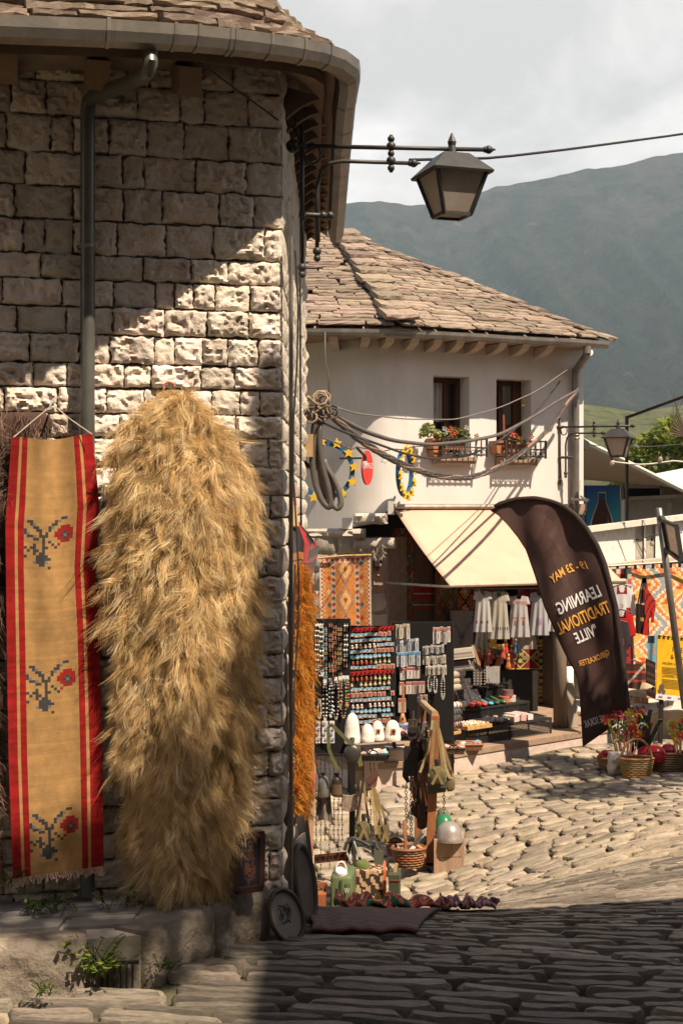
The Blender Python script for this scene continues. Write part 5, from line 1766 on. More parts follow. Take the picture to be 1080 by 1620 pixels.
def tray_basket(name,label,px,py,w,d,D,col,contents,cl,seed,handle=True,depth=.05,cat='basket'):
 t=thing(name,label,cat,P(px,py,D))
 o=P(px,py,D)
 m=MB();m.col=col
 hw=w/2
 g=random.Random(seed)
 for k in range(5):
  s_=.86+.14*k/4
  z=depth*k/4
  pts=[(-hw*s_,-d/2*s_),(hw*s_,-d/2*s_),(hw*s_,d/2*s_),(-hw*s_,d/2*s_),(-hw*s_,-d/2*s_)]
  m.tube([o+Vector((x,y,z))for x,y in pts],.007 if k<4 else .011,5)
 for k in range(18):
  a=k/18*4;i=int(a);f=a-i
  cs=[(-hw,-d/2),(hw,-d/2),(hw,d/2),(-hw,d/2),(-hw,-d/2)]
  x=lerp(cs[i][0],cs[i+1][0],f);y=lerp(cs[i][1],cs[i+1][1],f)
  m.tube([o+Vector((x*.86,y*.86,0)),o+Vector((x,y,depth))],.006,4)
 m.box(o+Vector((0,0,.006)),(w*.84,d*.84,.008))
 m.build('weave',M['wicker'],t)
 if handle:
  m=MB();m.col=tuple(c*.5 for c in col)
  m.tube([o+Vector((.04*math.cos(a),-d/2-.01,depth+.04*math.sin(a)))for a in[q*math.pi/6 for q in range(7)]],.006,5);m.build('handle',M['wicker'],t)
 for k in range(contents):
  m=MB()
  c=o+Vector((g.uniform(-.4,.4)*w,g.uniform(-.38,.38)*d,depth*g.uniform(.7,1.1)))
  m.box(c,(g.uniform(.04,.08),g.uniform(.03,.06),g.uniform(.014,.03)),rot=(g.uniform(-.4,.4),g.uniform(-.4,.4),g.uniform(0,3)),col=g.choice(cl))
  tag(m.build('trinket',M['gloss']),'small packed trinket lying in the %s'%label.split(' on ')[0].split(' under ')[0].split(' below ')[0].split(' in front')[0],'trinket','trinkets in the '+label.split(' on ')[0].split(' under ')[0].split(' below ')[0].split(' in front')[0])
 return t
pinks=[(.68,.64,.60),(.62,.25,.18),(.18,.40,.52),(.66,.40,.34),(.7,.68,.66)]
tray_basket('tray_basket','black tray basket of bright trinkets below the felt caps',590,1199,50*12.3/F,.26,12.3,(.03,.025,.02),16,pinks,1)
tray_basket('tray_basket','brown tray basket of blue trinkets on the platform edge',741,1184,42*13.4/F,.20,13.45,(.30,.15,.08),10,[(.62,.6,.58),(.12,.34,.46),(.55,.18,.10),(.6,.3,.28)],2,handle=False)
tray_basket('tray_basket','dark tray basket of orange trinkets in front of the shelf stand',716,1190,36*13.1/F,.18,13.1,(.10,.06,.04),9,[(.60,.20,.12),(.62,.3,.25),(.6,.5,.42)],3)
# ---------------------------------------------------------------- stepped black mesh shelf stand
SA,SB=Vector((1.195,13.58,0)),Vector((2.125,14.37,0))
sd=(SB-SA).normalized();sn=Vector((sd.y,-sd.x,0));SLn=(SB-SA).length
st=thing('shelf_stand','stepped black wire mesh stand full of souvenirs on the platform','shelf',(1.6,14.2,FZ))
S_=lambda x,y,z:SA+sd*x-sn*y+UP*z
m=MB();m.col=(.025,.024,.024)
zt1,zt2,zt3=-2.14,-2.005,-1.86
for z,y0,y1 in((zt1,0,.3),(zt2,.3,.6),(zt3,.6,.9)):
 m.prism([S_(0,y0,z-.02),S_(SLn,y0,z-.02),S_(SLn,y1,z-.02),S_(0,y1,z-.02)],(0,0,.02))
 for x in(0.01,SLn*.5,SLn-.01):m.bar(S_(x,y0+.01,FZ),S_(x,y0+.01,z-.005),.018)
m.build('shelf',M['paint'],st)
m=MB();m.col=(.03,.03,.03)
for(y0,z0,z1)in((.012,FZ+.01,zt1-.02),(.312,zt1,zt2-.02),(.612,zt2,zt3-.02)):
 h=z1-z0
 k=int(SLn/.030)
 for i in range(-4,k):
  for s_ in(0,1):
   x0=i*.030;x1=x0+h*.9
   a0,a1=max(0,x0),min(SLn,x1)
   if a1-a0<.01:continue
   za,zb=z0+(a0-x0)/.9,z0+(a1-x0)/.9
   if s_:za,zb=z1-(za-z0),z1-(zb-z0)
   m.bar(S_(a0,y0,za),S_(a1,y0,zb),.005)
tag(m.build('mesh_panel',M['paint'],st),kind='stuff')
wt_=thing('wooden_tray','pale wooden tray of small beads at the front of the mesh stand','tray',S_(.14,.1,zt1))
m=MB();m.col=(.52,.32,.13)
m.prism([S_(-.04,-.05,zt1+.002),S_(.30,-.05,zt1+.002),S_(.30,.2,zt1+.002),S_(-.04,.2,zt1+.002)],(0,0,.035));m.build('tray',M['wood'],wt_)
m=MB()
for i in range(150):
 m.ball(S_(rnd.uniform(-.02,.28),rnd.uniform(-.03,.18),zt1+.044),.011,5,3,rnd.choice([(.7,.62,.5),(.66,.5,.25),(.7,.68,.66),(.5,.3,.2)]))
tag(m.build('bead_heap',M['gloss'],wt_),kind='stuff')
for i in range(22):
 m=MB()
 c=S_(rnd.uniform(.30,.64),rnd.uniform(.0,.26),zt1+.035)
 m.box(c,(.07,.05,.014),rot=(rnd.uniform(-.6,.3),rnd.uniform(-.3,.3),rnd.uniform(0,1.5)),col=rnd.choice([(.55,.5,.45),(.5,.2,.14),(.3,.4,.3),(.66,.6,.55),(.46,.3,.2),(.25,.2,.18)]))
 m.box(c+UP*.010,(.03,.02,.012),rot=(0,0,rnd.uniform(0,3)),col=(.7,.68,.62))
 tag(m.build('packet',M['gloss']),'small sealed souvenir packet heaped in the middle of the mesh stand','packet','packets heaped on the mesh stand')
for i in range(5):
 m=MB();m.box(S_(.70+.05*i,.08+.03*(i%2),zt1+.035+.012*(i%2)),(.075,.16,.055),rot=(0,.1*(i%3-1),.7),col=((.66,.48,.44),(.68,.62,.60),(.6,.36,.33))[i%3])
 tag(m.build('gift_box',M['gloss']),['pink gift box nearest the packet heap on the stand','white gift box second along the mesh stand','rose gift box in the middle of the boxed row on the stand','pink gift box behind the rose one on the stand','white gift box at the right end of the boxed row'][i],'box')
bs_=thing('bracelet_stand','white stepped stand with bracelet rolls at the left of the mesh stand','stand',S_(-.02,.35,zt2))
m=MB();m.col=(.52,.49,.46)
m.prism([S_(-.06,.28,zt2),S_(-.06,.55,zt2),S_(-.06,.55,zt2+.20),S_(-.06,.42,zt2+.20)],sd*.02);m.prism([S_(.24,.28,zt2),S_(.24,.55,zt2),S_(.24,.55,zt2+.20),S_(.24,.42,zt2+.20)],sd*.02)
m.build('frame',M['paint'],bs_)
for k,(y,z,c)in enumerate(((.30,.055,(.66,.63,.60)),(.38,.115,(.06,.06,.065)),(.46,.17,(.30,.29,.31)))):
 m=MB();m.col=c
 m.tube([S_(-.05,y,zt2+z),S_(.28,y,zt2+z)],.033,12);m.build('roll',M['cloth'],bs_)
 for q in range(6):
  b=MB();c_=S_(.0+q*.045,y,zt2+z)
  b.tube([c_+(sn*math.cos(a)+UP*math.sin(a))*.036 for a in[w*math.pi/5 for w in range(11)]],.005,4,rnd.choice([(.6,.5,.3),(.1,.1,.12),(.5,.45,.42),(.4,.12,.1)]))
  tag(b.build('bracelet',M['gloss']),'thin bracelet round the %s roll of the white bracelet stand, %s from the left'%(('white','black','grey')[k],ORDS[q]),'bracelet','bracelets on the %s roll'%('white','black','grey')[k])
for i,x in enumerate((.34,.50)):
 m=MB();m.prism([S_(x,.40,zt2),S_(x+.15,.40,zt2),S_(x+.15,.55,zt2+.26),S_(x,.55,zt2+.26)],sn*-.015,(.035,.033,.04))
 for q in range(14):m.box(S_(x+rnd.uniform(.02,.13),.40+.15*(f:=rnd.uniform(.1,.9))-.012,zt2+.26*f),(.012,.006,.012),col=(.35,.25,.15))
 tag(m.build('ring_board',M['paint']),['dark slanted ring board nearest the bracelet stand','dark slanted ring board beside the red slippers'][i],'display board')
for i,(x,col,nm)in enumerate(((.40,(.56,.05,.03),'red slipper in front of the ring boards, nearest the bracelet stand'),(.49,(.56,.05,.03),'red slipper in the middle of the red three'),(.58,(.58,.06,.03),'red slipper next to the blue slipper'),(.67,(.08,.34,.50),'blue slipper next to the red ones'),(.76,(.05,.07,.06),'black slipper between the blue and the green slipper'),(.86,(.06,.14,.07),'dark green slipper next to the stacked tins'))):
 t=thing('slipper',nm+' on the stand','slipper',S_(x,.36,zt2))
 m=MB();m.col=col;m.ball(S_(x,.33,zt2+.022),.034,10,6,sx=1.0,sy=1.3,sz=.6);m.build('toe',M['gloss'],t,smooth=True)
 m=MB();m.col=tuple(c*.8 for c in col);m.prism([S_(x-.03,.33,zt2+.004),S_(x+.03,.33,zt2+.004),S_(x+.02,.52,zt2+.05),S_(x-.02,.52,zt2+.05)],(0,0,.012));m.build('sole',M['gloss'],t)
for i,(x,z,c)in enumerate(((.97,0,(.55,.16,.08)),(1.06,0,(.60,.50,.42)),(1.02,.06,(.22,.12,.12)))):
 m=MB();m.lathe([(.055,0),(.055,.045),(.057,.046),(.057,.06)],S_(x,.42,zt2+z),14,c)
 tag(m.build('round_tin',M['gloss']),['orange round tin on the mesh stand beside the dark green slipper','cream round tin at the right end of the mesh stand','dark round tin stacked on top of the cream one'][i],'tin')
for i in range(14):
 x=.22+i*.068
 m=MB();c=rnd.choice([(.28,.2,.14),(.34,.30,.26),(.12,.1,.09),(.36,.32,.3)])
 m.lathe([(.018,0),(.020,.01),(.018,.05),(.008,.062),(.009,.078)],S_(x,.66,zt3),8,c)
 tag(m.build('figurine',M['gloss']),'small dark figurine on the back shelf of the stand, %s from the left'%ORDS[i],'figurine','figurines along the back shelf')
for i,(px0,px1,py0,py1)in enumerate(((748,768,1057,1085),(768,790,1054,1081))):
 m=MB();c0=P(px0,py1,14.3);m.prism([c0,P(px1,py1,14.4),P(px1,py0,14.5),P(px0,py0,14.4)],(0,.015,0),((.035,.03,.03),(.16,.15,.15))[i])
 for q in range(24):m.box(P(lerp(px0+2,px1-2,(q%4)/3),lerp(py0+3,py1-3,(q//4)/5),14.28),(.012,.006,.012),col=(.45,.38,.3))
 tag(m.build('pin_board',M['paint']),['black board of tiny pins behind the ring boards','grey board of tiny pins on the back shelf'][i],'display board')
jb=thing('chain_display','wooden frame with two pale boards of fine chains, leaning behind the rolls','display frame',P(730,1062,14.1))
m=MB();m.col=(.20,.11,.06)
for a,c in(((704,1027),(716,1066)),((747,1022),(759,1060))):
 m=MB();m.col=(.20,.11,.06);m.bar(P(*a,14.25),P(*c,14.0),.03);m.build('frame',M['wood'],jb)
for(y0,y1,dx)in((1026,1043,0),(1046,1062,6)):
 m=MB();m.prism([P(707+dx,y1+2,14.05),P(751+dx,y1-3,14.05),P(748+dx,y0-3,14.2),P(704+dx,y0+2,14.2)],(0,.01,0),(.34,.29,.24))
 for q in range(22):
  u=(q+.5)/22;m.bar(P(lerp(706,749,u)+dx,lerp(y0+4,y0-1,u),14.12),P(lerp(707,750,u)+dx,lerp(y1-1,y1-6,u),14.06),.004,col=(.16,.12,.1))
 m.build('chain_board',M['paint'],jb)
for i,(px,py)in enumerate(((720,1067),(718,1077),(721,1087))):
 m=MB();m.tube([P(px-14,py+2,13.85),P(px+13,py-2,13.95)],.036,12,(.42,.36,.30));m.lathe([(.038,-.003),(.038,.003)],P(px-14,py+2,13.85),12,(.2,.15,.12),axis='X')
 tag(m.build('fabric_roll',M['cloth']),['topmost of the three beige display rolls under the chain boards','middle one of the three beige display rolls','lowest of the three beige display rolls'][i],'roll')
for i in range(16):
 px,py=752+(i*4.3)%66,1058-(i%4)*8
 m=MB();c=rnd.choice([(.45,.05,.03),(.5,.16,.05),(.42,.08,.05),(.10,.2,.32),(.45,.35,.25)])
 p=P(px,py,14.7+.02*(i%5))
 m.lathe([(.03,0),(.034,.02),(.022,.07),(.026,.10),(.01,.13)],p,8,c);m.ball(p+UP*.14,.02,6,4,(.5,.4,.25))
 tag(m.build('toy_figure',M['gloss']),'small bright toy figure at the back of the shop, %s in the %s row up'%(ORDS[i//4],ORDS[i%4]),'toy','toys at the back of the shop')
m=MB();m.box(P(784,1022,14.7),(.16,.08,.05),rot=(0,.2,0),col=(.52,.28,.04));m.box(P(779,1015,14.7),(.06,.06,.06),col=(.52,.28,.04))
tag(m.build('toy_truck',M['gloss']),'yellow toy truck on top of the crowd of toys','toy')
m=MB();m.col=(.025,.022,.02);m.prism([P(700,1062,14.75),P(850,1058,15.1),P(850,1058,15.3),P(700,1062,14.95)],(0,0,-.45));tag(m.build('back_shelf',M['paint']),'black shelf unit at the back of the shop under the toys','shelf')
bl=thing('bracelet_shelf','low yellowish wooden shelf with rolls of colourful bracelets','shelf',P(712,1160,13.35))
m=MB();m.col=(.46,.28,.10);m.prism([P(698,1163,13.2),P(729,1157,13.45),P(727,1152,13.6),P(698,1158,13.4)],(0,0,-.02));m.build('board',M['wood'],bl)
for k,(py,D)in enumerate(((1150,13.35),(1139,13.5),(1129,13.6))):
 m=MB();m.tube([P(699,py+3,D),P(728,py-3,D+.15)],.030,10,(.05,.04,.04));m.build('roll',M['cloth'],bl)
 for q in range(8):
  u=(q+.5)/8;b=MB();c_=P(lerp(700,727,u),lerp(py+3,py-3,u),D+.15*u)
  b.tube([c_+Vector((0,math.cos(a),math.sin(a)))*.034 for a in[w*math.pi/5 for w in range(11)]],.007,4,rnd.choice([(.10,.35,.36),(.5,.12,.06),(.6,.55,.5),(.55,.3,.1),(.06,.06,.07)]if k==0 else[(.06,.06,.07),(.10,.16,.18),(.14,.1,.09)]))
  tag(b.build('bracelet',M['gloss']),'%s bracelet on the %s roll of the low wooden shelf, %s from the left'%((('bright beaded','front')if k==0 else('dark',('middle','rear')[k-1]))+(ORDS[q],)),'bracelet','bracelets on the %s roll of the low shelf'%('front','middle','rear')[k])
# ---------------------------------------------------------------- red bordered runner on the near wall
MOTIF=["..............KK..","...KK.......KG....","....KG.....KK.....","KG...KK...KG..RRR.",".KK...KK..K..RRRRR","..KG...K.K..RRRKRR","...KKG.KKK..RRKGKR",".....KK.K....RRKRR","........K.K...RRR.","KK...K..K..K.R....",".KK.KK..KK..K.....","...K.KK.K.........","KK...K.KK.........",".KK...KKKK........","......KKKKK.......",".....GKKKG........",".......KK.........","..........K......."]
MC={'K':(.055,.055,.062),'G':(.17,.17,.16),'R':(.30,.022,.02)}
TANW,REDW=(.40,.235,.095),(.28,.012,.012)
NU,NV=30,150
def runner_pat(u,v):
 i,j=int(u*NU),int(v*NV)
 k=.93+.14*hsh(j*1.7)
 c=None
 if u<.10 or u>.875:c=REDW
 elif u<.135 or .84<u<=.875:c=TANW
 elif u<.215 or .775<u<=.84:c=REDW
 if c is None:
  c=TANW
  for st_ in(27,77,128):
   if st_<=j<st_+18 and 4<=i<22:
    ch=MOTIF[j-st_][i-4]
    if ch in MC:c=MC[ch]
 elif c is REDW:
  k*=.82+.36*hsh(j*.91,u>.5)
 return tuple(x*k for x in c)
def runner_fn(u,v):
 py=lerp(lerp(691,686,u)+7*math.sin(u*math.pi)**2,lerp(1390,1370,u),v)
 lft=interp(py,[690,760,830,1000,1200,1390],[19,14,9,11,14,21]);rgt=interp(py,[686,740,800,900,1000,1200,1370],[146,152,157,151,157,162,164])
 px=lerp(lft,rgt,u)
 fold=.030*math.exp(-((u-.50+.10*(1-v))/.13)**2)*max(0,1-v*1.5)+.012*math.exp(-((u-.80)/.08)**2)
 return P(px,py,wallD(px)-.100-fold-.006*math.sin(u*9+v*4)-.012*nz(u*3,v*6)-.008)
rn=thing('runner','tan woven runner with red borders and three stitched flowers, on the near wall','rug',P(90,1392,5.05))
m=MB();m.grid(runner_fn,NU,NV,runner_pat,(0,.006,0));m.build('weave',M['cloth'],rn,smooth=True,auto=60)
m=MB()
for i in range(46):
 u=(i+.5)/46
 p=Vector(runner_fn(u,1.0))+Vector((0,-.001,0))
 l_=rnd.uniform(.018,.034)
 m.tube([p,p+Vector((rnd.uniform(-.004,.004),0,-l_*.5)),p+Vector((rnd.uniform(-.012,.012),-.004,-l_))],.0032,4,rnd.choice([(.55,.38,.30),(.45,.28,.22),(.6,.44,.34)]))
m.build('fringe',M['cloth'],rn)
m=MB();m.col=(.55,.48,.40)
m.tube([P(84,640,5.06),P(110,662,5.03),P(146,687,5.02)],.0022,5);m.tube([P(84,640,5.06),P(50,668,5.03),P(22,692,5.0)],.0022,5)
m.build('string',M['cloth'],rn)
m=MB();m.col=(.2,.18,.16);m.tube([P(84,638,5.1),P(84,640,5.02)],.004,6);tag(m.build('nail',M['metal']),'nail in the stone wall holding the string of the red bordered runner','nail')
m=MB();m.col=(.6,.25,.2);m.tube([P(268,612,5.1)+Vector((.02*math.cos(a),0,.018*math.sin(a)))for a in[q*.5 for q in range(8)]],.004,5)
tag(m.build('hanging_loop',M['cloth']),'small pink cord loop holding the golden sheepskin on the wall','loop')
ic=thing('framed_icon','dark framed painting standing at the foot of the wall beside the sheepskin','painting',P(394,1412,5.12))
c4=[P(374,1410,5.06),P(414,1404,5.14),P(416,1319,5.20),P(378,1324,5.13)]
m=MB();m.col=(.055,.025,.018)
for a,c in((0,1),(1,2),(2,3),(3,0)):m.bar(c4[a],c4[c],.020,.022)
m.build('frame',M['gloss'],ic)
m=MB();m.grid(lambda u,v:c4[3].lerp(c4[2],u).lerp(c4[0].lerp(c4[1],u),v)+Vector((0,.004,0)),14,26,lambda u,v:(.10,.04,.025)if(u-.5)**2/.05+(v-.62)**2/.10<1 and hsh(int(u*14),int(v*26))>.3 else((.12,.07,.03)if(u-.5)**2/.012+(v-.28)**2/.006<1 else(.022,.018,.022)))
m.build('picture',M['gloss'],ic)
def board_px(name,label,cat,corners,thick,col,mat='wood',parent=None):
 m=MB();m.col=col
 m.prism(corners,thick)
 o=m.build(name,M[mat],parent)
 if parent is None:tag(o,label,cat)
 return o
def oval_frame(label,px,py,D,w,h,lean,yaw,roll,rim_c,face_c):
 t=thing('oval_picture',label,'picture frame',P(px,py+h/2,D))
 c=P(px,py,D)
 rw,rh=w/2,h/2
 mt=Matrix.Rotation(yaw,3,'Z')@Matrix.Rotation(lean,3,'X')@Matrix.Rotation(roll,3,'Y')
 m=MB();m.col=rim_c
 n=40
 prof_=[(1.0,.012),(1.06,-.012),(.97,-.020),(.90,-.012),(.86,-.004)]
 vs=[c+mt@Vector((math.cos(a)*rw*k,z,math.sin(a)*rh*k))for a in[q*2*math.pi/n for q in range(n)]for k,z in prof_]
 m.add(vs,[(i*5+k,((i+1)%n)*5+k,((i+1)%n)*5+k+1,i*5+k+1)for i in range(n)for k in range(4)])
 m.build('rim',M['gloss'],t,smooth=True)
 m=MB();m.col=face_c
 m.add([c+mt@Vector((math.cos(a)*rw*.9,-.002,math.sin(a)*rh*.9))for a in[q*2*math.pi/n for q in range(n)]],[tuple(range(n))])
 m.build('picture',M['paint'],t)
 return t,c,mt
ov,c,mt=oval_frame('oval framed portrait leaning lowest on the ground at the house corner',452,1449,5.24,.135,.20,-.28,.55,-.22,(.10,.07,.045),(.27,.25,.22))
m=MB();m.col=(.10,.08,.07)
for k in range(16):
 a,b_=c+mt@Vector((rnd.uniform(-.03,.03),-.004,rnd.uniform(-.03,.05))),c+mt@Vector((rnd.uniform(-.03,.03),-.004,rnd.uniform(-.03,.05)))
 m.tube([a,(a+b_)/2+mt@Vector((.01,0,.008)),b_],.0018,3)
m.build('drawing',M['paint'],ov)
oval_frame('tall oval mirror standing below a narrow grey board at the house corner',481,1398,5.5,.105,.31,-.10,.85,-.10,(.16,.145,.13),(.22,.19,.16))
board_px('narrow_board','narrow grey board standing above the oval mirror at the house corner','board',[P(463,1332,5.5),P(478,1318,5.62),P(487,1400,5.56),P(478,1420,5.48),P(470,1420,5.46)],(.012,.02,0),(.20,.185,.165))
board_px('dark_plank','long dark wooden frame leaning behind the oval mirror at the corner','board',[P(468,1296,5.7),P(480,1286,5.85),P(500,1462,5.95),P(488,1478,5.8)],(.015,.03,0),(.035,.03,.028))
board_px('dark_board','dark brown board standing in shade nearest the conduit at the corner','board',[P(449,1272,5.42),P(460,1262,5.5),P(459,1425,5.48),P(449,1440,5.40)],(.012,.02,0),(.03,.022,.018))
board_px('long_pole','long dark wooden pole standing upright along the edge of the orange hide','pole',[P(457,895,5.62),P(464,893,5.66),P(453,1300,5.52),P(445,1300,5.48)],(.01,.02,0),(.045,.025,.016))
m=MB();m.col=(.30,.26,.22)
m.tube([P(463.5,893,5.6),P(459,1100,5.55),P(452,1300,5.46)],.003,4);tag(m.build('pale_cord',M['cloth']),'pale cord running down the edge of the dark pole at the corner','cord')
sl2=thing('slim_oar','slim dark oar-shaped wooden bat hanging at the corner beside the wall stones','oar',P(444,1290,5.35))
m=MB();m.col=(.035,.022,.016)
m.prism([P(450,1010,5.4),P(453,1010,5.42),P(457,1180,5.44),P(455,1262,5.42),P(449,1288,5.38),P(445,1262,5.36),P(447,1180,5.38)],(0,.015,0));m.build('blade',M['gloss'],sl2)
oc=[(.52,.19,.02),(.58,.25,.035),(.40,.12,.015),(.62,.31,.06)]
ol=[(885,467),(950,471),(1050,469),(1150,466),(1250,465),(1300,466)]
orr=[(885,476),(950,483),(1050,486),(1150,485),(1250,482),(1300,478)]
skin('sheepskin_rug','narrow bright orange long-haired hide hanging at the house corner','sheepskin',ol,orr,(895,1290),.015,oc,620,.055,21,lambda px:5.72+(px-460)*.012,back=(.35,.12,.02),per=14,seg=4,width=.003,spread=.010)
rug('kilim','orange and brown kilim hanging edge-on behind the orange hide','rug',lambda u,v:P(lerp(lerp(484,482,v),lerp(491,497,min(1,v*3))if v<.6 else lerp(500,491,(v-.6)/.4),u),lerp(905,1420,v),lerp(6.3,6.6,u)),10,60,lambda u,v:(.55,.04,.03)if u>.7 and int(v*24)%5==0 else((.40,.19,.05)if u>.35 or int(v*40)%3 else(.06,.03,.03)),(0,.012,0))
rug('kilim','black kilim with red stripes draped over the top of the orange hide','rug',lambda u,v:P(lerp(lerp(461,464,v),interp(v,[0,.35,.6,1],[476,505,500,488]),u),lerp(815+22*abs(u-.3),930,v),lerp(5.8,6.3,u)+.05*math.sin(u*7+v)),22,40,lambda u,v:(.40,.02,.02)if(.45<u<.62)else((.32,.02,.025)if u>.62 and int((v+u*.4)*14)%3==0 else((.33,.12,.03)if u<.45 and .5<v<.95 and int(v*30)%6 else(.022,.016,.018))),(0,.012,0))
m=MB();m.grid(lambda u,v:P(lerp(465-2*v,466+7*v,u),lerp(764,835,v),5.85+.1*u),4,16,lambda u,v:(.45,.03,.03)if v<.5 else(.62,.38,.16),(0,.01,0))
tag(m.build('pennant',M['cloth'],smooth=True),'small red and ochre pointed cloth above the black and red kilim','cloth')
# ---------------------------------------------------------------- lamps
def lamp(root,dirv,label,k=1.0):
 t=thing('street_lamp',label,'street lamp',root)
 d=Vector(dirv).normalized();s_=Vector((d.y,-d.x,0))
 pt=lambda x,z,y=0:root+d*x+UP*z+s_*y
 m=MB()
 m.tube([pt(.0,.0),pt(.90,-.018)],.011,8)
 m.tube([pt(.07,-.50),pt(.07,-.20),pt(.09,-.12),pt(.13,-.085),pt(.20,-.075),pt(.53,-.085)],.010,8)
 m.tube([pt(-.005,.10),pt(-.005,-.58)],.011,8)
 m.tube([pt(-.02,-.34),pt(.02,-.34),pt(.12,-.345)],.014,8)
 for x,z in((.90,-.018),(.53,-.085)):
  for q,r_ in((0,.016),(.016,.021),(.03,.012),(.045,.006)):m.ball(pt(x+q,z),r_,8,6)
 for q in range(5):m.ball(pt(.435,.035-.036*q),(.018,.024,.017,.024,.018)[q],8,6)
 m.tube([pt(.435,.055),pt(.435,-.13)],.009,6)
 for x,z in((-.005,-.60),(.07,-.52)):
  for q,r_ in((0,.022),(-.02,.014),(-.035,.018)):m.ball(pt(x,z+q),r_,8,6)
 for x in(.0,.05,.10,.135):m.ball(pt(x,-.343),.020 if x!=.05 else .015,8,6)
 for cc,r_ in(((.045,-.04),.043),((-.055,.12),.022)):
  m.tube([pt(cc[0]+r_*math.cos(a),cc[1]+r_*1.15*math.sin(a))for a in[q*math.pi/8 for q in range(17)]],.006,6)
 m.tube([pt(-.05,.10),pt(-.02,.04),pt(.02,-.07)],.006,6)
 m.ball(pt(-.05,.0),.035,8,6);m.tube([pt(-.06,0),pt(.02,0)],.02,8)
 m.build('bracket',M['iron'],t,smooth=True)
 lt=thing('lantern',None,None,pt(.735,-.05));lt.parent=t;lt.location=pt(.735,-.05)-WL[t.name]
 rz=math.atan2(d.y,d.x)+.32
 c_,n_=math.cos(rz),math.sin(rz)
 q=lambda x,y,z:pt(.735,0)+Vector((x*c_-y*n_,x*n_+y*c_,z))
 m=MB()
 z0,z1,z2=-.345,-.122,-.045
 m.add([q(x*.066,y*.066,z2)for x,y in((-1,-1),(1,-1),(1,1),(-1,1))]+[q(x*.158,y*.158,z1-.018)for x,y in((-1,-1),(1,-1),(1,1),(-1,1))]+[q(x*.154,y*.154,z1-.030)for x,y in((-1,-1),(1,-1),(1,1),(-1,1))]+[q(x*.125,y*.125,z1-.024)for x,y in((-1,-1),(1,-1),(1,1),(-1,1))],[(3,2,1,0)[::-1]]+[(4+i,4+(i+1)%4,(i+1)%4,i)for i in range(4)]+[(8+i,8+(i+1)%4,4+(i+1)%4,4+i)for i in range(4)]+[(12+i,12+(i+1)%4,8+(i+1)%4,8+i)for i in range(4)])
 m.lathe([(.028,z2-.005),(.022,-.02),(.018,.0),(.022,.02),(.014,.04),(.003,.065)],pt(.735,0),8)
 m.build('hood',M['iron'],lt)
 m=MB()
 tp=.130;bt=.070
 for x,y in((-1,-1),(1,-1),(1,1),(-1,1)):m.bar(q(x*tp,y*tp,z1-.02),q(x*bt,y*bt,z0),.018)
 cs=[(-1,-1),(1,-1),(1,1),(-1,1)]
 for i in range(4):
  (x,y),(x2,y2)=cs[i],cs[(i+1)%4]
  m.bar(q(x*bt,y*bt,z0),q(x2*bt,y2*bt,z0),.016)
 m.build('frame',M['iron'],lt)
 for i in range(4):
  (x,y),(x2,y2)=cs[i],cs[(i+1)%4]
  g_=MB();g_.add([q(x*bt*.97,y*bt*.97,z0),q(x2*bt*.97,y2*bt*.97,z0),q(x2*tp*.97,y2*tp*.97,z1-.02),q(x*tp*.97,y*tp*.97,z1-.02)],[(0,1,2,3)])
  g_.build('pane',M['frost'],lt)
 g_=MB();g_.add([q(x*bt*.97,y*bt*.97,z0+.004)for x,y in cs],[(3,2,1,0)]);g_.build('pane',M['frost'],lt)
 for o in[t]:o.scale=(k,k,k)
 return t
lamp(P(479,231,5.62),(1,0,0),'large black street lamp on a scrolled bracket fixed to the near stone house',.80)
lamp(w2(884,676,.02),(.76,-.65,0),'black street lamp on a scrolled bracket at the corner of the white house')
m=MB();m.col=(.03,.027,.025)
m.tube([P(lerp(648,1300,i/16),253-1*math.sin(i/16*3)*0+interp(lerp(648,1300,i/16),[648,780,900,1080,1300],[0,-3,-17,-41,-78]),lerp(5.62,8.0,i/16))for i in range(17)],.0065,6)
tag(m.build('overhead_cable',M['rubber']),'single dark cable running from the near lamp bracket off to the upper right','cable')
# ---------------------------------------------------------------- power cables between the houses
def span(pts,D0,D1,r_,col,name,label,n=6,twist=0,strands=1,per=26):
 xs_,ys_=zip(*pts)
 m=MB()
 k=per*2
 base=[]
 for i in range(k+1):
  px=lerp(xs_[0],xs_[-1],i/k)
  py=np.mean([np.interp(px+e,xs_,ys_)for e in(-12,-6,0,6,12)])if 0<i<k else np.interp(px,xs_,ys_)
  base.append(P(px,float(py),lerp(D0,D1,(px-xs_[0])/(xs_[-1]-xs_[0]))))
 for s_ in range(strands):
  pl=[]
  for i,p in enumerate(base):
   a=i*twist+s_*2*math.pi/strands
   rr=r_*.9 if strands>1 else 0
   pl.append(p+Vector((.3*rr*math.cos(a),rr*math.cos(a)*.6,rr*math.sin(a))))
  c=col[s_%len(col)]if isinstance(col[0],tuple)else col
  m.tube(pl,r_ if strands==1 else r_*.75,n,c)
 return tag(m.build(name,M['rubber'],smooth=True),label,'cable')
CB=[(.07,.055,.05),(.10,.085,.075),(.28,.16,.12),(.05,.045,.042)]
span([(505,640),(530,662),(560,690),(600,716),(640,737),(690,753),(735,757),(765,750),(800,733),(840,706),(870,676),(895,640),(914,616)],8.2,15.75,.017,CB,'power_cable','thick twisted power cable bundle sagging lowest between the two houses',twist=.85,strands=4)
span([(505,640),(540,664),(575,682),(620,697),(680,704),(740,698),(790,688),(840,661),(880,635),(914,616)],8.2,15.75,.016,(.12,.10,.09),'power_cable','smooth grey power cable sagging above the twisted bundle')
span([(507,666),(540,682),(563,690),(640,718),(680,726),(740,722),(790,697),(850,650),(885,603)],8.1,15.8,.009,(.045,.04,.04),'power_cable','thin black cable passing just in front of the window guards')
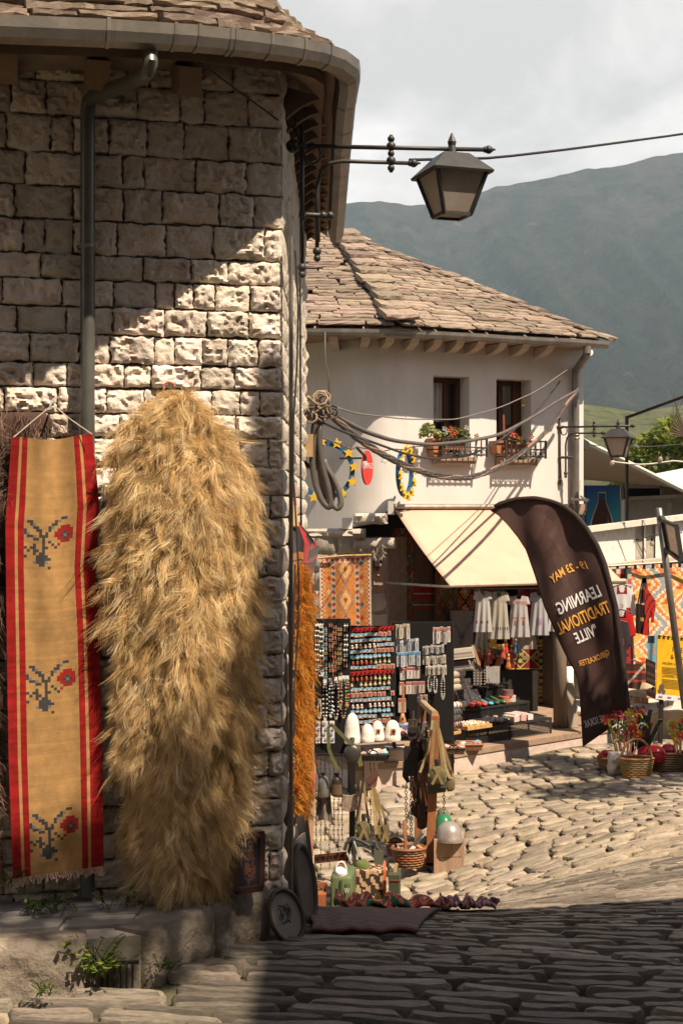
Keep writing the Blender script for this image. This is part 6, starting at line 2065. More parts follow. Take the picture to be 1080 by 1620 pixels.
span([(519,640),(560,654),(640,663),(720,664),(790,645),(850,618),(906,578)],8.3,15.8,.0055,(.20,.17,.15),'power_cable','thinnest grey wire, highest across the white facade')
span([(514,525),(518,600),(520,642)],8.3,8.3,.004,(.12,.10,.09),'hanging_wire','thin wire dropping from the near eave to the cable knot')
m=MB()
kc=P(500,640,8.15)
for i in range(16):
 a=rnd.uniform(0,6.28);c=kc+Vector((rnd.uniform(-.03,.10),rnd.uniform(-.04,.04),rnd.uniform(-.09,.05)))
 r_=rnd.uniform(.02,.045)
 m.tube([c+Vector((r_*math.cos(a+q),.4*r_*math.sin(a-q),r_*math.sin(a+q)))for q in[x*.9 for x in range(8)]],.006,5,rnd.choice([(.30,.22,.15),(.2,.15,.11),(.36,.27,.19),(.12,.1,.09)]))
m.tube([P(487,628,7.9),P(493,634,8.0),kc],.010,5,(.4,.3,.2))
tag(m.build('cable_knot',M['cloth'],smooth=True),'knot of rope and wire tying the cables to the near house wall','knot')
for i,(pts,col,r_,lb)in enumerate((([(503,642),(497,690),(493,730),(498,765),(508,792),(518,803),(524,801),(519,770),(510,740),(505,700),(506,650)],(.085,.075,.068),.019,'thick grey coil of spare cable hanging leftmost under the cable knot'),([(510,645),(503,690),(506,740),(514,775),(525,798),(534,806),(540,798),(537,778),(527,756),(516,740),(510,720)],(.12,.105,.095),.018,'grey coil of spare cable reaching furthest right beside the star ring'),([(508,643),(502,660),(501,700),(506,760),(512,790),(519,803),(526,795),(528,775),(522,752),(515,742)],(.36,.20,.16),.012,'reddish coil of spare cable between the grey coils'),([(501,645),(494,680),(497,720),(500,745),(485,735),(478,728)],(.10,.09,.08),.014,'short grey cable end bending back into the near house wall'))):
 m=MB()
 pl=[]
 for a,c in zip(pts[:-1],pts[1:]):
  for f in(0,.34,.67):pl.append(P(lerp(a[0],c[0],f),lerp(a[1],c[1],f),8.15+.03*i))
 pl=[pl[0]]+[(pl[k-1]+pl[k]*2+pl[k+1])/4 for k in range(1,len(pl)-1)]+[pl[-1]]
 m.tube(pl,r_,7,col)
 tag(m.build('cable_coil',M['rubber'],smooth=True),lb,'cable')
m=MB();m.col=(.42,.28,.14)
m.box(P(489,705,8.12),(.045,.03,.13));tag(m.build('wooden_spacer',M['wood']),'small wooden block behind the cable coils on the near house wall','block')
def bulb_light(px,py,D,label,tilt=None,parent_len=10):
 t=thing('light_bulb',label,'light bulb',P(px,py+12,D))
 m=MB();m.col=(.02,.02,.02)
 m.tube([P(px,py-4,D),P(px,py,D)],.004,4);m.lathe([(.016,0),(.017,-.035),(.012,-.04)][::-1],P(px,py,D),8);m.build('socket',M['paint'],t)
 m=MB();m.lathe([(.003,-.105),(.022,-.098),(.030,-.078),(.024,-.055),(.013,-.038)],P(px,py,D),10);m.build('glass',M['bulb']if 'clear' in label else M['frost'],t,smooth=True)
 return t
def cable_px(pts,Ds,r_,col,label,name='string_cable'):
 m=MB()
 pl=[]
 for i in range(len(pts)-1):
  for f in(0,.25,.5,.75):pl.append(P(lerp(pts[i][0],pts[i+1][0],f),lerp(pts[i][1],pts[i+1][1],f),lerp(Ds[i],Ds[i+1],f)))
 pl.append(P(*pts[-1],Ds[-1]))
 pl=[pl[0]]+[(pl[k-1]+pl[k]*2+pl[k+1])/4 for k in range(1,len(pl)-1)]+[pl[-1]]
 m.tube(pl,r_,5,col)
 return tag(m.build(name,M['rubber'],smooth=True),label,'cable')
cable_px([(506,692),(530,700),(545,706),(555,712),(563,707),(585,711),(607,714),(622,710),(640,712),(650,707),(664,706),(700,704)],[8.6,10,11,11.5,12,13,13.6,14,14.3,14.4,14.6,14.8],.006,(.10,.08,.07),'brown string light cable crossing the white facade above the red oval sign')
m=MB();m.col=(.02,.02,.02);m.tube([P(564,708,12),P(577,722,12.3)],.012,6);tag(m.build('lamp_holder',M['paint']),'black slanting lamp holder in front of the red oval sign','lamp holder')
bulb_light(577,722,12.3,'clear bulb hanging in front of the red oval sign')
bulb_light(607,717,13.6,'clear bulb hanging between the red sign and the narrow star ring')
# ---------------------------------------------------------------- rings of stars and the red oval sign
def star(c,r_,rx,n_,col=(.72,.46,.03)):
 m=MB();m.col=col
 up=rx.cross(n_).normalized()if abs(rx.cross(n_).z)>.1 else UP
 pts=[c+rx*(math.sin(k*math.pi/5)*(r_ if k%2==0 else r_*.45))+UP*(math.cos(k*math.pi/5)*(r_ if k%2==0 else r_*.45))for k in range(10)]
 m.prism(pts,n_*.025)
 return m
def star_ring(label,px,py,rw,rh,D,yaw,base,star_r):
 t=thing('star_ring',label,'ring sign',P(px,py+rh,D))
 c=P(px,py,D)
 rx=Vector((math.cos(yaw),math.sin(yaw),0));n_=Vector((math.sin(yaw),-math.cos(yaw),0))
 R_=rh*D/F
 m=MB();m.col=(.02,.10,.24)
 n=56
 prof_=[(1.0,0),(1.0,.04),(.84,.04),(.84,0)]
 vs=[c+rx*(math.cos(a)*R_*k)+UP*(math.sin(a)*R_*k)+n_*z for a in[q*2*math.pi/n for q in range(n)]for k,z in prof_]
 m.add(vs,[(i*4+k,((i+1)%n)*4+k,((i+1)%n)*4+(k+1)%4,i*4+(k+1)%4)for i in range(n)for k in range(4)])
 m.build('ring',M['paint'],t)
 for k in range(12):
  a=math.pi/2+k*math.pi/6+.12
  star(c+rx*(math.cos(a)*R_*1.0)+UP*(math.sin(a)*R_*1.0)+n_*.04,star_r,rx,n_).build('star',M['paint'],t)
 return t
star_ring('wide blue ring with yellow stars on the white facade behind the cable coils',515,744,33,46,15.0,-.05,None,.062)
star_ring('narrow-looking blue ring of yellow stars right of the red oval sign',637,748,12,38,14.75,1.22,None,.05)
rs_=thing('oval_sign','red oval advertising sign with white lettering on the white facade','sign',P(579,768,14.6))
c=P(579,740,14.7);yw=1.12
rx=Vector((math.cos(yw),math.sin(yw),0));n_=Vector((math.sin(yw),-math.cos(yw),0))
m=MB();m.col=(.58,.045,.035)
m.prism([c+rx*(math.cos(a)*.128)+UP*(math.sin(a)*.178)for a in[q*2*math.pi/40 for q in range(40)]],n_*.02);m.build('panel',M['paint'],rs_)
letters('JULFRUZ',c-rx*.105+UP*-.025+n_*.024,rx,UP,.21,.075,(.78,.74,.70),rs_,out=Vector((0,0,0)))
m=MB();m.col=(.05,.05,.05);m.bar(c-n_*.0+UP*.10,c-n_*.3+UP*.10,.02);m.build('bracket',M['metal'],rs_)
def plant_pot(px0,px1,py0,py1,off,label,lid=True):
 a,c=wq(px0,py1,off),wq(px1,py1,off)
 h=(py1-py0)*a.y/F
 m=MB();m.col=(.36,.15,.07)
 dpt=WN*-.15
 k=.02
 m.add([a+WD*k,c-WD*k,c-WD*k+dpt,a+WD*k+dpt,a+UP*h,c+UP*h,c+UP*h+dpt,a+UP*h+dpt],[(3,2,1,0),(0,1,5,4),(1,2,6,5),(2,3,7,6),(3,0,4,7),(4,5,6,7)])
 m.bar(a+UP*(h-.012)-WN*-.008,c+UP*(h-.012)+WN*.008,.02,.026)
 return tag(m.build('flower_pot',M['paint']),label,'flower pot')
plant_pot(683,698,693,710,.16,'square terracotta pot at the left end of the first window sill')
plant_pot(699,736,697,711,.16,'long terracotta trough on the first window sill')
plant_pot(684,702,712,722,.14,'terracotta saucer-like pot lowest at the left of the first sill')
plant_pot(784,801,697,717,.15,'square terracotta pot at the left end of the second window sill')
plant_pot(803,838,700,716,.15,'long terracotta trough on the second window sill')
def flower_plant(label,blobs,n,size,cols,seed,stems=None,flowers=()):
 t=thing('window_plant',label,'plant',blobs[0][0]-UP*.1)
 m=MB();leaf_cloud(m,[(b[0],b[1],b[2])for b in blobs],n,size,cols,seed);m.build('foliage',M['leaf'],t)
 if stems:
  m=MB();m.col=(.12,.16,.04)
  for s_ in stems:m.tube(s_,.004,4)
  m.build('stem',M['leaf'],t)
 for p,col,r_ in flowers:
  m=MB()
  for k in range(5):
   a=k*1.2566;d=Vector((math.cos(a),-.2,math.sin(a)))
   m.add([p,p+d*r_+Vector((-d.z,0,d.x))*r_*.5,p+d*r_*1.4+Vector((0,-.01,0)),p+d*r_-Vector((-d.z,0,d.x))*r_*.5],[(0,1,2,3)],col)
  m.ball(p+Vector((0,-.006,0)),r_*.35,6,4,(.55,.4,.08))
  m.build('flower',M['leaf'],t)
 return t
gl=[(.17,.23,.05),(.11,.17,.04),(.26,.30,.09),(.08,.12,.03)]
rf=(.52,.05,.04)
flower_plant('pale green bushy plant spilling left from the first window sill',[(wq(676,680,.20),(.085,.07,.085),3),(wq(668,686,.20),(.05,.05,.05),1),(wq(690,686,.17),(.05,.05,.05),1)],340,.045,[(.30,.34,.13),(.20,.26,.08),(.38,.40,.18)],3)
flower_plant('red flowering plant in the long trough of the first window',[(wq(712,690,.14),(.13,.06,.065),3),(wq(722,684,.14),(.07,.05,.06),2),(wq(735,690,.16),(.06,.05,.05),1),(wq(703,702,.2),(.03,.02,.06),.6)],420,.042,gl,4,flowers=[(wq(x,y,.20),c,.022)for x,y,c in((709,680,rf),(713,677,rf),(718,685,rf),(722,683,rf),(714,688,rf),(753,690,(.5,.12,.08)),(703,678,(.5,.52,.58)),(705,683,(.5,.52,.58)),(738,676,(.62,.56,.5)))])
flower_plant('small red rose plant in the second window trough',[(wq(812,693,.16),(.06,.05,.05),2),(wq(825,697,.16),(.07,.04,.04),1)],200,.036,gl,5,stems=[[wq(826,695,.1),wq(828,660,.08),wq(827,632,.1)]],flowers=[(wq(811,687,.24),(.62,.04,.06),.032),(wq(808,682,.22),(.62,.04,.06),.024),(wq(819,692,.2),rf,.02),(wq(840,691,.16),(.55,.10,.09),.022),(wq(827,633,.12),(.66,.46,.05),.02),(wq(827,641,.12),(.45,.4,.1),.012),(wq(805,684,.2),(.06,.30,.42),.014),(wq(842,682,.16),(.06,.30,.42),.016)])
m=MB();m.col=(.24,.09,.05);m.bar(wq(797,692,.05),wq(796,656,.05),.022);tag(m.build('wooden_stick',M['wood']),'upright wooden stick standing on the second window sill','stick')
# ---------------------------------------------------------------- feather banner
BE_R=[(808,775),(797,792),(790,815),(788,848),(793,872),(800,890),(815,910),(836,927),(862,943),(890,955),(925,964),(960,973),(1005,979),(1050,985),(1090,989),(1131,994)]
BE_L=[(808,775),(815,787),(830,802),(850,818),(870,831),(890,838),(910,845),(940,854),(960,860),(985,871),(1010,881),(1035,893),(1060,907),(1075,913),(1100,916),(1130,918),(1182,921)]
BD=13.25
def arc_at(pts,t):
 L_=[0]
 for a,c in zip(pts[:-1],pts[1:]):L_.append(L_[-1]+math.dist(a,c))
 s_=t*L_[-1]
 py=float(np.interp(s_,L_,[p[0]for p in pts]));px=float(np.interp(s_,L_,[p[1]for p in pts]))
 return px,py
def ban_wave(px,py):
 return .035*math.sin((px-py*.25)*.085)+.02*math.sin((px*.6+py*.9)*.03)+.012*nz(px*.06,py*.02)
def ban_px(u,v):
 lx,ly=arc_at(BE_L,v);rx_,ry=arc_at(BE_R,v**.93 if v>0 else 0)
 return lerp(lx,rx_,u),lerp(ly,ry,u)
def ban(u,v):
 px,py=ban_px(u,v)
 return P(px,py,BD+ban_wave(px,py)*min(1,6*v))
bn=thing('feather_banner','tall dark brown feather banner with mirrored gold and white lettering on the street','banner',G(1000,13.25))
BRN=(.078,.045,.040)
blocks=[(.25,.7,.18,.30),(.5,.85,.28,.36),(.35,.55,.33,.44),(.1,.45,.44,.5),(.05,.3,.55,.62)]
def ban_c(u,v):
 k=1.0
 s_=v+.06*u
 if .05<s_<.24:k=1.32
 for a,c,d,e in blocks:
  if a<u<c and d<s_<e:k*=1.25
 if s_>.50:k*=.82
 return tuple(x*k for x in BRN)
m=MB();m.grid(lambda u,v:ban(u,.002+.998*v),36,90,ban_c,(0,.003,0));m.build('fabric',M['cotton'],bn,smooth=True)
m=MB();m.col=(.03,.025,.025)
m.tube([ban(1,t_/60)+Vector((.01,.0,0))for t_ in range(1,61)]+[G(1002,13.25)],.016,7);m.build('pole',M['paint'],bn,smooth=True)
m=MB();m.col=(.035,.022,.02)
m.tube([ban(1,t_/60)+Vector((-.012,-.012,0))for t_ in range(1,61)],.022,7);m.build('pole_sleeve',M['cloth'],bn,smooth=True)
m=MB();m.col=(.05,.05,.05)
g0=G(1002,13.25)
for a in(0.4,1.97,3.54,5.1):m.bar(g0+UP*.02,g0+Vector((math.cos(a)*.35,math.sin(a)*.35,.02)),.03)
m.build('foot',M['metal'],bn)
def ban_text(body,x0,y0,x1,y1,h,col,arc=0.0,name='lettering',hshear=0.0):
 """mirrored line of text: starts at the right (x0,y0), runs left to (x1,y1)"""
 vs,fs=text_faces(body,True)
 m=MB();m.col=col
 pts=[]
 nx,ny=(y1-y0),-(x1-x0)
 L_=math.hypot(nx,ny);nx,ny=nx/L_,ny/L_
 if ny>0:nx,ny=-nx,-ny
 for x,y in vs:
  bx=lerp(x0,x1,x)+nx*arc*4*x*(1-x);by=lerp(y0,y1,x)+ny*arc*4*x*(1-x)
  px,py=bx+nx*h*y+hshear*y,by+ny*h*y
  pts.append(P(px,py,BD+ban_wave(px,py)-.008))
 m.add(pts,fs)
 return m.build(name,M['paint'],bn)
GOLD,WHT=(.62,.30,.05),(.66,.64,.63)
ban_text('19 - 23 MAY',930,900,874,925,14,GOLD,arc=6)
ban_text('LEARNING',952,943,885,973,20,WHT,arc=1)
ban_text('TRADITIONAL',967,968,885,1005,20,GOLD,arc=1)
ban_text('"VILLE',947,1004,913,1019,19,WHT)
ban_text('GJIROKASTER',965,1038,917,1057,12,(.48,.22,.05),arc=-2)
ban_text('NE SOKAK',958,1141,925,1152,12,(.40,.38,.37))
ban_text('"',905,1142,903,1142,2,(.40,.38,.37))if False else None
# ---------------------------------------------------------------- flea market goods on the street
OLV,OLV2,STRAP,LEA,DLEA=(.07,.075,.035),(.12,.13,.055),(.25,.185,.09),(.14,.065,.035),(.05,.028,.02)
def strap(name,pts,D,w,col,label,cat='strap',parent=None):
 m=MB();m.col=col
 for a,c in zip(pts[:-1],pts[1:]):m.bar(P(*a,D),P(*c,D),w,.006,up=Vector((0,1,0)))
 o=m.build(name,M['cloth'],parent)
 if parent is None:tag(o,label,cat)
 return o
def canteen(px,py,w,h,D,col,label,straps=True,round_=False,strap_to=None,mat='paint'):
 t=thing('canteen',label,'canteen',P(px,py+h/2,D))
 rw,rh=w/2*D/F,h/2*D/F
 m=MB();m.col=col
 c=P(px,py,D)
 n=18
 prof_=[(0.02,-.42),(.7,-.40),(.95,-.24),(1.0,0),(.95,.24),(.7,.40),(.02,.42)]
 vs,fs=[],[]
 for k,y in prof_:
  for i in range(n):
   a=2*math.pi*i/n
   sq=1.0 if round_ else(1/max(abs(math.cos(a)),abs(math.sin(a))))**.45
   vs.append(c+Vector((math.cos(a)*rw*k*sq,y*rw*1.1,math.sin(a)*rh*k*sq)))
 for r_ in range(len(prof_)-1):
  for i in range(n):fs.append((r_*n+i,r_*n+(i+1)%n,(r_+1)*n+(i+1)%n,(r_+1)*n+i))
 m.add(vs,fs);m.build('flask',M[mat],t,smooth=True)
 m=MB();m.col=(.03,.03,.028)if mat=='paint' else(.10,.09,.08)
 m.lathe([(rw*.24,0),(rw*.24,.02),(rw*.30,.022),(rw*.28,.045)],c+UP*rh*.98,10);m.build('cap',M['paint'],t)
 if straps:
  m=MB();m.col=STRAP
  for s_ in(-1,1):
   m.bar(c+Vector((s_*rw*.55,-rw*.47,-rh*.9)),c+Vector((-s_*rw*.35,-rw*.50,rh*.95)),.02,.004,up=Vector((0,1,0)))
  m.bar(c+Vector((-rw,-rw*.36,rh*.05)),c+Vector((rw,-rw*.36,-rh*.1)),.02,.004,up=Vector((0,1,0)))
  m.build('webbing',M['cloth'],t)
 if strap_to:
  m=MB();m.col=STRAP if col!=DLEA else DLEA
  for dx in(-w*.3,w*.3):m.bar(P(px+dx,py-h*.35,D),P(strap_to[0]+dx*.2,strap_to[1],D+.02),.018,.005,up=Vector((0,1,0)))
  m.build('carry_strap',M['cloth'],t)
 return t
DA=9.9
sa=thing('goods_stand','thin black stand hung with canteens and chains beside the house corner','stand',G(560,DA))
m=MB();m.col=(.03,.025,.022)
gq=G(558,DA)
m.bar(P(557,1190,DA),P(557,1338,DA),.042,.03)
m.bar(P(492,1193,DA),P(612,1198,DA),.016);m.bar(P(557,1170,DA),P(557,1200,DA),.02)
for e in((540,10.1),(585,9.95),(560,9.6)):m.bar(P(557,1322,DA),G(e[0],e[1],.01),.016)
m.build('frame',M['metal'],sa)
m=MB();m.col=(.20,.085,.05)
m.prism([P(497,1352,DA),P(548,1347,DA),P(548,1360,DA),P(497,1366,DA)],(0,-.01,0));m.build('plate',M['metal'],sa)
m=MB();m.col=(.03,.02,.02)
for q in range(5):m.box(P(501+q*10,1358-q,DA-.014),(.03,.004,.02))
m.build('plate_relief',M['metal'],sa)
for i,px in enumerate((494,500,507,514,521,528,535,541,586,592)):
 m=MB();m.col=rnd.choice([(.10,.075,.06),(.22,.17,.12),(.05,.045,.04)])
 y1=(1376,1340,1380,1330,1374,1335,1345,1330,1320,1356)[i]
 yy=1195
 while yy<y1:
  c=P(px+.5*math.sin(yy*.3),yy,DA-.02)
  m.tube([c,c-UP*.014],.0042 if(int(yy)//4)%2 else .0028,4);yy+=4
 tag(m.build('chain',M['metal']),['outermost thin chain beside the orange hide on the black stand','thin chain beside the silver flask on the black stand','long thin chain left of the grey apron on the black stand','thin chain over the middle of the grey apron','thin chain right of the grey apron','thin chain just left of the leather cased bottle','thin chain behind the leather cased bottle','thin chain nearest the black post on its left','thin chain beside the brown holster on the black stand','long thin chain right of the holster on the black stand'][i],'chain')
canteen(557,1192,27,30,DA-.12,(.085,.08,.072),'round dark aluminium canteen hanging at the top of the black stand',straps=False,round_=True,mat='metal')
strap('canteen_strap',[(557,1178),(540,1162),(524,1146),(519,1150),(520,1185),(527,1203),(535,1218)],DA-.14,.024,(.13,.13,.055),'olive webbing strap looping from the round canteen over the felt caps',)
strap('web_strap',[(566,1180),(569,1205),(571,1212)],DA-.1,.03,(.16,.16,.06),'short olive strap hanging down right of the round canteen')
def bottle(px,py0,py1,w,D,col,label,case=None,mat='metal'):
 t=thing('flask',label,'flask',P(px,py1,D))
 r_=w/2*D/F;H=(py1-py0)*D/F
 m=MB();m.col=col
 m.lathe([(r_*.8,0),(r_,H*.06),(r_,H*.62),(r_*.8,H*.78),(r_*.36,H*.86),(r_*.36,H*.92)],P(px,py1,D),12,sy=.7);m.build('body',M[mat],t,smooth=True)
 m=MB();m.col=(.03,.028,.026);m.lathe([(r_*.45,H*.90),(r_*.45,H)],P(px,py1,D),10,sy=.8);m.build('cap',M['paint'],t)
 if case:
  m=MB();m.col=case;m.lathe([(r_*.9,-.004),(r_*1.06,H*.05),(r_*1.06,H*.5)],P(px,py1,D),12,sy=.75);m.build('case',M['cloth'],t)
 return t
bottle(500,1208,1252,12,DA-.05,(.30,.29,.28),'small silver flask hanging leftmost on the black stand')
bottle(512,1222,1262,17,DA-.06,(.26,.25,.24),'wide grey flask hanging over the grey apron')
bottle(532,1223,1258,16,DA-.06,(.07,.05,.04),'dark bottle in a brown leather case on the black stand',case=(.12,.075,.04))
rug('apron','grey leather apron hanging on the left of the black stand','apron',lambda u,v:P(lerp(lerp(503,499,v),lerp(521,526,v),u),lerp(1236,1302,v)-(5*math.sin(u*3.14)if v>.9 else 0),DA-.02+.015*math.sin(u*9)),10,16,lambda u,v:tuple((.20,.16,.14)[i]*(.85+.3*hsh(int(u*6),int(v*12)))for i in range(3)),DK)
rug('canvas_sign','pale canvas pouch strapped across the black post','pouch',lambda u,v:P(lerp(542,578,u),lerp(1257,1282,v)+2*math.sin(u*6),DA-.05-.03*math.sin(u*3.1)),12,8,lambda u,v:((.50,.38,.30),(.42,.30,.24),(.55,.45,.36))[int(hsh(int(u*9),int(v*5))*3)],DK)
ho=thing('holster','brown leather pistol holster hanging right of the black post','holster',P(587,1250,DA))
m=MB();m.col=(.15,.07,.05)
m.prism([P(576,1234,DA-.05),P(594,1218,DA-.05),P(598,1226,DA-.05),P(595,1244,DA-.05),P(588,1250,DA-.05),P(582,1242,DA-.05)],(0,.05,0));m.build('pouch',M['paint'],ho)
m=MB();m.col=(.11,.05,.035)
m.prism([P(575,1235,DA-.06),P(594,1217,DA-.06),P(600,1226,DA-.06),P(585,1242,DA-.06)],(0,.012,0));m.build('flap',M['paint'],ho)
canteen(575,1314,27,32,DA-.12,(.085,.075,.035),'round olive canteen with crossed webbing hanging from the black stand',round_=True,strap_to=(573,1235))
canteen(600,1318,14,26,DA-.02,(.06,.055,.035),'dark canteen behind the webbed pair right of the black stand',strap_to=(592,1250))
canteen(609,1318,15,28,DA-.10,(.10,.085,.04),'olive canteen with a yellow strap, rightmost of those on the black stand',strap_to=(590,1245))
strap('yellow_strap',[(586,1250),(592,1285),(595,1320)],DA-.16,.022,(.46,.34,.15),'yellowish webbing strap between the two rightmost canteens of the black stand')
strap('dark_strap',[(575,1232),(570,1260),(563,1300)],DA-.14,.018,(.05,.035,.025),'dark leather strap slanting from the holster to the round olive canteen')
m=MB();m.col=(.05,.05,.045)
m.tube([P(558,1325,DA-.2),P(548,1334,DA-.2),P(545,1345,DA-.2)],.014,6);m.tube([P(558,1325,DA-.2),P(570,1330,DA-.2),P(585,1338,DA-.2)],.012,6)
m.bar(P(560,1330,DA-.2),P(568,1355,DA-.2),.03,.01,col=(.55,.53,.5));m.bar(P(549,1350,DA-.2),P(557,1365,DA-.2),.02,.01,col=(.55,.53,.5));m.bar(P(560,1325,DA-.2),P(561,1368,DA-.2),.025)
tag(m.build('gas_mask_hose',M['paint']),'tangle of black straps and pale buckles at the foot of the black stand','straps')
po=thing('canvas_pouch','grey green canvas pouch hanging beside the webbed canteens','pouch',P(597,1374,DA-.1))
m=MB();m.col=(.10,.10,.075)
m.prism([P(591,1345,DA-.1),P(598,1339,DA-.1),P(606,1348,DA-.1),P(607,1374,DA-.1),P(591,1374,DA-.1)],(0,.06,0));m.build('body',M['cloth'],po)
m=MB();m.col=(.12,.12,.09);m.bar(P(592,1322,DA-.1),P(598,1342,DA-.1),.012);m.build('loop',M['cloth'],po)
DJ=9.45
jc=thing('jerry_can','green metal jerry can with a white cap and the letter W','jerry can',G(543,DJ))
jb0=G(543,DJ).z
c=Vector(((543-CX)*DJ/F,DJ,0))
W_,T_=.145,.30
topz=(HZ-1376)*DJ/F
m=MB();m.col=(.105,.14,.062)
rot=Matrix.Rotation(-.10,3,'Z')
def jcp(x,y,z):return Vector((c.x,c.y,z))+rot@Vector((x,y,0))
def jring(z,w,t,r_=.03):
 out=[]
 for sx,sy in((1,-1),(1,1),(-1,1),(-1,-1)):
  for q in range(4):
   a0={(1,-1):-90,(1,1):0,(-1,1):90,(-1,-1):180}[(sx,sy)]+q*30
   out.append(jcp(sx*(w/2-r_)+r_*math.cos(R(a0)),sy*(t/2-r_)+r_*math.sin(R(a0)),z))
 return out
zs_=[(jb0-.02,.95),(jb0,1),(lerp(jb0,topz,.35),1.0),(lerp(jb0,topz,.9),1.0),(topz-.012,.97),(topz,.86)]
vs=[]
for z,k in zs_:vs+=jring(z,W_*k,T_*k)
n=16
m.add(vs,[(L_*n+i,L_*n+(i+1)%n,(L_+1)*n+(i+1)%n,(L_+1)*n+i)for L_ in range(len(zs_)-1)for i in range(n)]+[tuple(range((len(zs_)-1)*n,len(zs_)*n))])
m.build('body',M['paint'],jc,smooth=True,auto=50)
m=MB();m.col=(.045,.065,.03)
m.bar(jcp(0,-T_/2-.003,jb0),jcp(0,-T_/2-.003,topz-.03),.014,.012);m.build('seam',M['paint'],jc)
m=MB();m.col=(.09,.12,.055)
for s_ in(-1,1):m.bar(jcp(s_*.045,-T_/2-.002,jb0+.04),jcp(s_*.045,-T_/2-.002,topz-.05),.03,.01)
m.build('rib',M['paint'],jc)
m=MB();m.col=(.72,.70,.66)
cp=jcp(-.005,-.10,topz-.005)
m.lathe([(.042,-.02),(.045,.0),(.036,.035),(.034,.038)],cp,14,rot=(.5,0,0));m.build('spout_cap',M['gloss'],jc,smooth=True,auto=40)
m=MB();m.col=(.60,.58,.55)
m.tube([cp+Vector((.034*math.cos(a),-.01+.012*math.sin(a),.02+.062*math.sin(a)**.7))for a in[q*math.pi/10 for q in range(11)]],.006,6);m.build('handle',M['gloss'],jc)
letters('W',jcp(.022,-T_/2-.006,lerp(jb0,topz,.60)),rot@X_,UP,.034,.036,(.72,.70,.66),jc)
gs=G(580,9.75)
sto=thing('stool','low stool draped with a black and orange patterned cloth beside the jerry can','stool',gs)
for dx in(-.09,.09):
 for dy in(-.08,.12):
  m=MB();m.col=(.14,.06,.03);m.bar(gs+Vector((dx,dy,-.02)),gs+Vector((dx,dy,.22)),.028);m.build('leg',M['wood'],sto)
m=MB()
def stc(u,v):
 x=lerp(-.19,.13,u)
 return gs+Vector((x,-.12+(.24*max(0,v-.45)/.55),.235-(.20*(1-v/.45)if v<.45 else 0)+.008*math.sin(u*20)))
m.grid(stc,30,24,lambda u,v:(.55,.15,.05)if u>.93 or u<.12 else((.05,.03,.025)if nz(u*9,v*11,2)>-.02 else(.50,.33,.20)))
m.build('drape',M['cloth'],sto)
tray_basket('tray_basket','oval wicker tray on the patterned stool',580,1391,36*9.75/F,.2,9.75,(.42,.24,.10),0,pinks,6,handle=False)
m=MB();m.col=(.12,.15,.045)
m.lathe([(.04,0),(.055,.02),(.052,.06),(.055,.065),(.05,.10),(.03,.115)],P(573,1388,9.7),12,sy=.7);tag(m.build('pouch',M['cloth'],smooth=True),'olive green round canvas pouch sitting in the wicker tray','pouch')
wr=thing('wooden_stand','small reddish wooden stand half hidden by the dark frames at the corner','stand',G(506,9.4))
g5=G(506,9.4)
m=MB();m.col=(.26,.09,.04)
for px in(501,512):m.bar(G(px,9.4,-.01),P(px,1398,9.4),.022)
m.bar(P(496,1400,9.4),P(517,1399,9.4),.025);m.build('frame',M['wood'],wr)
m=MB();m.col=(.30,.10,.045);m.box(P(506,1425,9.35),(.075,.10,.11),taper=1.1);m.build('box',M['wood'],wr)
ab_=thing('ammunition_box','narrow dark green metal ammunition box standing upright on the cobbles','box',G(624,9.5))
ga=G(624,9.5)
hA=(HZ-1386)*9.5/F-ga.z
m=MB();m.col=(.05,.058,.032);m.box(ga+UP*(hA/2-.01),(.070,.16,hA+.02),rot=(0,0,-.1));m.build('body',M['paint'],ab_)
m=MB();m.col=(.06,.066,.036);m.box(ga+UP*(hA+.012),(.076,.17,.030),rot=(0,0,-.1));m.build('lid',M['paint'],ab_)
m=MB();m.col=(.20,.07,.04);m.box(ga+UP*(hA-.006),(.078,.172,.008),rot=(0,0,-.1));m.build('rust_line',M['paint'],ab_)
m=MB();m.col=(.50,.36,.18);m.bar(ga+UP*(hA+.02),ga+Vector((.012,0,hA+.085)),.022,.008);m.build('tab',M['wood'],ab_)
DR=10.5
rk=thing('goods_rack','brown wooden rack crowded with hanging leather pouches on the sunny cobbles','rack',G(680,DR))
m=MB();m.col=(.30,.12,.05)
fr_a,fr_b=P(688,1132,DR-.1),P(680,1368,DR-.1)
bk_a,bk_b=P(668,1116,DR+.45),P(660,1348,DR+.45)
m.bar(fr_a,fr_b,.062,.05);m.build('post',M['wood'],rk)
m=MB();m.col=(.26,.11,.05);m.bar(bk_a,bk_b,.055,.05);m.build('post',M['wood'],rk)
m=MB();m.col=(.40,.27,.15);m.tube([bk_a+UP*.02,(fr_a+bk_a)/2+UP*.012,fr_a+UP*.01],.026,8);m.build('top_bar',M['wood'],rk)
m=MB();m.col=(.36,.22,.12)
m.bar(P(645,1366,DR-.1),P(709,1369,DR-.1),.05,.035);m.build('foot',M['wood'],rk)
m=MB();m.col=(.20,.16,.13);m.bar(P(648,1360,DR-.12),P(676,1325,DR),.04,.035);m.build('brace',M['wood'],rk)
m=MB();m.col=(.34,.2,.1);m.prism([P(664,1362,DR),P(684,1356,DR),P(684,1364,DR)],(0,.04,0));m.build('wedge',M['wood'],rk)
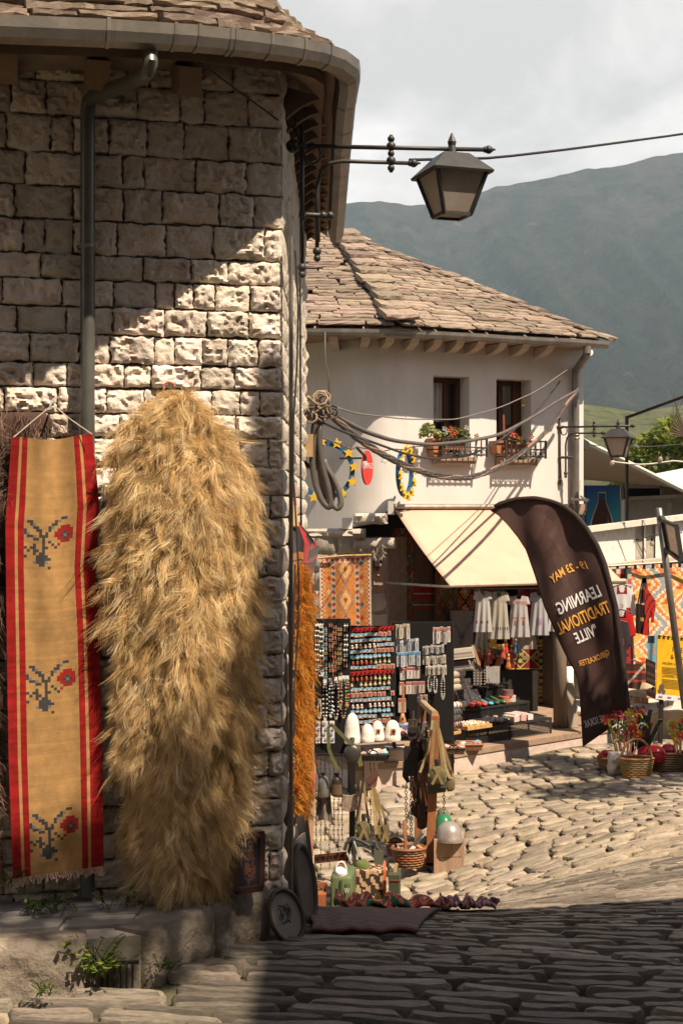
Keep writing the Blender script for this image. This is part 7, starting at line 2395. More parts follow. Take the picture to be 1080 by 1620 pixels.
def pouch(px,py,w,h,D,col,label,kind=0,top=None):
 t=thing('leather_pouch',label,'pouch',P(px,py+h/2,D))
 c=P(px,py,D);rw,rh=w/2*D/F,h/2*D/F
 m=MB();m.col=col
 if kind==0:m.lathe([(rw*.3,-rh),(rw*.9,-rh*.7),(rw,0),(rw*.85,rh*.7),(rw*.4,rh)],c,12,sy=.6)
 elif kind==1:m.prism([c+Vector((x*rw,0,z*rh))for x,z in((-1,.9),(1,1),(1,-.8),(.6,-1),(-.7,-1),(-1,-.7))],(0,.07,0))
 else:m.prism([c+Vector((x*rw,0,z*rh))for x,z in((-.6,1),(.7,1),(.5,-.2),(.9,-.9),(.2,-1),(-.8,-.4))],(0,.05,0))
 m.build('body',M['paint'],t,smooth=(kind==0))
 m=MB();m.col=tuple(x*.75 for x in col)
 if kind<2:m.prism([c+Vector((x*rw*1.04,-.014-(rw*.5 if kind==0 else 0),z*rh))for x,z in((-1,1),(1,1),(.9,.2),(0,-.05),(-.9,.2))],(0,.012,0));m.build('flap',M['paint'],t)
 m=MB();m.col=(.09,.06,.04)
 tp=top or(px,py-h)
 m.bar(c+UP*rh*.9,P(tp[0],tp[1],D),.014,.005,up=Vector((0,1,0)));m.build('strap',M['cloth'],t)
 return t
LBL=['black studded leather pouch, uppermost at the left of the wooden rack','dark flat leather case under the top bar of the rack','brown leather pouch hanging beside the front post of the rack','round brown leather pouch in the middle of the rack','dark brown holster hanging behind the green canteen','brown leather pouch low on the rack above the wicker basket','reddish leather piece beside the rear post of the rack','round dark ball-like pouch, lowest on the rack','black leather case at the left edge of the rack','small tan purse near the top bar of the rack','grey bag under the top bar, behind the straps of the rack','dark brown pouch between the chains and the rear post','brown folded leather strap roll by the rear post']
spec_=[(650,1205,22,46,.10,(.028,.022,.022),1,(660,1140)),(664,1190,20,60,.25,(.05,.035,.03),1,(668,1125)),(683,1192,17,40,.0,(.16,.075,.04),0,(684,1140)),(670,1222,20,36,.05,(.13,.055,.035),0,(674,1150)),(690,1208,20,40,.12,(.06,.045,.03),2,(686,1140)),(672,1258,24,30,.05,(.17,.07,.04),2,(676,1200)),(660,1250,16,36,.28,(.22,.085,.045),1,(664,1180)),(667,1302,17,20,.0,(.09,.045,.03),0,(668,1260)),(642,1222,14,34,.18,(.03,.026,.026),2,(656,1150)),(676,1165,14,20,.12,(.33,.22,.12),0,(676,1128)),(668,1160,16,34,.36,(.16,.15,.14),1,(670,1122)),(657,1282,18,26,.20,(.08,.04,.03),2,(660,1230)),(670,1285,16,22,.12,(.13,.06,.04),1,(670,1240))]
for(px,py,w,h,dd,col,kind,top),lb in zip(spec_,LBL):pouch(px,py,w,h,DR+dd,col,lb,kind,top)
for i in range(16):
 py_=1150+i*9.5
 pouch(rnd.uniform(652,684),py_,rnd.uniform(10,19),rnd.uniform(18,32),DR+rnd.uniform(.02,.35),rnd.choice([(.035,.024,.02),(.09,.04,.025),(.14,.06,.035),(.05,.04,.03),(.10,.09,.05)]),'small dark leather pouch in the hanging mass of the wooden rack, %s from the top'%ORDS[i],i%3)
canteen(691,1226,30,30,DR-.22,(.10,.095,.045),'large olive canteen with crossed webbing on the front post of the rack',round_=True,strap_to=(689,1140))
m=MB();m.col=(.05,.055,.032);m.prism([P(676,1257,DR-.2),P(705,1253,DR-.2),P(705,1238,DR-.2),P(676,1240,DR-.2)],(0,.09,0));m.box(P(691,1243,DR-.21),(.14,.012,.03),col=(.06,.065,.04))
tag(m.build('green_case',M['paint']),'dark green flat metal case hanging under the large olive canteen','case')
canteen(712,1240,15,24,DR-.1,(.16,.13,.06),'small tan canteen hanging at the right edge of the rack',straps=False,strap_to=(692,1150))
strap('long_strap',[(690,1140),(699,1180),(705,1215),(712,1232)],DR-.12,.020,(.46,.34,.18),'pale tan strap running down the right side of the front post')
strap('long_strap',[(684,1140),(676,1190),(664,1222)],DR-.16,.018,(.42,.33,.18),'pale tan strap crossing the leather pouches of the rack')
for i,(px,y0,y1)in enumerate(((642,1240,1330),(650,1244,1335),(702,1256,1318))):
 m=MB();m.col=(.08,.065,.055)
 yy=y0;q=0
 while yy<y1:
  c=P(px+.6*math.sin(yy),yy,DR-.05)
  m.tube([c+Vector((.009*math.cos(a)*(q%2),.009*math.cos(a)*(1-q%2),.013*math.sin(a)))for a in[x*math.pi/4 for x in range(9)]],.003,4);yy+=4.6;q+=1
 tag(m.build('chain',M['metal']),['iron chain of links, left of two by the wicker basket','iron chain of links hanging into the wicker basket','iron chain hanging in front of the green helmet'][i],'chain')
def round_basket(name,label,px,py,w,h,D,col,oval=.8,hnd=None,seed=0,flare=1.15,dz=0.0):
 t=thing(name,label,'basket',P(px,py,D))
 o=P(px,py,D);r0=w/2*D/F;H=h*D/F
 m=MB();m.col=col
 n=28;rings=max(5,int(H/.016))
 for k in range(rings+1):
  f=k/rings;r_=r0*lerp(.78,1.0,f**.7)
  m.tube([o+Vector((math.cos(a)*(r_+.004*((i+k)%2)),math.sin(a)*(r_+.004*((i+k)%2))*oval,H*f))for i,a in enumerate([q*2*math.pi/n for q in range(n+1)])],.008 if k<rings else .013,4,tuple(c*rnd.uniform(.8,1.15)for c in col),caps=False)
 m.lathe([(r0*.78,.004),(r0*.76,.0)],o,20,tuple(c*.5 for c in col),sy=oval)
 m.lathe([(r0*.76,.01),(r0*.97,H*.97)],o,28,tuple(c*.6 for c in col),sy=oval,caps=False)
 m.build('weave',M['wicker'],t)
 if hnd:
  m=MB();m.col=col
  hh=hnd*D/F
  for s_ in(-.006,.006):m.tube([o+Vector((math.cos(a)*r0*.92,s_,H*.9+math.sin(a)*hh))for a in[q*math.pi/14 for q in range(15)]],.010,6)
  m.build('handle',M['wicker'],t,smooth=True)
 return t
round_basket('wicker_basket','brown wicker basket of old tools at the foot of the wooden rack',646,1369,52,28,10.25,(.26,.12,.05))
round_basket('wicker_basket','smaller dark wicker basket behind the basket of old tools',624,1352,26,18,10.6,(.20,.10,.045),hnd=10)
m=MB();m.col=(.30,.11,.05);m.bar(P(642,1352,10.2),P(639,1298,10.25),.02,.02);m.bar(P(648,1348,10.25),P(668,1318,10.3),.02,col=(.08,.075,.07))
tag(m.build('old_hammer',M['wood']),'reddish wooden tool handle standing up out of the tool basket','tool')
for i in range(7):
 m=MB();c=P(632+i*5,1344+(i%3)*2,10.25+.05*(i%2));m.box(c,(.05,.05,.03),rot=(.3*i,.5,i),col=[(.45,.4,.36),(.14,.06,.03),(.5,.2,.05),(.06,.05,.05)][i%4])
 tag(m.build('old_tool',M['paint']),'small old odd piece in the tool basket, %s from the left'%ORDS[i],'tool','odd pieces in the tool basket')
DH=10.2
cr_=thing('wooden_crate','pale wooden crate on the cobbles carrying the steel helmets','crate',G(709,DH))
gz_=G(709,DH)
topc=(HZ-1331)*DH/F
m=MB();m.col=(.36,.24,.16)
a,c=Vector(((686-CX)*DH/F,DH,gz_.z-.02)),Vector(((733-CX)*DH/F,DH+.02,gz_.z-.02))
hC=topc-gz_.z+.02
for q in range(2):m.prism([a+UP*(hC*q/2+.003),c+UP*(hC*q/2+.003),c+UP*(hC*(q+1)/2-.003),a+UP*(hC*(q+1)/2-.003)],(0,.02,0))
m.prism([c,c+Vector((.03,.25,0)),c+Vector((.03,.25,hC)),c+UP*hC],(-.02,.0,0));m.prism([a,a+Vector((.03,.25,0)),a+Vector((.03,.25,hC)),a+UP*hC],(.02,.0,0))
m.prism([a+UP*hC,c+UP*hC,c+Vector((.03,.25,hC)),a+Vector((.03,.25,hC))],(0,0,.012));m.build('planks',M['wood'],cr_)
def helmet(px,py,w,h,D,col,label,mat='paint',yaw=.3):
 t=thing('helmet',label,'helmet',P(px,py,D))
 rw,H=w/2*D/F,h*D/F
 rt=Euler((-.06,.04,yaw))
 m=MB();m.col=col
 m.lathe([(rw*1.06,-.004),(rw*1.08,.0),(rw*.97,H*.18),(rw*.93,H*.45),(rw*.80,H*.72),(rw*.55,H*.91),(rw*.25,H*.99),(.003,H)],P(px,py,D),22,rot=rt,sy=1.15);m.build('shell',mat,t,smooth=True)
 m=MB();m.col=tuple(x*.6 for x in col);m.lathe([(rw*1.02,-.01),(rw*1.085,-.006),(rw*1.085,.003)],P(px,py,D),22,rot=rt,sy=1.15,caps=False);m.build('rim',mat,t)
M['rusty']=mk('rusty_grey_steel',(.30,.28,.26),(.36,.33,.30),12,.4,.05,50,metal=.3,stain=(.22,.09,.05),stain_scale=7,stain_amt=.85)
M['greenpaint']=mk('green_enamel',(.025,.16,.075),(.03,.19,.09),12,.3,.02,50,spec=.5)
M['olivepaint']=mk('olive_enamel',(.14,.12,.075),(.17,.15,.095),12,.35,.02,50,spec=.5)
helmet(700,1300,21,22,DH+.42,None or(1,1,1),'olive steel helmet at the back of the three on the crate',M['olivepaint'])
helmet(701,1316,31,28,DH+.22,(1,1,1),'bright green steel helmet in the middle of the three',M['greenpaint'])
helmet(710,1329,41,29,DH+.05,(1,1,1),'rusty grey steel helmet in front, on the edge of the crate',M['rusty'])
def ground_rug(name,label,x0,x1,D0,D1,pat,nu,nv,bump,skew=0.0,dz=.035):
 def f(u,v):
  D=lerp(D0,D1,v)+skew*(u-.5)
  px=lerp(x0,x1,u)
  px+=12*nz(v*3,D0,u*2)-(1-v)*30*u*(D0<5.5);D+=.05*nz(u*5,v*2,5.5)
  return G(px,D,dz+bump*(.5+.5*math.sin(u*23+v*4))*math.sin(math.pi*min(1,max(0,v*.9+.05)))+bump*.6*nz(u*9,v*3))
 m=MB();m.grid(f,nu,nv,pat,(0,0,-.012))
 return tag(m.build(name,M['cloth'],smooth=True),label,'rug')
def pat_flower(u,v):
 a,b_=(u*9)%1-.5,(v*2.4)%1-.5
 r_=math.hypot(a,b_*.8)
 if r_<.13:return(.62,.48,.40)
 if r_<.30:return(.42,.07,.05)
 if r_<.38:return(.58,.22,.14)
 return(.025,.14,.075)if nz(u*20,v*6)>.05 else((.30,.06,.05)if nz(u*13,v*9,4)>0 else(.05,.035,.03))
ground_rug('rug','rumpled red and green flowered rug lying at the crest of the street',530,702,6.02,6.36,pat_flower,90,16,.05)
def pat_blue(u,v):
 z=abs(((u*4)%1)-.5)*2;d=(v*3+z)%1
 return((.50,.14,.08),(.10,.16,.30),(.60,.46,.36),(.36,.05,.04),(.06,.08,.14))[int(d*5)]
ground_rug('rug','small red and blue zigzag rug lying right of the flowered rug',696,782,6.08,6.34,pat_blue,44,14,.04,-.06)
ground_rug('carpet','thin grey striped carpet spread on the shaded cobbles below the flowered rug',488,690,5.28,6.02,lambda u,v:[(.15,.13,.12),(.11,.095,.09),(.19,.085,.08),(.17,.15,.14)][int(v*40)%4 if int(v*40)%9 else 2],50,40,.010,dz=.026)
# ---------------------------------------------------------------- baskets, balls and pinwheels on the right
DBK=12.7
round_basket('wicker_basket','light wicker basket with a tall arched handle in front of the pinwheels',1006,1229,52,30,DBK,(.42,.25,.10),oval=.7,hnd=33)
round_basket('wicker_basket','small shallow basket of red packets at the left of the pinwheels',958,1213,26,14,DBK+.35,(.32,.17,.08))
for i in range(6):
 m=MB();c=P(951+i*2.8,1197-(i%3)*3,DBK+.33+.04*(i%2));m.ball(c,.035,8,5,(.45,.02,.025),sx=1.3,sz=.8)
 tag(m.build('red_packet',M['gloss']),'shiny red packet in the small shallow basket, %s from the left'%ORDS[i],'packet','red packets in the shallow basket')
stn=MB();rough_block(.16,.20,.12,77,8,8,.25,.6,stn,(P(975,1207,DBK+.2),X_,UP,Vector((0,-1,0))))
tag(stn.build('stone_weight',M['limestone'],smooth=True),'rough pale stone block holding the pinwheel sticks','stone')
m=MB();m.col=(.14,.085,.045)
lb_=thing('long_basket','long dark wicker basket carrying the red balls at the right','basket',P(1056,1220,12.95))
o_=P(1056,1219,12.95)
for k in range(9):
 f=k/8;s_=lerp(.85,1,f)
 m.tube([o_+Vector((x*s_,y*s_,.15*f+(.025*math.cos(x*9)*f)))for x,y in[(-.17,-.12),(-.06,-.13),(.06,-.13),(.17,-.12),(.19,0),(.17,.12),(0,.13),(-.17,.12),(-.19,0),(-.17,-.12)]],.010 if k<8 else .013,5)
m.box(o_+UP*.02,(.29,.2,.01))
m.build('weave',M['wicker'],lb_)
for i,(px,py,w,D)in enumerate(((1036,1194,32,12.85),(1021,1194,28,13.0),(1057,1191,29,13.05))):
 bt_=thing('ball',['shiny red ball in front, beside the arched basket handle','shiny red ball half hidden behind the front ball','shiny red ball in the long basket at the right'][i],'ball',P(px,py+w/2,D))
 m=MB();r_=w/2*D/F;m.ball(P(px,py,D),r_,20,12,(.50,.015,.025));m.build('skin',M['gloss'],bt_,smooth=True)
 m=MB();m.col=(.05,.01,.015);c=P(px,py,D)
 for tl in(.5,-.4):m.tube([c+Vector((math.cos(a)*r_*1.0,-abs(math.sin(a))*r_*.9 if True else 0,math.sin(a)*r_*tl*1.0)).normalized()*0+(Vector((math.cos(a),-math.sin(a)*.85,math.sin(a)*tl-.15)).normalized()*r_*1.002)for a in[q*math.pi/12 for q in range(13)]],.004,4)
 m.build('seam',M['gloss'],bt_)
ptc=[(.55,.02,.03),(.60,.16,.02),(.02,.28,.08),(.56,.03,.12),(.08,.22,.42),(.62,.40,.02),(.38,.04,.03),(.30,.42,.03)]
cnm=['red','orange','green','pink','blue','yellow','dark red','lime']
pins=[(962,1138,0),(973,1130,6),(985,1132,3),(975,1138,4),(996,1128,5),(1005,1131,0),(967,1155,2),(978,1155,1),(986,1147,2),(997,1145,1),(1005,1147,3),(1018,1146,4),(993,1158,6),(1012,1161,1),(976,1166,5),(987,1168,7),(1001,1156,0),(958,1138,1),(1066,1146,1),(1077,1150,2),(1064,1160,5),(1075,1163,0),(1070,1172,5),(1080,1140,0)]
where=['at the left of the top row','at the top left','second in the top row','behind the top row','at the top centre','at the top right','lowest at the left edge','left of the middle','in the very middle','right of the middle','above the handle of the basket','rightmost of the bunch','low in the middle','low at the right','lowest at the left','lowest in the middle','just left of the basket handle top','outermost at the left','uppermost','at the upper right','at the left','in the middle','lowest','at the top edge']
for i,(px,py,ci)in enumerate(pins):
 D=13.0+.06*(i%4)
 two=i>=18
 t=thing('pinwheel','%s pinwheel %s of the %s'%(cnm[ci],where[i],'small bunch at the right edge' if two else 'large pinwheel bunch'),'pinwheel',P(px,py+12,D),'pinwheels of the right hand bunch' if two else 'pinwheels of the large bunch')
 c=P(px,py,D);r_=.047
 m=MB();nrm=Vector((rnd.uniform(-.4,.4),-1,rnd.uniform(-.3,.3))).normalized();ax=nrm.orthogonal().normalized();ay=nrm.cross(ax)
 cc=ptc[ci]
 for k in range(6):
  a=k*math.pi/3+i
  d=ax*math.cos(a)+ay*math.sin(a);e=ax*math.cos(a+.9)+ay*math.sin(a+.9)
  q=rnd.uniform(.7,1.3)
  m.add([c,c+d*r_,c+(d+e)*r_*.62+nrm*.014,c+e*r_*.55+nrm*.008],[(0,1,2,3)],tuple(x*q for x in cc))
 m.build('vane',M['gloss'],t)
 m=MB();m.ball(c+nrm*.014,.011,8,5,(.55,.42,.03));m.build('hub',M['gloss'],t)
 m=MB();m.col=(.60,.16,.18)if i%3 else(.40,.45,.05)
 bx=lerp(px,988 if not two else 1072,.55);m.tube([c-nrm*.005,P(lerp(px,bx,.5),py+20,D),P(bx,1196,12.95)],.006,5);m.build('stick',M['gloss'],t)
for i,(x0,y0,x1,y1)in enumerate(((1016,1124,1010,1185),(1028,1123,1018,1185),(1012,1128,1006,1180),(1044,1139,1024,1180),(1029,1144,1020,1182),(1022,1132,1014,1182))):
 m=MB();m.tube([P(x0,y0,13.2),P(x1,y1,13.2)],.020,8,(.018,.016,.016));m.tube([P(x0,y0-1,13.2),P(x0,y0+3,13.2)],.021,8,(.30,.02,.02)if i%2==0 else(.02,.02,.02))
 tag(m.build('flute',M['gloss']),['black flute upright behind the pinwheels with a red tip, left of the tallest','tallest black flute behind the red balls','black flute leaning closest to the pinwheels','black flute leaning far to the right over the balls','short black flute in front of the leaning one','black flute in the middle of the dark cluster'][i],'flute',)
for i,(x0,y0,r_)in enumerate(((1062,1147,8),(1077,1144,9),(990,1140,9),(1008,1136,7),(968,1144,6),(1016,1152,8))):
 m=MB();m.tube([P(x0+r_*math.cos(a),y0-r_*math.sin(a),12.98)for a in[q*.42 for q in range(11)]],.006,5,(.42,.55,.03));tag(m.build('bent_straw',M['gloss']),'bent lime green tube among the pinwheels %s'%['at the left of the small bunch','at the right of the small bunch','in the middle of the large bunch','near the top of the large bunch','at the left of the large bunch','right of the large bunch'][i],'tube')
# ---------------------------------------------------------------- stall of textiles at the right
rug('kilim','bright orange zigzag kilim hanging behind the shirts at the right stall','rug',plane_d(998,1140,892,1104,16.2,16.6,.02,12),60,90,pat_zig,DK)
m=MB();m.col=(.10,.09,.08);m.tube([P(925,898,16.0),P(1140,884,16.4)],.014,6)
for px in range(962,1080,14):m.bar(P(px,lerp(897,888,(px-925)/215),16.05),P(px,lerp(904,895,(px-925)/215),16.05),.03,.02,col=(.04,.03,.03))
tag(m.build('stall_rail',M['metal']),'long thin rail with clips above the textiles of the right stall','rail')
def sh1(u,v):
 if .30<v<.44 and .66<u<.80:return(.42,.025,.03)
 if v<.12 and abs(u-.5)<.22:return(.30,.03,.035)
 if .40<v<.47 and(u<.10 or u>.90):return(.10,.05,.06)
def sh2(u,v):
 if v<.12 and abs(u-.5)<.2:return(.04,.01,.012)
 if u>.9 and v>.4:return(.05,.01,.012)
def sh3(u,v):
 if .26<v<.40 and .62<u<.74:return(.42,.025,.03)
 if .40<v<.46 and(u<.12 or u>.88):return(.40,.03,.03)
 if u>.88 and v>.5:return(.40,.03,.03)
garment('polo_shirt','white polo shirt with a small red crest hanging beside the banner','shirt',958,1008,926,1046,15.6,(.72,.71,.72),sh1,sleeve=.22,top_w=.70,hem=.80,sl_len=.40,shoulder=.66)
garment('jersey','bright red jersey hanging under the white polo shirt','shirt',956,1008,966,1068,15.45,(.50,.025,.022),sh2,sleeve=.22,top_w=.68,hem=.78,sl_len=.40,shoulder=.66)
garment('jersey','dark grey jersey with red crest hanging lowest in front of the red jersey','shirt',950,1002,982,1096,15.3,(.045,.042,.048),sh3,sleeve=.2,top_w=.7,hem=.76,sl_len=.36,shoulder=.66)
m=MB()
m.grid(lambda u,v:P(lerp(962,998,u),lerp(900,924,v),15.9+.03*math.sin(u*14)),18,12,lambda u,v:[(.5,.45,.4),(.06,.05,.05),(.45,.06,.05),(.4,.36,.3)][int(hsh(int(u*6),int(v*3))*4)])
tag(m.build('hanging_cards',M['cloth']),'row of small pale and red cloth pieces pegged above the polo shirt','cloth')
bg=thing('shoulder_bag','black and brown fringed shoulder bag hanging in front of the orange kilim','bag',P(1015,1002,15.5))
m=MB();m.grid(lambda u,v:P(lerp(1006,1026,u),lerp(955,1002,v)+3*u,15.5-.04*math.sin(u*3.14)),10,16,lambda u,v:(.16,.10,.05)if u<.35 else((.5,.3,.08)if int(v*9)==4 else(.03,.02,.025)),(0,.05,0));m.build('sack',M['cloth'],bg)
m=MB()
for i in range(9):m.bar(P(1008+i*2.2,955,15.5),P(1016+i*.6,914,15.5),.012,.008,col=[(.05,.03,.03),(.5,.42,.34),(.2,.08,.05)][i%3])
m.build('strap',M['cloth'],bg)
m=MB();m.grid(lambda u,v:P(lerp(1019,1036,u)+(1-abs(u-.5)*2)*0,lerp(lerp(925,950,u),lerp(990,966,u),v),15.45),8,14,lambda u,v:(.48,.03,.025)if int(u*8+v*10)%4 else(.05,.02,.02),(0,.03,0));tag(m.build('red_bag',M['cloth']),'small red woven bag with black lines hanging right of the fringed bag','bag')
m=MB();m.bar(P(1022,985,15.45),P(1019,1005,15.45),.05,.03,col=(.48,.02,.02));m.bar(P(1032,966,15.45),P(1031,985,15.45),.03,.02,col=(.48,.02,.02));tag(m.build('tassel',M['cloth']),'red tassel hanging under the small red woven bag','tassel')
rug('towel','blue cloth with an orange figure hanging between the kilim and the yellow poster','cloth',plane_d(1024,1041,1006,1056,15.4),16,26,lambda u,v:(.46,.22,.05)if(u-.5)**2/.05+(v-.45)**2/.03<1 and hsh(int(u*12),int(v*16))>.4 else((.03,.04,.06)if v<.25 and u<.6 else(.16,.34,.48)),DK)
m=MB();m.grid(lambda u,v:P(lerp(1022,1036,u),lerp(1042,1090,v)+6*u,15.3),6,10,lambda u,v:[(.03,.02,.02),(.08,.05,.035)][int(v*8)%2],(0,.05,0));tag(m.build('dark_bag',M['cloth']),'dark narrow bag hanging below the blue cloth beside the yellow poster','bag')
garment('vest','dark embroidered vest lying against the foot of the kilim','vest',980,1022,1046,1098,15.2,(.06,.025,.022),lambda u,v:(.40,.34,.30)if abs(v-.5+(u-.5)*.8)<.05 else((.3,.05,.03)if int(v*14)%4==0 else None),sleeve=.0,top_w=.9,shoulder=.8,mat='cloth')
def cushion(px,py,w,h,D,rot,pat,label):
 m=MB()
 rw,rh=w/2*D/F,h/2*D/F
 mt=Euler(rot).to_matrix()
 c=P(px,py,D)
 for s_ in(1,-1):
  m.grid(lambda u,v:c+mt@Vector(((2*u-1)*rw*s_,-s_*.06*(max(0,(1-(2*u-1)**4)*(1-(2*v-1)**4)))**.5,(2*v-1)*rh)),12,10,pat)
 return tag(m.build('cushion',M['cloth'],smooth=True),label,'cushion')
cushion(1003,1101,40,22,15.0,(-.5,.15,.1),lambda u,v:(.05,.04,.035)if(int(u*12)%3==0 and .15<v<.35)else((.55,.28,.08)if .5<v<.65 and int(u*7)%2 else(.50,.42,.32)),'cream cushion with orange and black pattern in front of the banner pole')
cushion(1030,1094,38,16,15.1,(-.6,.45,-.1),lambda u,v:(.04,.035,.03)if .3<u<.62 and .25<v<.8 and int(u*16)%2 else(.46,.36,.25),'tan cushion with a black emblem beside the yellow poster')
cushion(1000,1080,40,22,15.3,(-.4,-.2,.1),lambda u,v:(.22,.05,.03)if int(u*9+v*6)%3 else(.05,.03,.025),'dark red cushion behind the cream cushion')
cushion(1012,1108,26,10,14.9,(-.3,.1,.0),lambda u,v:(.30,.16,.09)if int(u*14)%3 else(.42,.3,.2),'small brown striped cushion lying between the two pale cushions')
tb=thing('low_table','low stone ledge under the cushions and the white felt mat','ledge',P(1030,1140,15.0))
m=MB();pz=(HZ-1128)*15.0/F
m.prism([Vector((x,y,-2.75))for x,y in((2.7,14.75),(4.2,15.6),(4.2,17.5),(2.5,17.5))],(0,0,pz+2.73));m.build('block',M['pier'],tb)
m=MB();m.grid(lambda u,v:P(lerp(lerp(985,1000,v),lerp(1066,1062,v),u),lerp(lerp(1112,1106,u),lerp(1132,1112,u)+4,v),lerp(15.3,14.72,v)),30,10,lambda u,v:(.10,.09,.11)if(int(u*9)%2 and .3<v<.8 and abs(((u*9)%1)-.5)>.25)else(.60,.54,.49),(0,0,-.02));tag(m.build('felt_mat',M['cloth']),'white felt mat with dark scroll pattern spread in front of the poster','mat')
pt_=thing('poster','yellow festival poster on a stand at the right edge of the picture','poster',P(1065,1115,14.5))
DP=14.6
def pp(px,py,off=0):return P(px,py+(px-1037)*.10,DP+(px-1037)*.004-off)
m=MB();m.col=(.70,.40,.012);m.prism([pp(1037,1097),pp(1140,1097),pp(1140,1004),pp(1039,1004)],(0,.02,0));m.build('sheet',M['paint'],pt_)
m=MB();m.col=(.62,.62,.66);m.prism([pp(1036,1106),pp(1140,1106),pp(1140,1097.3),pp(1037,1097.3)],(0,.02,0));m.build('footer',M['paint'],pt_)
m=MB();m.col=(.02,.018,.016)
for q in range(14):m.bar(pp(1041+q*7,1005,.01),pp(1045+q*7,1005.5,.01),.02,.012)
m.bar(pp(1045,1106,-.06),Vector((pp(1045,1106).x,DP+.1,-2.7)),.04);m.build('frame_lashing',M['paint'],pt_)
PX_=(pp(1100,1000)-pp(1050,1000)).normalized()
for body,px,py,w,h in(('FESTE NE',1063,1029,34,8),('& Sokak',1060,1040,36,7),('MESOJME VALLET TRADICIONALE',1047,1051,80,5),('LEARNING TRADITIONAL',1047,1070,62,5)):
 letters(body,pp(px,py,.006),PX_,UP,w*DP/F,h*DP/F,(.07,.04,.01),pt_,out=Vector((0,0,0)))
m=MB();m.col=(.26,.15,.015)
for y0,n_ in((1054,5),(1073,5),(1084,2)):
 for q in range(n_):m.add([pp(1046,y0+q*2.2,.006),pp(1095-14*(q==n_-1),y0+q*2.2,.006),pp(1095-14*(q==n_-1),y0+.9+q*2.2,.006),pp(1046,y0+.9+q*2.2,.006)],[(3,2,1,0)])
m.build('text_lines',M['paint'],pt_)
m=MB();m.col=(.10,.08,.06)
for x,y,r_ in((1046,1086,4),(1043,1092,3),(1049,1093,3)):m.add([pp(x+r_*math.cos(a),y+r_*1.3*math.sin(a),.007)for a in[q*.7 for q in range(9)]],[tuple(range(9))])
for x in(1044,1058,1075):m.add([pp(x-3,1102.5,.007),pp(x+3,1102.5,.007),pp(x+3,1100.5,.007),pp(x-3,1100.5,.007)],[(0,1,2,3)],(.4,.1,.1)if x!=1058 else(.1,.15,.35))
m.build('emblem',M['paint'],pt_)
ps=thing('sign_pole','grey leaning metal pole with a dark framed board seen edge-on','sign',P(1069,1005,14.3))
m=MB();m.col=(.20,.185,.17);pa,pb2=P(1041,804,14.0),P(1068,1010,14.25);m.tube([pa,pb2,pb2+(pb2-pa)*.55],.034,10);m.build('pole',M['metal'],ps,smooth=True)
m=MB();m.col=(.03,.03,.028)
q4=[P(1047,823,13.95),P(1069,832,13.6),P(1078,888,13.6),P(1056,872,13.95)]
for i in range(4):m.bar(q4[i],q4[(i+1)%4],.04,.03)
m.bar(P(1044,818,14),P(1049,826,13.95),.05);m.bar(P(1052,868,14.1),P(1058,871,13.95),.05);m.build('frame',M['paint'],ps)
m=MB();m.grid(lambda u,v:q4[0].lerp(q4[1],u).lerp(q4[3].lerp(q4[2],u),v),6,16,lambda u,v:[(.10,.085,.07),(.22,.15,.08),(.06,.055,.05)][int(hsh(int(u*3),int(v*9))*3)]);m.build('panel',M['gloss'],ps)
# ---------------------------------------------------------------- terrace, stalls and trees at the right rear
te=thing('terrace_wall','white panelled terrace front with a pale top rail behind the banner','wall',P(1005,900,19.5))
def tp(px,py,off=0):return P(px,py,17.2+(px-930)*.010-off)
m=MB();m.col=(.70,.67,.62)
top_y=lambda px:lerp(838,818,(px-925)/155);bot_y=lambda px:lerp(897,880,(px-925)/155)
for a,c in((915,1004),(1018,1021),(1036,1150)):
 m=MB();m.col=(.70,.67,.62)
 m.prism([tp(a,bot_y(a)),tp(c,bot_y(c)),tp(c,top_y(c)),tp(a,top_y(a))],(0,.04,0));m.build('panel',M['paint'],te)
for a,c in((1004.3,1017.7),(1021.3,1035.7)):
 m=MB();m.col=(.40,.36,.30);m.prism([tp(a,bot_y(a),-.05),tp(c,bot_y(c),-.05),tp(c,top_y(c),-.05),tp(a,top_y(a),-.05)],(0,.02,0));m.build('inset_panel',M['paint'],te)
m=MB();m.col=(.66,.60,.52);m.bar(tp(915,top_y(915),.06),tp(1150,top_y(1150),.06),.09,.07);m.build('top_rail',M['paint'],te)
m=MB();m.col=(.52,.44,.35);m.bar(tp(915,bot_y(915)+3,.10),tp(1150,bot_y(1150)+3,.10),.12,.07);m.build('sill',M['paint'],te)
m=MB();m.col=(.5,.48,.45);m.prism([tp(915,bot_y(915)+6,-.02),tp(1150,bot_y(1150)+6,-.02),tp(1150,1140,-.02),tp(915,1140,-.02)],(0,.05,0));m.build('base',M['paint'],te)
sh_=thing('metal_booth','grey metal booth with rust marks behind the terrace rail','booth',P(1050,830,20.4))
m=MB();m.col=(.34,.31,.275);m.prism([P(990,860,20.2),P(1150,860,20.4),P(1150,782,20.4),P(990,790,20.2)],(0,.4,0));m.build('panel',mk('grey_booth_paint',(.36,.33,.295),(.42,.39,.35),3,.7,.1,20,stain=(.30,.16,.08),stain_scale=2.5,stain_amt=.5),sh_)
m=MB();m.col=(.42,.38,.33)
for a,c in(((990,790),(990,860)),((990,789),(1150,781)),((1058,796),(1058,860))):m.bar(P(*a,20.15),P(*c,20.15),.06,.05)
m.build('frame',M['paint'],sh_)
m=MB();m.col=(.012,.012,.012);m.prism([P(983,790,20.6),P(1045,790,20.6),P(1045,772,20.6),P(983,772,20.6)],(0,.02,0));m.build('opening',M['paint'],sh_)
m=MB();m.col=(.40,.37,.33)
for a,c in(((982,770),(1047,770)),((1046,770),(1046,792)),((983,770),(983,792))):m.bar(P(*a,20.5),P(*c,20.5),.045)
m.build('lintel',M['paint'],sh_)
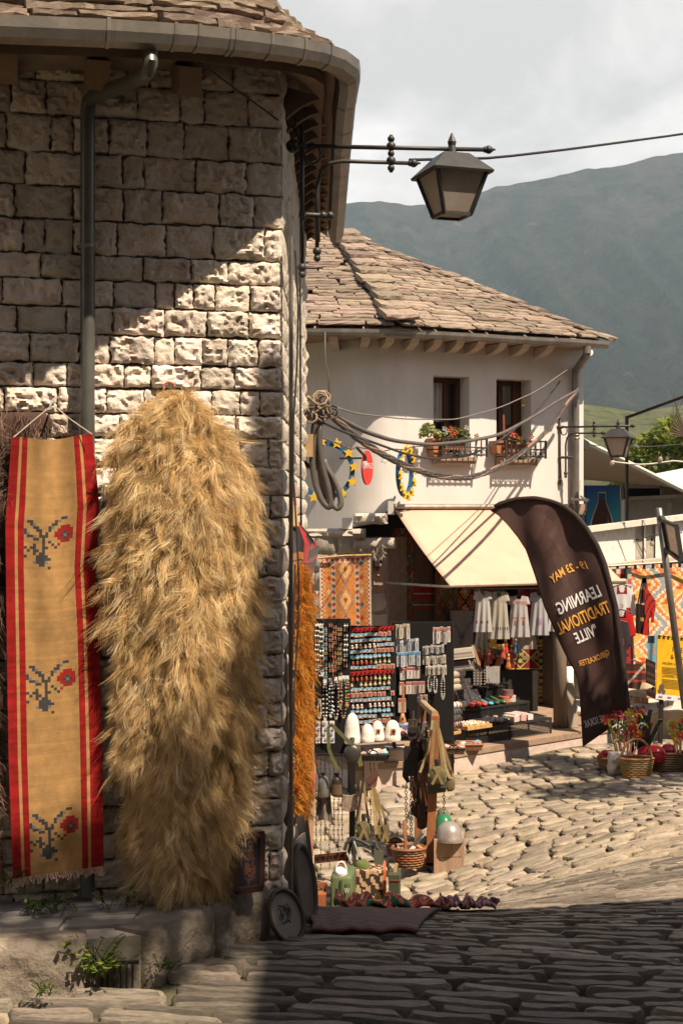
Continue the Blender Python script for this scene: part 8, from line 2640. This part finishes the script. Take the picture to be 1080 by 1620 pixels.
m=MB();m.col=(.16,.13,.11);m.prism([P(900,905,22.2),P(1180,905,22.4),P(1180,775,22.4),P(900,764,22.2)],(0,.05,0))
m.build('back_wall',M['paint'],sh_)
ad=thing('advert_panel','blue advertising panel with a brown bottle beside the white house','sign',P(952,836,19.8))
m=MB();m.grid(lambda u,v:P(lerp(927,980,u),lerp(768,840,v),19.8),12,24,lambda u,v:(lerp(.012,.02,v),lerp(.06,.26,v)*(.8+.4*u),lerp(.22,.30,v)),(0,.04,0));m.build('panel',M['gloss'],ad)
m=MB();m.col=(.008,.04,.14);m.prism([P(923.5,840,19.78),P(926.8,840,19.78),P(926.8,768,19.78),P(923.5,768,19.78)],(0,.06,0));m.build('edge',M['gloss'],ad)
bo=[(946,780),(957,780),(957,791),(958,797),(963,811),(967,824),(969,842),(934,842),(936,824),(940,811),(945,797),(946,791)]
m=MB();m.col=(.50,.48,.40);m.prism([P(951.5+(x-951.5)*1.14,812+(y-812)*1.05,19.785)for x,y in bo],(0,.008,0));m.build('bottle_halo',M['gloss'],ad)
m=MB();m.col=(.045,.014,.008);m.prism([P(x,y,19.775)for x,y in bo],(0,.006,0));m.build('bottle',M['gloss'],ad)
m=MB();m.col=(.012,.05,.12);m.prism([P(x,y,19.765)for x,y in((946,791),(957,791),(957,781),(946,781))],(0,.006,0));m.build('bottle_cap',M['gloss'],ad)
m=MB();m.col=(.25,.07,.02);m.prism([P(x,y,19.765)for x,y in((960,815),(963,825),(965,840),(962,840),(960,826))],(0,.004,0));m.build('bottle_shine',M['gloss'],ad)
cn=thing('canopy','beige canopy with a pale metal edge sloping down right of the white house','canopy',P(1000,770,19))
ce=lambda u,v:P(lerp(905,1130,u),lerp(lerp(693,805,u**1.02),lerp(757,778,u),v),lerp(18.9,22,v)+u*.8)
m=MB();m.col=(.42,.345,.28);m.grid(ce,20,12,thick=(0,0,.02));m.build('fabric',M['cotton'],cn,smooth=True)
m=MB();m.col=(.55,.52,.46);m.tube([ce(i/12,0)+Vector((0,-.02,.03))for i in range(13)],.035,6);m.build('edge',M['paint'],cn)
m=MB();m.col=(.04,.035,.03);m.bar(P(913,698,18.8),P(926,706,18.85),.10,.12);m.build('end_cap',M['paint'],cn)
m=MB();m.grid(lambda u,v:P(lerp(1032,1180,u),lerp(lerp(750,722,u),lerp(756,800,u),v),lerp(23,21.8,v)),10,8,lambda u,v:(.80,.78,.74),(0,0,-.01));tag(m.build('tarpaulin',M['cotton']),'white tarpaulin roof at the right edge above the beige canopy','tarpaulin')
mp_=thing('metal_post','thin dark metal post with a slanting beam right of the far street lamp','post',P(990,900,18))
m=MB();m.col=(.035,.028,.025);m.bar(P(990.5,658,18.0),P(990.5,900,18.0),.038);m.build('post',M['metal'],mp_)
m=MB();m.col=(.05,.035,.03);m.bar(P(990,661,18.0),P(1150,603,17.0),.034);m.build('beam',M['metal'],mp_)
cable_px([(968,728),(972,731),(990,733),(1010,735),(1030,734),(1050,731),(1066,729),(1090,732),(1140,736)],[17.2]*9,.010,(.62,.57,.5),'pale cable of the bulb string in front of the trees')
cable_px([(928,703),(975,708),(1043,706),(1140,696)],[17.4,17.4,17.4,17.4],.005,(.08,.08,.08),'thin dark wire crossing in front of the trees')
bulb_light(967.5,723,17.0,'frosted bulb hanging below the far street lamp')
bulb_light(1043.5,717,17.2,'frosted bulb hanging in front of the green trees')
cable_px([(935,852),(960,853),(985,851),(1000,855),(1018,851),(1030,847),(1045,845),(1056,850),(1078,842)],[18]*9,.008,(.05,.045,.04),'dark cable of the bulb string across the white terrace panels')
bulb_light(986,866,17.9,'frosted bulb hanging lowest on the dark string before the terrace')
bulb_light(1030.5,851,17.9,'frosted bulb on the dark string beside the leaning pole')
m=MB();m.col=(.05,.045,.04);m.tube([P(986,852,17.9),P(986,864,17.9)],.004,4);tag(m.build('bulb_wire',M['rubber']),'short wire carrying the lowest bulb before the terrace','wire')
m=MB();m.col=(.25,.22,.19);m.tube([P(918,785,16.1),P(926,790,16.0),P(926,806,16.0),P(918,822,16.05),P(908,834,16.1)],.012,5);m.tube([P(904,790,16.0),P(930,791,15.9)],.018,6,(.45,.4,.34));tag(m.build('loose_cable',M['rubber']),'loose grey cable looping at the corner of the white house under the drainpipe','cable')
def far_tree(px,D,top,bot,w,label,cols,n,seed,lean=0):
 t=thing('leafy_tree',label,'tree',P(px,900,D))
 m=MB();m.col=(.14,.11,.08)
 m.tube([P(px,960,D),P(px,lerp(top,bot,.9),D),P(px+lean,lerp(top,bot,.3),D)],.14,7,r1=.05)
 for s_ in(-1,1):m.tube([P(px,lerp(top,bot,.9),D),P(px+s_*w*.3,lerp(top,bot,.5),D)],.07,5,r1=.02)
 m.build('trunk',M['wood'],t)
 g=random.Random(seed);blobs=[]
 for _ in range(16):
  a=g.uniform(-1,1);b_=g.uniform(0,1)
  ww=w*.5*math.sqrt(max(.05,1-(2*b_-1.05)**2))
  r_=g.uniform(.35,.7)*D/40
  blobs.append((P(px+a*ww*.8,lerp(top+10,bot,b_),D+g.uniform(-.8,.8)),(r_,r_,r_*.75),r_**2))
 m=MB();leaf_cloud(m,blobs,n,.20*D/40,cols,seed);m.build('crown',M['leaf'],t)
yg=[(.20,.24,.03),(.14,.20,.03),(.28,.28,.05),(.09,.14,.03)]
far_tree(1068,36,668,770,86,'yellow green leafy tree, tallest at the right edge behind the canopy',yg,3600,5)
far_tree(1012,38,702,770,62,'lower yellow green tree just right of the dark metal post',yg,2200,6)
far_tree(1130,38,690,780,80,'broad green tree beyond the right edge behind the tarpaulin',yg,1500,7)
m=MB();m.col=(.14,.10,.08)
bp=P(1085,690,30)
for i in range(9):m.tube([bp,P(1072-i*2,650+5*i,30),P(1058+(i*7)%22,612+7*i,30)],.02,4,r1=.005)
tag(m.build('bare_branch',M['wood']),'bare twiggy branch reaching in above the trees at the right edge','branch')
# ---------------------------------------------------------------- weeds
def weed(label,spots,n,size,cols,seed,up=.5):
 t=thing('weed',label,'weed',spots[0])
 g=random.Random(seed);m=MB();sm=MB();sm.col=(.10,.14,.03)
 for _ in range(n):
  b_=g.choice(spots)+Vector((g.uniform(-.02,.02),g.uniform(-.02,.02),0))
  tip=b_+Vector((g.uniform(-1,1)*size,g.uniform(-1,.4)*size,size*g.uniform(.4,1.3)*up*2))
  sm.tube([b_,(b_+tip)/2+UP*size*.15,tip],.0018,3)
  for q in range(5):
   p=b_.lerp(tip,.35+.16*q);d=Vector((g.uniform(-1,1),g.uniform(-1,.3),g.uniform(-.2,.6))).normalized()*size*g.uniform(.16,.34)
   s_=d.cross(UP).normalized()*d.length*.34
   c=g.choice(cols);k=g.uniform(.7,1.3)
   m.add([p,p+d*.5+s_,p+d,p+d*.5-s_],[(0,1,2,3)],tuple(x*k for x in c))
 m.build('leaves',M['leaf'],t);sm.build('stem',M['leaf'],t)
wc=[(.10,.17,.03),(.16,.22,.04),(.22,.24,.06)]
dg_=[(.07,.13,.03),(.05,.10,.025),(.16,.22,.06)]
weed('broad-leaved weed growing between pavement and wall under the runner',[Vector((-1.10+.045*i,4.93+.01*i,-1.415))for i in range(9)],26,.085,dg_,1,.35)
weed('tall yellow green weed growing in the broken gap of the kerb',[P(160,1548,4.66),P(150,1545,4.66),P(172,1552,4.66),P(140,1550,4.64)],34,.10,wc,2,.62)
weed('small tuft of grass in front of the left kerb stone',[P(62,1575,4.5),P(72,1573,4.5)],14,.04,wc,3,.5)
weed('small weed at the foot of the corner kerb stone',[P(262,1535,4.72),P(270,1533,4.75)],14,.05,dg_,4,.4)
weed('small weed at the very left edge by the wall foot',[P(5,1400,5.0),P(14,1402,5.0)],10,.06,dg_,5,.4)
m=MB()
g=random.Random(9)
for _ in range(150):
 px,D=g.uniform(60,1080),g.uniform(4.4,5.8)if _<60 else g.uniform(6,12)
 if px<500 and D>4.5:continue
 b_=G(px,D,-.02)
 if _>60 and b_.y>ridge_y(b_.x)and px<520:continue
 for q in range(9):
  a=b_+Vector((g.gauss(0,.025),g.gauss(0,.012),0));d=Vector((g.uniform(-1,1),g.uniform(-1,1),1.2)).normalized()*g.uniform(.012,.030)
  s_=Vector((.004,0,0));c=g.choice(wc);m.add([a-s_,a+s_,a+d],[(0,1,2)],c)
tag(m.build('moss',M['leaf']),kind='stuff')
